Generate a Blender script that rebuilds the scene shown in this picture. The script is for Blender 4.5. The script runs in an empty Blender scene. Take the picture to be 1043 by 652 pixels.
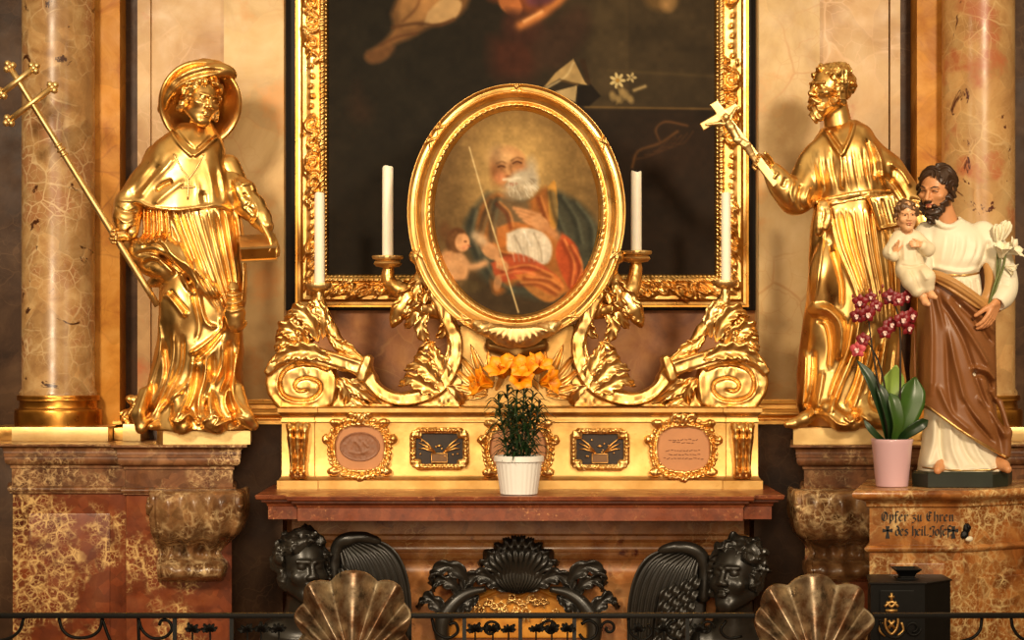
# Baroque side altar: gilded retable with oval picture, gilded saints, painted plaster saint, marble pedestals.
import bpy, math, random
import numpy as np
from mathutils import Vector, Matrix
random.seed(7)
F = np.float32
W_, H_ = 1043, 652
S, D, ZC, PX0, PY0 = 0.004, 9.0, 1.9, 521.5, 350.0   # metres per pixel at depth 0, camera distance, eye height, vanishing point
PI = math.pi
SC = bpy.context.scene
COL = SC.collection
ORG = {}

def sc(Y=0.0): return S * (D + Y) / D
def X(px, Y=0.0): return (px - PX0) * sc(Y)
def Z(py, Y=0.0): return ZC - (py - PY0) * sc(Y)
def P(px, py, Y=0.0): return (X(px, Y), Y, Z(py, Y))
def lin(c):
    return tuple((v / 12.92 if v <= 0.04045 else ((v + 0.055) / 1.055) ** 2.4) for v in [x / 255.0 for x in c])

# ---------------------------------------------------------------- objects
def root_loc(o):
    while o.parent is not None: o = o.parent
    return np.array(ORG.get(o.name, (0, 0, 0)), dtype=float)

def thing(name, label, cat, loc=(0, 0, 0), group=None):
    o = bpy.data.objects.new(name, None); COL.objects.link(o)
    o.empty_display_size = 0.05
    o.location = loc; ORG[o.name] = tuple(loc)
    o['label'] = label; o['category'] = cat
    if group: o['group'] = group
    return o

def tag(o, label, cat, group=None):
    o['label'] = label; o['category'] = cat
    if group: o['group'] = group
    return o

def mobj(name, verts, faces, mat, parent=None, smooth=True, sharp=None, loc=None, label=None):
    """one mesh object from world-space vertices"""
    v = np.asarray(verts, dtype=float).reshape(-1, 3)
    if parent is not None: v = v - root_loc(parent)
    elif loc is not None: v = v - np.array(loc)
    me = bpy.data.meshes.new(name)
    if isinstance(faces, np.ndarray): faces = faces.tolist()
    me.from_pydata(v.tolist(), [], faces)
    me.materials.append(mat)
    if smooth:
        me.shade_smooth()
        if sharp: me.set_sharp_from_angle(angle=math.radians(sharp))
    me.update()
    o = bpy.data.objects.new(name, me); COL.objects.link(o)
    if parent is not None: o.parent = parent
    elif loc is not None:
        o.location = loc; ORG[o.name] = tuple(loc)
    if label: o['label'] = label
    return o

def struct(o):
    o['kind'] = 'structure'; return o

class MB:
    """collects shapes into one mesh"""
    def __init__(s): s.v, s.f, s.n = [], [], 0
    def add(s, v, f):
        v = np.asarray(v, dtype=float).reshape(-1, 3)
        s.v.append(v)
        f = f.tolist() if isinstance(f, np.ndarray) else f
        s.f += [[i + s.n for i in q] for q in f]
        s.n += len(v); return s
    def obj(s, name, mat, parent=None, **k):
        return mobj(name, np.concatenate(s.v), s.f, mat, parent, **k)

def arc(p0, p1, bulge, n=6):
    """points from p0 to p1 bulging to the left of the direction by bulge * chord"""
    (a, b), (c, d) = p0, p1
    out = []
    for i in range(n + 1):
        t = i / n
        k = bulge * 4 * t * (1 - t)
        out.append((a + (c - a) * t - (d - b) * k, b + (d - b) * t + (c - a) * k))
    return out

def poly_offset(poly, o):
    n = len(poly); out = []
    for i in range(n):
        p0, p1, p2 = np.array(poly[i - 1]), np.array(poly[i]), np.array(poly[(i + 1) % n])
        e1, e2 = p1 - p0, p2 - p1
        e1 = e1 / np.linalg.norm(e1); e2 = e2 / np.linalg.norm(e2)
        n1, n2 = np.array([e1[1], -e1[0]]), np.array([e2[1], -e2[0]])
        m = n1 + n2; m = m / max(1e-6, m.dot(n1))
        if np.linalg.norm(m) > 2.5: m = m / np.linalg.norm(m) * 2.5
        out.append(p1 + m * o)
    return out

def polyloft(poly, prof):
    """footprint polygon (counter-clockwise from above), profile [(offset, z)] from bottom to top or any order; capped"""
    v, f = [], []; n = len(poly)
    for (o, z) in prof:
        for q in poly_offset(poly, o): v.append((q[0], q[1], z))
    for i in range(len(prof) - 1):
        for j in range(n):
            a, b = i * n + j, i * n + (j + 1) % n
            f.append([a, b, b + n, a + n])
    f.append(list(range(n))[::-1]); f.append([(len(prof) - 1) * n + j for j in range(n)])
    return v, f

def rect(x0, x1, y0, y1): return [(x0, y0), (x1, y0), (x1, y1), (x0, y1)]

def box(x0, x1, y0, y1, z0, z1, b=0.0):
    if b <= 0: return polyloft(rect(x0, x1, y0, y1), [(0, z0), (0, z1)])
    return polyloft(rect(x0, x1, y0, y1), [(-b, z0), (-b * .3, z0 + b * .3), (0, z0 + b), (0, z1 - b), (-b * .3, z1 - b * .3), (-b, z1)])

def lathe(prof, c, n=48, flute=0, fd=0.0):
    v, f = [], []
    for (r, z) in prof:
        for j in range(n):
            a = 2 * PI * j / n
            rr = r * (1 + (fd * math.cos(flute * a) if flute else 0))
            v.append((c[0] + rr * math.cos(a), c[1] + rr * math.sin(a), c[2] + z))
    m = len(prof)
    for i in range(m - 1):
        for j in range(n):
            a, b = i * n + j, i * n + (j + 1) % n
            f.append([a, b, b + n, a + n])
    f.append(list(range(n))[::-1]); f.append([(m - 1) * n + j for j in range(n)])
    return v, f

def spline(pts, n=8):
    """Catmull-Rom through the points"""
    p = np.array(pts, dtype=float)
    if len(p) < 3: return np.array([p[0] + (p[-1] - p[0]) * t for t in np.linspace(0, 1, n + 1)])
    q = np.vstack([2 * p[0] - p[1], p, 2 * p[-1] - p[-2]])
    out = []
    for i in range(1, len(q) - 2):
        a, b, c, d = q[i - 1], q[i], q[i + 1], q[i + 2]
        for k in range(n):
            t = k / n
            out.append(.5 * ((2 * b) + (c - a) * t + (2 * a - 5 * b + 4 * c - d) * t * t + (3 * b - a - 3 * c + d) * t ** 3))
    out.append(q[-2]); return np.array(out)

def tube(pts, r, n=10, sm=0, closed=False):
    """round tube along points; r number or list (world units)"""
    p = np.array(pts, dtype=float)
    rr = np.full(len(p), r, dtype=float) if np.isscalar(r) else np.array(r, dtype=float)
    if sm:
        t0 = np.linspace(0, 1, len(p)); p = spline(p, sm)
        rr = np.interp(np.linspace(0, 1, len(p)), t0, rr)
    m = len(p); v, f = [], []
    tang = np.gradient(p, axis=0)
    tang /= np.maximum(1e-9, np.linalg.norm(tang, axis=1))[:, None]
    ref = np.array([0, 1, 0.]) if abs(tang[0][1]) < .9 else np.array([1., 0, 0])
    nrm = ref - tang[0] * ref.dot(tang[0]); nrm /= np.linalg.norm(nrm)
    for i in range(m):
        nrm = nrm - tang[i] * nrm.dot(tang[i]); nrm /= max(1e-9, np.linalg.norm(nrm))
        bi = np.cross(tang[i], nrm)
        for j in range(n):
            a = 2 * PI * j / n
            v.append(p[i] + (nrm * math.cos(a) + bi * math.sin(a)) * rr[i])
    for i in range(m - 1):
        for j in range(n):
            a, b = i * n + j, i * n + (j + 1) % n
            f.append([a, b, b + n, a + n])
    f.append(list(range(n))[::-1]); f.append([(m - 1) * n + j for j in range(n)])
    return v, f

def leaf_mesh(spine, side, width, lobes=0, cup=.25, rib=.08, thick=.004, nu=26, nv=11, env=None, lobe_d=.4, curl=0.0):
    """solid leaf: spine = 3D points, side = unit vector across, width in metres"""
    sp = spline(spine, max(2, nu // max(1, len(spine) - 1)))
    m = len(sp); t = np.linspace(0, 1, m)
    tg = np.gradient(sp, axis=0); tg /= np.linalg.norm(tg, axis=1)[:, None]
    side = np.array(side, dtype=float)
    if env is None: env = np.sin(PI * np.clip(t, 0, 1) ** .75) ** .8 * .92 + .06 * (1 - t)
    else: env = np.interp(t, np.linspace(0, 1, len(env)), env)
    V = np.linspace(-1, 1, nv)
    front = np.zeros((m, nv, 3)); nrm = np.zeros((m, nv, 3))
    for i in range(m):
        s_ = side - tg[i] * side.dot(tg[i]); s_ /= np.linalg.norm(s_)
        n_ = np.cross(s_, tg[i])
        w = width * env[i]
        if lobes:
            ph = (t[i] * lobes) % 1.0
            w *= 1 - lobe_d * (abs(ph - .45) * 2) ** 2.2
        for j, q in enumerate(V):
            lag = -abs(q) ** 2 * width * (.35 if lobes else .0)
            h = cup * w * (q * q) + rib * width * (math.cos(q * PI * 3) * .5) * (1 if lobes else .5) - rib * width * 1.5 * math.exp(-(q * 6) ** 2)
            if lobes: h += rib * width * 1.2 * math.cos(t[i] * lobes * 2 * PI - abs(q) * 2.0) * abs(q)
            front[i, j] = sp[i] + s_ * (q * w) + n_ * h - tg[i] * lag
            nrm[i, j] = n_
    back = front - nrm * thick
    v = np.concatenate([front.reshape(-1, 3), back.reshape(-1, 3)])
    o = m * nv; f = []
    for i in range(m - 1):
        for j in range(nv - 1):
            a = i * nv + j
            f.append([a, a + 1, a + nv + 1, a + nv]); f.append([o + a, o + a + nv, o + a + nv + 1, o + a + 1])
    for i in range(m - 1):
        a = i * nv; f.append([a, a + nv, o + a + nv, o + a])
        b = i * nv + nv - 1; f.append([b, o + b, o + b + nv, b + nv])
    for j in range(nv - 1):
        f.append([j, o + j, o + j + 1, j + 1])
        a = (m - 1) * nv + j; f.append([a, a + 1, o + a + 1, o + a])
    return v, f

# ---------------------------------------------------------------- numpy noise, distance maps
def _hash(i, j, k):
    n = (i * 374761393 + j * 668265263 + k * 2147483647) & 0xffffffff
    n = ((n ^ (n >> 13)) * 1274126177) & 0xffffffff
    return ((n ^ (n >> 16)) & 0xffff).astype(F) / F(65535)
def vnoise(x, y, z=0.0):
    x, y, z = np.broadcast_arrays(np.asarray(x, F), np.asarray(y, F), np.asarray(z, F))
    i, j, k = np.floor(x).astype(np.int64), np.floor(y).astype(np.int64), np.floor(z).astype(np.int64)
    fx, fy, fz = x - i, y - j, z - k
    fx, fy, fz = fx * fx * (3 - 2 * fx), fy * fy * (3 - 2 * fy), fz * fz * (3 - 2 * fz)
    r = 0
    for a in (0, 1):
        for b in (0, 1):
            for c in (0, 1):
                r = r + _hash(i + a, j + b, k + c) * (fx if a else 1 - fx) * (fy if b else 1 - fy) * (fz if c else 1 - fz)
    return r * 2 - 1

def segdist(U, V, pts):
    """distance to a polyline, and position along it 0..1"""
    p = np.array(pts, dtype=F)
    L = np.concatenate([[0], np.cumsum(np.linalg.norm(np.diff(p, axis=0), axis=1))]); T = max(1e-6, L[-1])
    best = np.full(np.broadcast(U, V).shape, 1e9, F); tt = np.zeros_like(best)
    for i in range(len(p) - 1):
        a, e = p[i], p[i + 1] - p[i]; ee = max(1e-9, float(e.dot(e)))
        h = np.clip(((U - a[0]) * e[0] + (V - a[1]) * e[1]) / ee, 0, 1)
        d = (U - a[0] - e[0] * h) ** 2 + (V - a[1] - e[1] * h) ** 2
        m = d < best
        best = np.where(m, d, best); tt = np.where(m, (L[i] + h * math.sqrt(ee)) / T, tt)
    return np.sqrt(best), tt

def polydist(U, V, poly):
    """signed distance to a polygon, negative inside"""
    p = list(poly); n = len(p)
    d, _ = segdist(U, V, p + [p[0]])
    ins = np.zeros(np.broadcast(U, V).shape, bool)
    for i in range(n):
        (x0, y0), (x1, y1) = p[i], p[(i + 1) % n]
        if y0 == y1: continue
        c = ((y0 > V) != (y1 > V)) & (U < (x1 - x0) * (V - y0) / (y1 - y0) + x0)
        ins ^= c
    return np.where(ins, -d, d)

def strokes(u, v, lst):
    """height map on grid u x v from strokes (points, width, height[, taper])"""
    H = np.zeros((len(u), len(v)), F)
    for s in lst:
        pts, w, h = s[0], s[1], s[2]; tp = s[3] if len(s) > 3 else .12
        if len(pts) > 2: pts = spline(pts, 5)
        p = np.array(pts); m = 2.6 * w
        a0, a1 = np.searchsorted(u, p[:, 0].min() - m), np.searchsorted(u, p[:, 0].max() + m)
        b0, b1 = np.searchsorted(v, p[:, 1].min() - m), np.searchsorted(v, p[:, 1].max() + m)
        if a1 <= a0 or b1 <= b0: continue
        d, t = segdist(u[a0:a1, None], v[None, b0:b1], p)
        tap = np.clip(np.minimum(t, 1 - t) / max(1e-6, tp), 0, 1) if tp else 1
        H[a0:a1, b0:b1] += h * np.exp(-(d / w) ** 2) * tap
    return H

def between(A, B, n, w, h, tp=.12, jit=0.0, alt=True):
    """n strokes interpolated from polyline A to polyline B; ridges with grooves between"""
    A, B = np.array(A, float), np.array(B, float); out = []
    for i in range(n):
        t = (i + random.uniform(-jit, jit)) / max(1, n - 1)
        out.append((A + (B - A) * t, w, h * random.uniform(.75, 1.2), tp))
        if alt and i < n - 1:
            t2 = (i + .5) / (n - 1)
            out.append((A + (B - A) * t2, w * .6, -h * .8, tp))
    return out

# ---------------------------------------------------------------- signed distance sculpting in pixel units (u right, v down, w away)
class Grid:
    def __init__(s, u0, u1, v0, v1, w0, w1, h=1.0):
        s.h = h
        s.u = np.arange(u0, u1 + h, h, dtype=F); s.v = np.arange(v0, v1 + h, h, dtype=F); s.w = np.arange(w0, w1 + h, h, dtype=F)
        s.d = np.full((len(s.u), len(s.v), len(s.w)), 1e3, F)
    def add(s, fn, lo, hi, k=0.0, op=1, pad=8):
        sl = []
        for ax, a, b in ((s.u, lo[0], hi[0]), (s.v, lo[1], hi[1]), (s.w, lo[2], hi[2])):
            i, j = np.searchsorted(ax, a - pad - k), np.searchsorted(ax, b + pad + k)
            if j <= i: return s
            sl.append(slice(i, j))
        U, V, Wd = s.u[sl[0]][:, None, None], s.v[sl[1]][None, :, None], s.w[sl[2]][None, None, :]
        b = fn(U, V, Wd).astype(F); a = s.d[tuple(sl)]
        if op == -1: a, b = -a, b
        if k > 0:
            h = np.clip(.5 + .5 * (b - a) / k, 0, 1); r = b + (a - b) * h - k * h * (1 - h)
        else: r = np.minimum(a, b)
        s.d[tuple(sl)] = -r if op == -1 else r
        return s
    def cap(s, a, b, ra, rb=None, k=3.0, op=1):
        rb = ra if rb is None else rb
        a, b = np.array(a, F), np.array(b, F); e = b - a; ee = max(1e-6, float(e.dot(e)))
        def fn(U, V, Wd):
            x, y, z = U - a[0], V - a[1], Wd - a[2]
            h = np.clip((x * e[0] + y * e[1] + z * e[2]) / ee, 0, 1)
            return np.sqrt((x - e[0] * h) ** 2 + (y - e[1] * h) ** 2 + (z - e[2] * h) ** 2) - (ra + (rb - ra) * h)
        r = max(ra, rb); return s.add(fn, np.minimum(a, b) - r, np.maximum(a, b) + r, k, op)
    def chain(s, pts, rad, k=3.0, sm=0):
        p = np.array(pts, float); r = np.full(len(p), rad, float) if np.isscalar(rad) else np.array(rad, float)
        if sm:
            t0 = np.linspace(0, 1, len(p)); p = spline(p, sm); r = np.interp(np.linspace(0, 1, len(p)), t0, r)
        for i in range(len(p) - 1): s.cap(p[i], p[i + 1], r[i], r[i + 1], k)
        return s
    def ell(s, c, r, k=3.0, op=1, R=None):
        c = np.array(c, F); r = np.array(r, F); R = np.eye(3, dtype=F) if R is None else np.array(R, F)
        def fn(U, V, Wd):
            q = (U - c[0], V - c[1], Wd - c[2])
            l = [q[0] * R[0, i] + q[1] * R[1, i] + q[2] * R[2, i] for i in range(3)]
            return ell_d(l[0], l[1], l[2], r)
        m = float(r.max()) if not np.allclose(R, np.eye(3)) else r
        return s.add(fn, c - m, c + m, k, op)
    def loft(s, secs, k=3.0, op=1, p=2.0, sm=3, cap=True):
        """secs: (v, u0, u1, w0, w1) edges at heights v"""
        q = np.array(secs, F); q = q[np.argsort(q[:, 0])]
        def fn(U, V, Wd):
            vv = np.arange(q[0, 0] - 10, q[-1, 0] + 10, 1.0)
            tb = [np.interp(vv, q[:, 0], q[:, i]) for i in (1, 2, 3, 4)]
            if sm:
                kk = np.ones(2 * sm + 1) / (2 * sm + 1)
                tb = [np.convolve(np.pad(t, sm, mode='edge'), kk, 'valid') for t in tb]
            e = [np.interp(V.ravel(), vv, t).astype(F)[None, :, None] for t in tb]
            cu, ru, cw, rw = (e[0] + e[1]) / 2, (e[1] - e[0]) / 2, (e[2] + e[3]) / 2, (e[3] - e[2]) / 2
            a, b = np.abs((U - cu) / ru), np.abs((Wd - cw) / rw)
            n = (a ** p + b ** p) ** (1 / p)
            d = (n - 1) * np.minimum(ru, rw)
            if cap: d = np.maximum(d, np.maximum(q[0, 0] - V, V - q[-1, 0]))
            return d
        return s.add(fn, (q[:, 1].min(), q[0, 0], q[:, 3].min()), (q[:, 2].max(), q[-1, 0], q[:, 4].max()), k, op)
    def plate(s, poly, w0, w1, r=1.5, k=2.0, op=1):
        """extruded polygon with rounded edges"""
        p = np.array(poly)
        def fn(U, V, Wd):
            a = polydist(U[:, :, 0], V[:, :, 0], poly)[:, :, None] + r
            b = np.abs(Wd - (w0 + w1) / 2) - (w1 - w0) / 2 + r
            return np.minimum(np.maximum(a, b), 0) + np.sqrt(np.maximum(a, 0) ** 2 + np.maximum(b, 0) ** 2) - r
        return s.add(fn, (p[:, 0].min(), p[:, 1].min(), w0), (p[:, 0].max(), p[:, 1].max(), w1), k, op)
    def band(s, pts, hw, w0, w1, r=1.5, k=2.0, op=1, sm=6):
        """ribbon seen edge-on: stroke of half width hw (number or list) extruded in depth"""
        p = spline(pts, sm) if len(pts) > 2 else np.array(pts, float)
        hws = [hw, hw] if np.isscalar(hw) else list(hw); m = max(hws)
        def fn(U, V, Wd):
            d, t = segdist(U[:, :, 0], V[:, :, 0], p)
            a = (d - np.interp(t, np.linspace(0, 1, len(hws)), hws))[:, :, None] + r
            b = np.abs(Wd - (w0 + w1) / 2) - (w1 - w0) / 2 + r
            return np.minimum(np.maximum(a, b), 0) + np.sqrt(np.maximum(a, 0) ** 2 + np.maximum(b, 0) ** 2) - r
        return s.add(fn, (p[:, 0].min() - m, p[:, 1].min() - m, w0), (p[:, 0].max() + m, p[:, 1].max() + m, w1), k, op)
    def relief(s, lst, noise=0.0, nf=.12):
        H = strokes(s.u, s.v, lst)
        s.d -= H[:, :, None]
        if noise: s.d -= noise * vnoise(s.u[:, None, None] * nf, s.v[None, :, None] * nf * .6, s.w[None, None, :] * nf)
        return s
    def cut(s, fn):
        """keep only where fn(u, v) < 0"""
        s.d = np.maximum(s.d, fn(s.u[:, None, None], s.v[None, :, None], s.w[None, None, :])); return s
    def mesh(s, Y0=0.0, mirror=None):
        v, f = nets(s.d, s.u[0], s.v[0], s.w[0], s.h)
        k = sc(Y0)
        if mirror is not None:
            v[:, 0] = 2 * mirror - v[:, 0]; f = f[:, ::-1]
        return np.stack([(v[:, 0] - PX0) * k, Y0 + v[:, 2] * k, ZC - (v[:, 1] - PY0) * k], 1), f

def ell_d(x, y, z, r):
    k0 = np.sqrt((x / r[0]) ** 2 + (y / r[1]) ** 2 + (z / r[2]) ** 2)
    k1 = np.sqrt((x / r[0] ** 2) ** 2 + (y / r[1] ** 2) ** 2 + (z / r[2] ** 2) ** 2)
    return k0 * (k0 - 1) / np.maximum(k1, 1e-6)

def nets(d, u0, v0, w0, h):
    d = np.pad(d, 1, constant_values=1.0); o = np.array([u0 - h, v0 - h, w0 - h])
    s = (d < 0)
    c = np.zeros(tuple(n - 1 for n in d.shape), np.int8)
    offs = [(a, b, e) for a in (0, 1) for b in (0, 1) for e in (0, 1)]
    for a, b, e in offs: c += s[a:a + c.shape[0], b:b + c.shape[1], e:e + c.shape[2]]
    act = (c > 0) & (c < 8); idx = np.argwhere(act); n = len(idx)
    vid = np.full(c.shape, -1, np.int64); vid[act] = np.arange(n)
    acc = np.zeros((n, 3)); cnt = np.zeros(n)
    val = {q: d[idx[:, 0] + q[0], idx[:, 1] + q[1], idx[:, 2] + q[2]] for q in offs}
    for q in offs:
        for ax in range(3):
            if q[ax]: continue
            r = list(q); r[ax] = 1; r = tuple(r)
            d1, d2 = val[q], val[r]; m = (d1 < 0) != (d2 < 0)
            t = d1[m] / (d1[m] - d2[m])
            p = np.tile(np.array(q, float), (m.sum(), 1)); p[:, ax] = t
            acc[m] += p; cnt[m] += 1
    pos = o + (idx + acc / cnt[:, None]) * h
    faces = []
    for ax in range(3):
        b, e = (ax + 1) % 3, (ax + 2) % 3
        lo = [slice(None)] * 3; hi = [slice(None)] * 3
        lo[ax] = slice(0, -1); hi[ax] = slice(1, None)
        for q in (b, e): lo[q] = slice(1, -1); hi[q] = slice(1, -1)
        sa, sb = s[tuple(lo)], s[tuple(hi)]
        for flip, m in ((False, sa & ~sb), (True, ~sa & sb)):
            i = np.argwhere(m)
            if not len(i): continue
            i[:, b] += 1; i[:, e] += 1
            q = []
            for db, de in ((-1, -1), (0, -1), (0, 0), (-1, 0)):
                j = i.copy(); j[:, b] += db; j[:, e] += de
                q.append(vid[j[:, 0], j[:, 1], j[:, 2]])
            q = np.stack(q, 1)
            faces.append(q[:, ::-1] if flip else q)
    return pos, np.concatenate(faces)

def frame3(yaw=0, pitch=0, roll=0):
    """columns right, up, back of a head in (u, v, w); yaw turns to the viewer's right, pitch nods down, roll tilts clockwise in the picture"""
    y, p, r = [math.radians(a) for a in (yaw, pitch, roll)]
    R_ = np.array([math.cos(y), 0, math.sin(y)]); b = np.array([-math.sin(y), 0, math.cos(y)]); up = np.array([0, -1., 0])
    f = -b
    f, up = f * math.cos(p) - up * math.sin(p), up * math.cos(p) + f * math.sin(p)
    b = -f
    Q = np.array([[math.cos(r), -math.sin(r), 0], [math.sin(r), math.cos(r), 0], [0, 0, 1]])
    return np.stack([Q @ R_, Q @ up, Q @ b], 1)
# ---------------------------------------------------------------- materials
class NT:
    def __init__(s, name):
        s.m = bpy.data.materials.new(name); s.m.use_nodes = True
        s.t = s.m.node_tree; s.t.nodes.clear()
        s.out = s.t.nodes.new('ShaderNodeOutputMaterial'); s.b = s.t.nodes.new('ShaderNodeBsdfPrincipled')
        s.t.links.new(s.b.outputs[0], s.out.inputs[0])
        s.co = s.t.nodes.new('ShaderNodeTexCoord').outputs['Object']
    def n(s, typ, ins=None, out=0, **pr):
        nd = s.t.nodes.new('ShaderNode' + typ)
        for k, v in pr.items(): setattr(nd, k, v)
        for k, v in (ins or {}).items():
            if isinstance(v, bpy.types.NodeSocket): s.t.links.new(v, nd.inputs[k])
            else: nd.inputs[k].default_value = v
        return nd.outputs[out]
    def set(s, **kw):
        for k, v in kw.items():
            k = {'base': 'Base Color', 'rough': 'Roughness', 'metal': 'Metallic', 'normal': 'Normal', 'spec': 'Specular IOR Level', 'coat': 'Coat Weight', 'sss': 'Subsurface Weight', 'emit': 'Emission Color', 'emits': 'Emission Strength', 'crough': 'Coat Roughness', 'trans': 'Transmission Weight', 'alpha': 'Alpha'}[k]
            if isinstance(v, bpy.types.NodeSocket): s.t.links.new(v, s.b.inputs[k])
            else: s.b.inputs[k].default_value = v
        return s
    def noise(s, scale, detail=3, rough=.5, vec=None, dist=0, out=0):
        return s.n('TexNoise', {'Vector': vec or s.co, 'Scale': scale, 'Detail': detail, 'Roughness': rough, 'Distortion': dist}, out)
    def ramp(s, fac, stops, interp='LINEAR'):
        nd = s.t.nodes.new('ShaderNodeValToRGB'); cr = nd.color_ramp; cr.interpolation = interp
        while len(cr.elements) < len(stops): cr.elements.new(.5)
        for e, (p, c) in zip(cr.elements, stops):
            e.position = p; e.color = (c[0], c[1], c[2], 1) if not np.isscalar(c) else (c, c, c, 1)
        s.t.links.new(fac, nd.inputs[0]); return nd.outputs[0]
    def mix(s, f, a, b, mode='MIX'):
        nd = s.t.nodes.new('ShaderNodeMix'); nd.data_type = 'RGBA'; nd.blend_type = mode
        for i, v in ((0, f), (6, a), (7, b)):
            if isinstance(v, bpy.types.NodeSocket): s.t.links.new(v, nd.inputs[i])
            else: nd.inputs[i].default_value = v if i == 0 else (v[0], v[1], v[2], 1)
        return nd.outputs[2]
    def math(s, op, a, b=0.0, clamp=False):
        return s.n('Math', {0: a, 1: b}, operation=op, use_clamp=clamp)
    def bump(s, h, strength=.2, dist=.004):
        return s.n('Bump', {'Height': h, 'Strength': strength, 'Distance': dist})
    def warp(s, scale, amt, detail=3):
        nz = s.noise(scale, detail, out=1)
        q = s.n('VectorMath', {0: nz, 1: (.5, .5, .5)}, operation='SUBTRACT')
        q = s.n('VectorMath', {0: q, 'Scale': amt}, operation='SCALE')
        return s.n('VectorMath', {0: s.co, 1: q}, operation='ADD')

def m_gold(name, c0, c1, r0=.2, r1=.36, bump=.06, bs=70, fleck=.0, metal=1.0):
    t = NT(name)
    n1 = t.noise(7, 5, .6)
    base = t.ramp(n1, [(.32, c1), (.62, c0)])
    if fleck:
        n2 = t.noise(45, 4, .65)
        base = t.mix(t.ramp(n2, [(.60, 0.0), (.70, fleck)]), base, (.30, .11, .03))
    rg = t.ramp(t.noise(16, 4), [(.3, r0), (.7, r1)])
    t.set(base=base, metal=metal, rough=rg, normal=t.bump(t.noise(bs, 4, .6), bump, .004))
    return t.m

def m_plain(name, c, rough=.5, var=.12, scale=20, bump=.0, spec=.5, coat=0, metal=0.0, sss=0.0):
    t = NT(name)
    c2 = tuple(x * (1 - var) for x in c)
    t.set(base=t.ramp(t.noise(scale, 4), [(.35, c2), (.65, c)]), rough=rough, spec=spec, coat=coat, metal=metal)
    if bump: t.set(normal=t.bump(t.noise(scale * 4, 4), bump, .003))
    if sss:
        t.set(sss=sss); t.b.inputs['Subsurface Radius'].default_value = (.02, .012, .006)
    return t.m

def m_marble(name, cols, scale=5, vein=None, vscale=9, vw=.03, vamt=1.0, vmask=(.45, .6), holes=None, hscale=4, hth=(.66, .70), blotch=None, cell=.5, rough=.22, warp=.25, stretch=(1, 1, 1), spec=.5):
    """polished breccia: cloudy ground, cells of slightly different tone, a net of veins where a mask lets it through, cavities"""
    t = NT(name)
    if stretch != (1, 1, 1): t.co = t.n('VectorMath', {0: t.co, 1: stretch}, operation='MULTIPLY')
    co = t.warp(vscale * .55, warp)
    cl = t.noise(scale, 6, .62, dist=.6)
    base = t.ramp(cl, [(.30 + .40 * i / (len(cols) - 1), c) for i, c in enumerate(cols)])
    vor = t.n('TexVoronoi', {'Vector': co, 'Scale': vscale}, 1)
    val = t.n('SeparateColor', {0: vor}, 0)
    base = t.mix(cell, base, t.mix(1.0, base, t.ramp(val, [(0, .45), (1, 1.25)]), 'MULTIPLY'))
    if blotch:
        base = t.mix(t.ramp(t.noise(blotch[1], 5, .6), [(blotch[2], 0.0), (blotch[2] + .08, 1.0)]), base, blotch[0])
    if vein:
        e = t.n('TexVoronoi', {'Vector': co, 'Scale': vscale}, 0, feature='DISTANCE_TO_EDGE')
        e2 = t.n('TexVoronoi', {'Vector': t.warp(vscale * 1.3, warp * .6), 'Scale': vscale * 2.3}, 0, feature='DISTANCE_TO_EDGE')
        f1 = t.ramp(e, [(vw * .3, 1.0), (vw * 1.6, 0.0)])
        f2 = t.math('MULTIPLY', t.ramp(e2, [(vw * .2, 1.0), (vw * 1.5, 0.0)]), .7)
        f = t.math('MAXIMUM', f1, f2)
        mk = t.ramp(t.noise(scale * .55, 4, .6), [(vmask[0], 0.0), (vmask[1], 1.0)])
        f = t.math('MULTIPLY', t.math('MULTIPLY', f, mk), vamt)
        if vscale > 14:                                                       # broken, crumbly veins between the pebbles
            f = t.math('MULTIPLY', f, t.ramp(t.noise(vscale * 1.5, 4, .65), [(.40, .12), (.56, 1.0)]))
            sp = t.ramp(t.noise(vscale * 2.6, 3, .6), [(.60, 0.0), (.66, .8)])
            f = t.math('MAXIMUM', f, t.math('MULTIPLY', sp, mk))
        base = t.mix(f, base, vein)
    if holes:
        h = t.noise(hscale, 5, .68, dist=1.2)
        base = t.mix(t.ramp(h, [(hth[0], 0.0), (hth[1], 1.0)]), base, holes)
    t.set(base=base, spec=spec, rough=t.ramp(t.noise(12, 3), [(.3, rough), (.7, rough + .15)]), normal=t.bump(t.noise(50, 4), .05, .003))
    return t.m

M = {}
def L(*c): return lin(c)
M['gold'] = m_gold('gold_leaf', (.82, .535, .20), (.68, .36, .09), .26, .42, .04, 60)
M['gold_statue'] = m_gold('burnished_gold', (.84, .55, .205), (.66, .35, .09), .27, .42, .03, 45)
M['gold_flat'] = m_gold('matt_gold', (.60, .37, .13), (.46, .25, .07), .34, .48, .10, 90, fleck=.25)
M['gold_pale'] = m_gold('pale_gold', (.78, .56, .25), (.68, .44, .17), .36, .5, .08, 80)
M['gold_dark'] = m_gold('amber_gold', (.62, .30, .06), (.46, .19, .03), .25, .38, .08, 60)
M['gold_old'] = m_gold('old_gold', (.88, .52, .15), (.60, .30, .08), .3, .45, .12, 70, fleck=.5)
M['wall'] = m_marble('tan_marble', [L(184, 148, 96), L(208, 176, 122), L(220, 192, 142)], 3.2, vein=L(186, 130, 74), vscale=4, vw=.015, vamt=.5, cell=.14, blotch=(L(206, 152, 90), 2.2, .56), rough=.35, spec=.3)
M['wall_pink'] = m_marble('pinkish_marble', [L(180, 138, 92), L(204, 166, 116), L(218, 186, 138)], 3, vein=L(226, 190, 150), vscale=5, vw=.02, vamt=.6, cell=.2, blotch=(L(190, 116, 76), 2.6, .58), rough=.35, spec=.3)
M['wall_orange'] = m_marble('orange_marble', [L(176, 108, 36), L(204, 140, 54), L(220, 160, 76)], 7, vein=L(140, 76, 30), vscale=4, vw=.015, vamt=.5, cell=.2, rough=.4, spec=.2)
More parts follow.
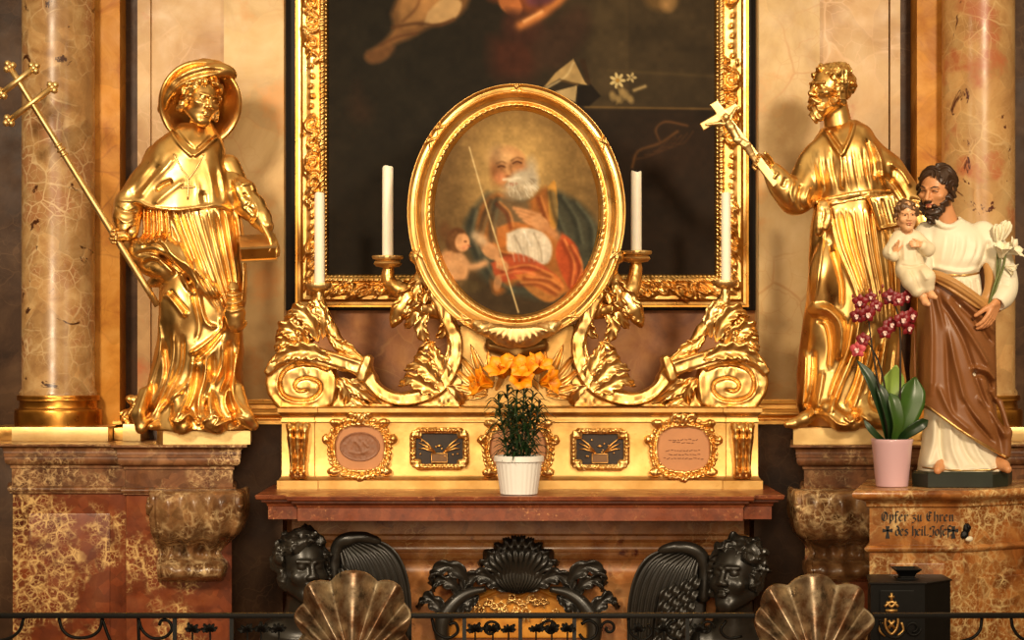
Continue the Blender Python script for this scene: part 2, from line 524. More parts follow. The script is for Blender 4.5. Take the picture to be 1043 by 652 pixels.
M['wall_dark'] = m_marble('dark_and_shaded_marble', [L(54, 36, 24), L(78, 54, 36), L(98, 72, 50)], 5, vein=L(124, 94, 66), vscale=9, vw=.02, vamt=.35, cell=.3, rough=.4, spec=.2)  # dark marble; in the recesses and flanks its tone stands in for shade
M['wall_brown'] = m_marble('warm_brown_marble', [L(112, 62, 26), L(152, 94, 44), L(182, 124, 66)], 5, vein=L(206, 160, 90), vscale=5, vw=.012, vamt=.25, cell=.25, rough=.4, spec=.25)
M['black_panel'] = m_plain('black_marble', L(30, 23, 17), .45, .3, 8, spec=.15)
M['column'] = m_marble('column_marble', [L(146, 106, 64), L(178, 138, 88), L(200, 166, 116)], 9, vein=L(232, 206, 158), vscale=11, vw=.026, vamt=.65, vmask=(.42, .60), holes=L(70, 38, 20), hscale=7, hth=(.625, .655), cell=.35, blotch=(L(166, 118, 76), 5, .52), warp=.07, spec=.4)
M['column_right'] = m_marble('column_marble_red', [L(166, 120, 72), L(200, 156, 100), L(214, 178, 122)], 5, vein=L(224, 190, 136), vscale=9, vw=.02, vamt=.6, vmask=(.45, .6), holes=L(84, 40, 26), hscale=4.6, hth=(.61, .64), cell=.3, blotch=(L(184, 112, 70), 3, .55), warp=.08, spec=.4)
M['red'] = m_marble('red_breccia', [L(92, 40, 20), L(124, 60, 30), L(146, 82, 46)], 6, vein=L(228, 190, 124), vscale=24, vw=.085, vamt=.95, vmask=(.50, .57), cell=.5, warp=.025, rough=.25, spec=.3)
M['red_light'] = m_marble('red_breccia_light', [L(84, 48, 28), L(122, 78, 48), L(150, 106, 70)], 8, vein=L(224, 188, 134), vscale=30, vw=.08, vamt=.8, vmask=(.48, .6), cell=.6, warp=.02, rough=.28, spec=.3)
M['corbel'] = m_marble('veined_corbel_marble', [L(66, 40, 24), L(118, 80, 48), L(170, 130, 86)], 8, vein=L(236, 206, 154), vscale=17, vw=.07, vamt=.85, vmask=(.46, .58), cell=.6, warp=.035, rough=.2)
M['joseph_marble'] = m_marble('orange_breccia', [L(112, 58, 22), L(160, 98, 46), L(196, 140, 78)], 7, vein=L(236, 208, 148), vscale=22, vw=.075, vamt=.8, vmask=(.40, .56), cell=.6, warp=.03, rough=.22, spec=.35)
M['altar_marble'] = m_marble('altar_front_marble', [L(150, 88, 44), L(190, 126, 72), L(212, 154, 96)], 6, vein=L(230, 190, 130), vscale=12, vw=.03, vamt=.5, cell=.4, blotch=(L(112, 48, 28), 9, .60), rough=.2)
M['mensa'] = m_marble('red_brown_marble', [L(96, 44, 24), L(124, 60, 32), L(140, 74, 42)], 10, vein=L(190, 130, 80), vscale=24, vw=.03, vamt=.3, cell=.4, rough=.25)
M['iron'] = m_plain('black_iron', (.005, .005, .005), .45, .3, 30, bump=.1, spec=.22)
M['bronze'] = m_plain('blackened_bronze', (.020, .017, .013), .34, .5, 9, bump=.15, spec=.6)
M['shell'] = None
M['wax'] = m_plain('candle_wax', L(240, 232, 212), .45, .04, 20, sss=.2)
M['skin'] = m_plain('painted_skin', L(214, 150, 100), .4, .10, 14)
M['skin_child'] = m_plain('painted_child_skin', L(226, 170, 122), .4, .08, 14)
M['lips'] = m_plain('painted_lips', L(176, 92, 70), .4, .1, 30)
M['brown_hair'] = m_plain('painted_brown_hair', L(64, 42, 26), .4, .3, 20)
M['child_hair'] = m_plain('painted_light_brown_hair', L(104, 72, 42), .4, .3, 20)
M['cream'] = m_plain('cream_plaster', L(236, 226, 200), .5, .06, 9)
M['cream_dark'] = m_plain('aged_cream_plaster', L(226, 210, 176), .5, .08, 9)
M['mantle'] = m_plain('brown_painted_mantle', L(134, 84, 44), .42, .12, 8)
M['mantle_lining'] = m_plain('ochre_painted_lining', L(190, 140, 80), .42, .12, 8)
M['green_base'] = m_plain('dark_green_paint', L(36, 44, 34), .4, .25, 12)
M['lavender'] = m_plain('lavender_glaze', L(214, 176, 184), .3, .04, 6, coat=.3)
M['white_pot'] = m_plain('white_plastic', L(232, 230, 224), .35, .03, 6)
M['leaf'] = m_plain('green_leaf', L(58, 92, 30), .35, .35, 9)
M['leaf_light'] = m_plain('light_green_leaf', L(140, 168, 74), .4, .2, 9)
M['leaf_dark'] = m_plain('dark_green_leaf', L(30, 56, 24), .35, .4, 14)
M['stem'] = m_plain('dark_stem', L(40, 30, 22), .5, .3, 20)
M['lily_green'] = m_plain('lily_stem_green', L(104, 112, 52), .45, .2, 20)
M['lily_white'] = m_plain('lily_petal_white', L(240, 230, 200), .45, .05, 12)
M['orange'] = m_plain('orange_petal', L(255, 156, 8), .5, .18, 25)
M['crimson'] = m_plain('crimson_petal', L(132, 24, 34), .45, .3, 40)
M['pinkwhite'] = m_plain('pale_pink_lip', L(240, 206, 200), .45, .1, 40)
M['pink'] = m_plain('pink_bud', L(206, 80, 90), .45, .2, 40)
M['soil'] = m_plain('potting_bark', L(60, 42, 28), .8, .4, 60, bump=.5)
M['plaque'] = m_plain('faded_rose_silk', L(188, 130, 84), .6, .1, 14)
M['plaque_dark'] = m_plain('brown_medallion', L(140, 92, 62), .5, .2, 30, bump=.2)
M['relic_dark'] = m_plain('dark_reliquary_velvet', L(44, 30, 20), .6, .4, 30)
M['relic_paper'] = m_plain('brown_relic_paper', L(120, 84, 46), .6, .2, 30)
M['ink'] = m_plain('black_lettering', (.010, .008, .007), .5, .2, 30)
M['brass'] = m_gold('old_brass', (.75, .48, .18), (.45, .26, .09), .3, .45, .1, 60)
M['silver'] = m_plain('worn_silvered_wood', L(196, 182, 160), .35, .2, 20)
M['floor'] = m_marble('floor_marble', [L(110, 80, 60), L(150, 116, 88), L(170, 140, 110)], 3, vein=L(200, 170, 130), vscale=4, vw=.02, vamt=.4, cell=.3, rough=.25)
def _shell():
    t = NT('silvered_copper')
    f = t.ramp(t.noise(9, 5, .65), [(.40, 0.0), (.62, 1.0)])
    b = t.mix(f, L(122, 88, 62), L(206, 190, 162))
    g = t.ramp(t.noise(22, 5, .7), [(.52, 0.0), (.66, .75)])
    b = t.mix(g, b, L(34, 28, 24))
    t.set(base=b, metal=.8, rough=t.ramp(t.noise(14, 3), [(.3, .28), (.7, .45)]), normal=t.bump(t.noise(40, 4), .08, .004))
    return t.m
M['shell'] = _shell()
def m_paint(name, rough=.45):
    t = NT(name)
    c = t.n('VertexColor', {}, 0, layer_name='paint')
    wv = t.n('TexNoise', {'Vector': t.n('VectorMath', {0: t.co, 1: (60, 1, 240)}, operation='MULTIPLY'), 'Scale': 2.0, 'Detail': 2.0})
    t.set(base=c, rough=.75, spec=.12, normal=t.bump(wv, .12, .002))
    return t.m
M['canvas'] = m_paint('oil_on_canvas')
# ---------------------------------------------------------------- camera, light
cam = bpy.data.cameras.new('camera'); camo = bpy.data.objects.new('camera', cam); COL.objects.link(camo)
camo.location = (0, -D, ZC); camo.rotation_euler = (PI / 2, 0, 0)
cam.sensor_width = 36; cam.lens = 36 * (D / S) / W_; cam.shift_x = (W_ / 2 - PX0) / W_ * -1; cam.shift_y = (PY0 - H_ / 2) / W_
SC.camera = camo
SC.view_settings.view_transform = 'Standard'; SC.view_settings.look = 'None'; SC.view_settings.gamma = 1; SC.view_settings.exposure = 0.08
try: SC.view_settings.use_curve_mapping = False
except Exception: pass
SC.cycles.max_bounces = 6; SC.cycles.diffuse_bounces = 3; SC.cycles.glossy_bounces = 4

wd = bpy.data.worlds.new('church_interior'); SC.world = wd; wd.use_nodes = True
nt = wd.node_tree; nt.nodes.clear()
wo = nt.nodes.new('ShaderNodeOutputWorld'); bg = nt.nodes.new('ShaderNodeBackground')
tc = nt.nodes.new('ShaderNodeTexCoord'); sx = nt.nodes.new('ShaderNodeSeparateXYZ')
nt.links.new(tc.outputs['Generated'], sx.inputs[0])
mp = nt.nodes.new('ShaderNodeMapRange'); mp.inputs[1].default_value = -1; mp.inputs[2].default_value = 1
nt.links.new(sx.outputs[2], mp.inputs[0])
cr = nt.nodes.new('ShaderNodeValToRGB'); nt.links.new(mp.outputs[0], cr.inputs[0])
for i, (p, c) in enumerate([(0.0, (.05, .025, .01)), (.42, (.06, .03, .012)), (.55, (.20, .12, .055)), (.75, (.75, .54, .29)), (1.0, (.9, .70, .42))]):
    if i > 1: cr.color_ramp.elements.new(p)
    e = cr.color_ramp.elements[i]; e.position = p; e.color = (*c, 1)
nz = nt.nodes.new('ShaderNodeTexNoise'); nz.inputs['Scale'].default_value = 3.2; nz.inputs['Detail'].default_value = 2
nt.links.new(tc.outputs['Generated'], nz.inputs[0])
r2 = nt.nodes.new('ShaderNodeValToRGB'); nt.links.new(nz.outputs[0], r2.inputs[0])
r2.color_ramp.elements[0].position = .38; r2.color_ramp.elements[0].color = (.35, .32, .3, 1)
r2.color_ramp.elements[1].position = .62; r2.color_ramp.elements[1].color = (1.5, 1.5, 1.5, 1)
mx = nt.nodes.new('ShaderNodeMix'); mx.data_type = 'RGBA'; mx.blend_type = 'MULTIPLY'; mx.inputs[0].default_value = 1
nt.links.new(cr.outputs[0], mx.inputs[6]); nt.links.new(r2.outputs[0], mx.inputs[7])
nt.links.new(mx.outputs[2], bg.inputs[0]); nt.links.new(bg.outputs[0], wo.inputs[0]); bg.inputs[1].default_value = 0.8

def lamp(name, typ, loc, target, power, color, size=.5, **k):
    l = bpy.data.lights.new(name, typ); o = bpy.data.objects.new(name, l); COL.objects.link(o)
    o.location = loc; l.energy = power; l.color = color
    if typ == 'AREA': l.size = size
    else: l.shadow_soft_size = size
    if typ == 'SPOT': l.spot_size = math.radians(k.get('angle', 60)); l.spot_blend = .95
    dv = Vector(target) - Vector(loc); o.rotation_euler = dv.to_track_quat('-Z', 'Y').to_euler()
    return o
WARM = (1.0, .805, .565)
lamp('spot_lamp_left', 'SPOT', (-2.8, -6.0, 4.4), (-.75, .2, 2.35), 1420, WARM, .42, angle=44)
lamp('spot_lamp_right', 'SPOT', (2.8, -6.0, 4.4), (.85, .2, 2.35), 1250, WARM, .42, angle=44)
lamp('front_fill', 'AREA', (-0.2, -8.4, 2.5), (0, .2, 1.6), 145, (1, .8, .55), 1.6)  # added fill lamp out of view, there to brighten the altar front

# ---------------------------------------------------------------- the building
AX = 528.0                                     # axis of the architecture in the photograph
def mx_(px, side): return px if side < 0 else 2 * AX - px

def slab(name, p0, p1, y_top, y_bot, Y, mat, depth=.25, b=.004):
    v, f = box(X(p0, Y), X(p1, Y), Y, Y + depth, Z(y_bot, Y), Z(y_top, Y), b)
    return struct(mobj(name, v, f, M[mat], sharp=30))

v, f = box(-4.5, 4.5, .92, 1.2, 0, 5.4); struct(mobj('wall_back', v, f, M['wall'], smooth=False))
v, f = box(-5, 5, -9.6, 1.2, -.12, 0); struct(mobj('floor', v, f, M['floor'], smooth=False))
TOP = -300
slab('trim_1', 282, 776, 312, 640, .62, 'wall_brown', .4)
slab('trim_2', 285, 773, TOP, 316, .585, 'black_panel', .4)
k = 3
for sd in (-1, 1):
    def SL(a, b, t0, t1, Y, mat, depth=.3, bb=.004):
        global k
        a, b = mx_(a, sd), mx_(b, sd)
        o = slab('trim_%d' % k, min(a, b), max(a, b), t0, t1, Y, mat, depth, bb); k += 1
        return o
    if sd < 0:
        SL(228, 289, TOP, 418, .50, 'wall'); SL(153, 228, TOP, 418, .53, 'wall_pink'); SL(140, 153, TOP, 418, .51, 'wall_pink')
    else:
        SL(283, 284, TOP, 418, .50, 'wall'); SL(221, 283.5, TOP, 418, .50, 'wall'); SL(151, 221, TOP, 418, .53, 'wall_pink'); SL(139, 149, TOP, 418, .51, 'wall_pink')
    SL(120, 141, TOP, 452, .62, 'wall_dark')  # recess strip, its shade put into the dark marble colour
    SL(94, 122, TOP, 440, .47, 'wall_orange')
    SL(-190, 24, TOP, 800, .64, 'wall_dark'); SL(-190, 40, 456, 790, .30, 'wall_dark', .36)  # flank pilaster, shade put into its dark colour
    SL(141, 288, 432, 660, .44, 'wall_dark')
    # gilded base mouldings of the pilaster
    a, b = sorted((mx_(138, sd), mx_(290, sd)))
    Yb = .50
    pr = [(.10, Z(432, .42)), (.10, Z(428.5, .42)), (.06, Z(427, .42))] + [(q[0], q[1]) for q in arc((.06, Z(426, .42)), (.06, Z(417, .42)), -.35, 8)] + [(.035, Z(416.5, .42)), (.035, Z(414, .42))] + arc((.035, Z(413, .42)), (.0, Z(404, .42)), .3, 6) + [(-.01, Z(403, .42))]
    v, f = polyloft(rect(X(a, Yb) + .02, X(b, Yb) - .02, Yb, Yb + .3), pr)
    struct(mobj('trim_%d' % k, v, f, M['gold_old'], sharp=35)); k += 1

# columns: shaft, gilded base, plinth
ZP = Z(452, .03)                               # top of the marble pedestals
def column(sd):
    t = bpy.data.objects.new('column_left' if sd < 0 else 'column_right', None); COL.objects.link(t)
    cx = mx_(59.5, sd); Yc = .40; Yf = .25
    x = X(cx, Yc); t.location = (x, Yc, ZP); ORG[t.name] = (x, Yc, ZP)
    t['kind'] = 'structure'; t['category'] = 'column'
    t['label'] = ('tan marble column with white veins on a gilded base, behind the gilded cross staff' if sd < 0
                  else 'reddish tan marble column rising behind the painted bearded saint')
    R = 36.8 * sc(Yc); zb = lambda y: Z(y, Yf) - ZP
    v, f = lathe([(R * 1.06, zb(404)), (R * 1.06, zb(400)), (R * 1.0, zb(396)), (R, zb(200)), (R * .99, zb(-300))], (x, Yc, ZP), 96)
    mobj('shaft', v, f, M['column' if sd < 0 else 'column_right'], t, sharp=40)
    pr = [(R * 1.22, 0)]
    z0 = zb(435)
    pr = [(R * 1.15, z0 - .004)] + [(R * 1.13 + (p[0]) * R, p[1]) for p in arc((.06, z0), (.0, zb(419)), -.5, 12)] + [(R * 1.10, zb(418.5)), (R * 1.10, zb(417))] + \
         [(p[0] * R, p[1]) for p in arc((1.08, zb(416.5)), (1.06, zb(409)), .22, 8)] + [(R * 1.14, zb(408.5))] + [(p[0] * R, p[1]) for p in arc((1.13, zb(408)), (1.11, zb(403.5)), -.4, 6)] + [(R * 1.02, zb(403))]
    v, f = lathe(pr, (x, Yc, ZP), 96); mobj('base', v, f, M['gold_dark'], t, sharp=40)
    h = 49 * sc(.2); x = X(mx_(61, sd), .2)
    v, f = box(x - h, x + h, .20, .62, ZP, Z(435, .2), .003); mobj('plinth', v, f, M['gold_pale'], t, sharp=30)
    v, f = box(x - h * 1.6, x - h * 1.02, .30, .6, ZP, Z(435, .3), .003)
    v2, f2 = box(x + h * 1.02, x + h * 1.35, .32, .6, ZP, Z(436, .3), .003)
    MB().add(v, f).add(v2, f2).obj('side_plinth', M['gold_old'], t, sharp=30)
    return t
column(-1); column(1)

# small gilded finial on a block between column and saint
t = thing('gilded_finial', 'small gilded leafy finial on a block between column base and hatted saint', 'ornament', (X(134, .25), .30, ZP))
v, f = box(X(125, .22), X(143, .22), .22, .45, ZP, Z(432, .22), .003); mobj('block', v, f, M['gold_pale'], t, sharp=30)
g = Grid(118, 152, 398, 440, -12, 12, .6)
g.chain([(131, 431, 0), (130, 424, 0), (136, 421, 0), (139, 416, 0), (136, 408, 0), (131, 406, -2)], [6, 5, 5, 4, 4, 2.5], 3, 4)
g.chain([(139, 416, 0), (142, 409, 0), (140, 405, -2)], [4, 3, 2], 3, 3); g.ell((128, 427, -2), (4, 4, 5), 2); g.ell((141, 425, 0), (4, 4, 5), 2)
g.relief([([(131, 428), (133, 420), (138, 412)], 1.6, 1.5), ([(127, 424), (136, 425)], 1.5, -1.2)], .5, .4)
v, f = g.mesh(.30); mobj('leaf_ornament', v, f, M['gold'], t)

# marble pedestals with corbels
def pedestal(sd):
    lab = ('red breccia marble pedestal with a scrolled corbel, under the hatted gilded saint' if sd < 0
           else 'red breccia marble pedestal with a scrolled corbel, behind the black offering box')
    t = thing('marble_pedestal', lab, 'pedestal', (X(mx_(130, sd)), .2, 0))
    Y1, Y2 = .03, -.06
    def fp(pts):
        q = [(X(mx_(a, sd), y), y) for a, y in pts]
        return q if sd < 0 else q[::-1]
    body = fp([(13, Y1), (128, Y1), (128.5, Y2), (236, Y2), (236, .6), (13, .6)])
    v, f = polyloft(body, [(0, 0), (0, Z(503, 0))]); mobj('body', v, f, M['red'], t, smooth=False)
    o = .048
    z = lambda y: Z(y, -.02)
    pr = [(0, z(504)), (.012, z(503))] + arc((.012, z(502)), (.012, z(496)), -.4, 6) + [(.004, z(495.5)), (.004, z(478)), (.010, z(477.5)), (.010, z(475))] + \
         arc((.012, z(474.5)), (.032, z(466)), -.25, 6) + [(.036, z(465.5)), (.036, z(462))] + arc((.038, z(461.5)), (.052, z(455)), .25, 6) + [(.060, z(454.5)), (.060, ZP)]
    v, f = polyloft(body, pr); mobj('cornice', v, f, M['red_light'], t, sharp=30)
    # seam strip and recessed panel lines on the body
    v, f = box(X(mx_(30, sd), Y1), X(mx_(112, sd), Y1), Y1 - .006, Y1 + .02, .25, Z(523, Y1), .004) if sd < 0 else box(X(mx_(112, sd), Y1), X(mx_(30, sd), Y1), Y1 - .006, Y1 + .02, .25, Z(523, Y1), .004)
    mobj('panel', v, f, M['red'], t, sharp=30)
    # corbel: S-profile swept across, fluted front, rolled lip
    prof = [(497, -.13), (500, -.19), (508, -.215), (522, -.215), (534, -.20), (543, -.175), (548, -.14), (551, -.09), (556, -.05), (563, -.04), (568, -.05), (571, -.085), (576, -.118), (583, -.125), (588, -.10), (592, -.03)]
    p = spline([(a, b) for a, b in prof], 5); nv = 61
    ca, cb = (150, 246) if sd < 0 else (mx_(246, sd) , mx_(150, sd))
    vv, ff = [], []
    for i, (y, d) in enumerate(p):
        q = np.interp(y, [497, 525, 542, 552, 563, 574, 590], [1.0, 1.0, .93, .80, .66, .74, .70])
        mid = (ca + cb) / 2 - (0 if sd > 0 else 3) * (1 - q) * 6
        for j in range(nv):
            s_ = -1 + 2 * j / (nv - 1)
            edge = max(0, abs(s_) - .80) / .20
            fl = .014 * math.cos(s_ * PI * 3.5) * np.interp(y, [497, 510, 545, 566, 580], [.4, 1, 1.1, .8, .2]) - .02 * (abs(s_) ** 2) + (.012 if edge > .2 else 0) - .03 * edge ** 6
            yy = Y2 + d - fl
            vv.append((X(mid + s_ * 48 * q, Y2 + d), yy, Z(y, Y2 + d * .5)))
    m = len(p)
    for i in range(m - 1):
        for j in range(nv - 1):
            a = i * nv + j; ff.append([a, a + nv, a + nv + 1, a + 1])
    nb = len(vv)
    for i in range(m):
        for j in (0, nv - 1):
            w = vv[i * nv + j]; vv.append((w[0], Y2 + .05, w[2]))
    for i in range(m - 1):
        a, b = i * nv, (i + 1) * nv
        ff.append([a, nb + 2 * i, nb + 2 * i + 2, b]); ff.append([a + nv - 1, b + nv - 1, nb + 2 * i + 3, nb + 2 * i + 1])
    mobj('corbel', vv, ff, M['corbel'], t, sharp=55)
    for e in (ca + 6, cb - 6):                    # scroll discs on the sides of the corbel
        w = -1 if e < (ca + cb) / 2 else 1
        pts = [P(e + w * 4, 514 + 11 * (1 - a / 9) * math.sin(a), Y2 - .12 - .085 * (1 - a / 9) * math.cos(a)) for a in np.linspace(0, 8, 40)]
        v, f = tube(pts, np.linspace(.014, .006, 40), 8); mobj('scroll', v, f, M['corbel'], t)
    return t
PED_L = pedestal(-1); PED_R = pedestal(1)
# ---------------------------------------------------------------- painting tools: a raster of colours on a fine grid mesh
class Canvas:
    def __init__(s, u0, u1, v0, v1, h, col):
        s.u = np.arange(u0, u1 + h * .5, h, dtype=F); s.v = np.arange(v0, v1 + h * .5, h, dtype=F)
        s.U, s.V = s.u[:, None], s.v[None, :]
        s.c = np.tile(np.array(col, F), (len(s.u), len(s.v), 1))
    def put(s, m, col):
        s.c += (np.array(col, F) - s.c) * np.clip(m, 0, 1)[:, :, None]; return s
    def blob(s, poly, col, f=3, a=1.0, sm=True):
        f = f * (.5 if f < 4 else .8)
        if sm and len(poly) > 3: poly = [tuple(q) for q in spline(list(poly) + [poly[0]], 4)[:-1]]
        p = np.array(poly); m = f * 1.5
        d = np.full((len(s.u), len(s.v)), 99, F)
        i0, i1 = np.searchsorted(s.u, p[:, 0].min() - m), np.searchsorted(s.u, p[:, 0].max() + m)
        j0, j1 = np.searchsorted(s.v, p[:, 1].min() - m), np.searchsorted(s.v, p[:, 1].max() + m)
        if i1 <= i0 or j1 <= j0: return s
        d[i0:i1, j0:j1] = polydist(s.U[i0:i1], s.V[:, j0:j1], poly)
        return s.put(a * np.clip(.5 - d / (2 * f), 0, 1), col)
    def oval(s, c, r, col, f=.3, a=1.0, rot=0):
        q = math.radians(rot); x, y = s.U - c[0], s.V - c[1]
        x, y = x * math.cos(q) + y * math.sin(q), -x * math.sin(q) + y * math.cos(q)
        n = np.sqrt((x / r[0]) ** 2 + (y / r[1]) ** 2); f = f * (.6 if f < .45 else 1)
        return s.put(a * np.clip((1 + f - n) / (2 * f), 0, 1), col)
    def line(s, pts, w, col, a=1.0):
        d, _ = segdist(s.U, s.V, spline(pts, 4) if len(pts) > 2 else pts)
        return s.put(a * np.exp(-(d / w) ** 2), col)
    def mottle(s, amt, f):
        n = vnoise(s.U * f, s.V * f, 3.3) * .6 + vnoise(s.U * f * 3, s.V * f * 3, 7.7) * .4
        s.c *= (1 + amt * n)[:, :, None]; return s
    def obj(s, name, Y, mat, parent, keep=None, back=.012, label=None):
        nu, nv = len(s.u), len(s.v); k = sc(Y)
        V = np.zeros((nu, nv, 3)); V[:, :, 0] = (s.U - PX0) * k; V[:, :, 1] = Y; V[:, :, 2] = ZC - (s.V - PY0) * k
        i, j = np.meshgrid(np.arange(nu - 1), np.arange(nv - 1), indexing='ij')
        a = (i * nv + j).ravel(); q = np.stack([a, a + 1, a + nv + 1, a + nv], 1)
        cu, cv = (s.U + (s.u[1] - s.u[0]) / 2)[:-1], (s.V + (s.v[1] - s.v[0]) / 2)[:, :-1]
        if keep is not None:
            q = q[np.broadcast_to(keep(cu, cv), (nu - 1, nv - 1)).ravel()]
        v = V.reshape(-1, 3)
        used = np.unique(q); mp_ = np.full(len(v), -1); mp_[used] = np.arange(len(used))
        v, q = v[used], mp_[q]; col = s.c.reshape(-1, 3)[used]
        n = len(v); vb = v + np.array([0, back, 0])
        e = {}
        for r in (0, 1, 2, 3):
            for x, y in zip(q[:, r], q[:, (r + 1) % 4]): e[(x, y)] = 1
        side = [[y, x, x + n, y + n] for (x, y) in e if (y, x) not in e]
        faces = q.tolist() + (q[:, ::-1] + n).tolist() + side
        o = mobj(name, np.concatenate([v, vb]), faces, mat, parent, smooth=False, label=label)
        at = o.data.color_attributes.new('paint', 'FLOAT_COLOR', 'POINT')
        c = np.clip(np.concatenate([col, col]), 0, 255) / 255
        c = np.where(c <= .04045, c / 12.92, ((c + .055) / 1.055) ** 2.4)
        at.data.foreach_set('color', np.concatenate([c, np.ones((2 * n, 1))], 1).astype(F).ravel())
        return o

# ---------------------------------------------------------------- the large dark altar painting in its carved frame
def large_painting():
    Y = .55
    t = thing('altar_painting', 'large dark oil painting in a carved gilded frame, behind the oval picture', 'painting', (X(531, Y), Y, Z(313, Y)))
    c = Canvas(331, 731, -150, 283, 1.0, (38, 31, 22))
    c.oval((660, 40), (95, 110), (72, 58, 38), .6, .8); c.oval((400, 60), (90, 120), (33, 29, 21), .6, .8)
    c.blob([(604, 0), (640, -8), (640, 108), (600, 108)], (76, 62, 40), 6, .5)
    c.blob([(640, -150), (730, -150), (730, 106), (640, 106)], (58, 47, 31), 3, .7, False)
    c.blob([(592, 110), (731, 110), (731, 283), (560, 283)], (34, 25, 18), 4, .85, False)
    c.line([(596, 109), (731, 111)], 1.3, (120, 92, 50), .7); c.line([(620, 72), (731, 78)], 2, (84, 68, 42), .5)
    # draperies and figures at the top, cut by the frame of the photograph
    c.blob([(398, 14), (412, -20), (440, -60), (480, -50), (478, 0), (462, 20), (440, 27), (420, 38), (402, 46), (392, 60), (378, 64), (372, 56), (388, 44), (400, 30)], (122, 84, 48), 4, .95)
    c.blob([(404, 10), (416, -14), (450, -30), (452, 4), (434, 20), (412, 28)], (168, 122, 72), 4, .9)
    c.blob([(436, 12), (452, -2), (470, 2), (464, 18), (446, 24), (432, 26)], (196, 160, 108), 3, .85)
    c.line([(400, 28), (424, 24), (446, 26), (462, 20)], 2.2, (84, 54, 30), .8); c.line([(388, 46), (404, 38), (424, 34)], 2, (90, 58, 34), .8)
    c.line([(430, -10), (424, 8), (410, 22)], 2, (120, 80, 46), .8)
    c.blob([(374, 52), (400, 46), (398, 56), (384, 64), (374, 62)], (96, 64, 38), 4, .8)
    c.blob([(480, -40), (520, -30), (560, -40), (590, -30), (560, 14), (530, 14), (512, 4), (494, -4)], (120, 62, 34), 5, .9)
    c.blob([(506, -10), (524, -6), (532, 8), (526, 18), (510, 8)], (176, 104, 56), 3, .9)
    c.blob([(500, 40), (530, 36), (548, 56), (540, 78), (512, 80), (500, 66)], (76, 38, 25), 12, .8)
    c.blob([(516, 10), (548, 16), (556, 40), (530, 44), (512, 30)], (64, 36, 26), 6, .9)
    c.line([(530, 26), (546, 18), (562, 6), (578, -8)], 5, (206, 128, 66), .9); c.line([(534, 22), (552, 12)], 2, (236, 172, 110), .8)
    c.blob([(536, -20), (566, -30), (566, -2), (548, 6), (536, 2)], (104, 58, 70), 4, .8)
    c.blob([(548, 30), (590, 6), (600, 30), (570, 70), (545, 60)], (62, 42, 30), 8, .8)
    c.blob([(652, -20), (690, -20), (690, 4), (680, 12), (660, 6)], (120, 90, 50), 5, .7); c.oval((680, 2), (7, 8), (170, 130, 80), .6, .8)
    # open book, flowers, basket, an arm at the left
    c.blob([(553, 90), (566, 74), (584, 60), (596, 84), (600, 87), (582, 84), (570, 80)], (186, 154, 98), 1.3, .95, False)
    c.blob([(562, 94), (588, 87), (586, 104), (572, 98)], (206, 176, 120), 1.2, .9, False)
    c.blob([(590, 60), (596, 60), (602, 86), (598, 86)], (58, 40, 24), 1.5, .9, False); c.blob([(588, 88), (602, 86), (612, 98), (600, 108), (588, 108)], (24, 18, 13), 2, .9, False)
    c.line([(556, 90), (576, 78), (584, 64)], 1.2, (226, 198, 140), .7); c.line([(572, 82), (588, 86)], 1.2, (104, 78, 44), .9)
    for i in range(7):
        a = i * PI * 2 / 7; c.oval((629 + 5 * math.cos(a), 82 + 5 * math.sin(a)), (3.4, 1.7), (206, 184, 126), .4, .95, math.degrees(a))
    c.oval((629, 82), (2, 2), (170, 130, 60), .4)
    for i in range(5):
        a = i * PI * 2 / 5; c.oval((643 + 3.4 * math.cos(a), 79 + 3 * math.sin(a)), (2.4, 1.3), (186, 164, 112), .4, .9, math.degrees(a))
    c.line([(646, 92), (657, 88)], 1.8, (176, 150, 100), .9); c.line([(629, 88), (632, 98), (628, 106)], 1.2, (120, 100, 60), .8)
    for q in ((624, 98), (630, 101), (637, 97), (642, 101), (634, 94)): c.oval(q, (3.2, 4.6), (168, 140, 88), .5, .85, q[0] * 9 % 90 - 45)
    c.line([(644, 170), (650, 154), (672, 146), (690, 134)], 1.6, (118, 78, 40), .8); c.line([(672, 144), (668, 132), (678, 124), (700, 128)], 1.5, (110, 72, 40), .7)
    for i in range(5): c.line([(648 + i * 9, 162 - i * 4), (664 + i * 8, 158 - i * 3), (682 + i * 6, 142 - i * 2)], 1.1, (84, 54, 30), .55)
    c.oval((684, 160), (40, 30), (62, 40, 26), .8, .5)
    c.blob([(358, 98), (364, 84), (368, 96), (378, 112), (374, 124), (362, 124), (356, 112)], (70, 46, 30), 9, .45)
    c.oval((660, 240), (70, 40), (62, 44, 30), .9, .45)
    c.mottle(.22, .06); c.c = c.c * .86
    c.obj('canvas', Y, M['canvas'], t)
    # carved frame: four mitred sides, profile across with relief
    Yf = .55
    OUT = (301, 762.5, -190, 313); INN = (335, 727.5, -150, 279)
    cors_o = [(OUT[0], OUT[2]), (OUT[0], OUT[3]), (OUT[1], OUT[3]), (OUT[1], OUT[2])]
    cors_i = [(INN[0], INN[2]), (INN[0], INN[3]), (INN[1], INN[3]), (INN[1], INN[2])]
    wdt = 34.0; nt_ = 48; mb = MB()
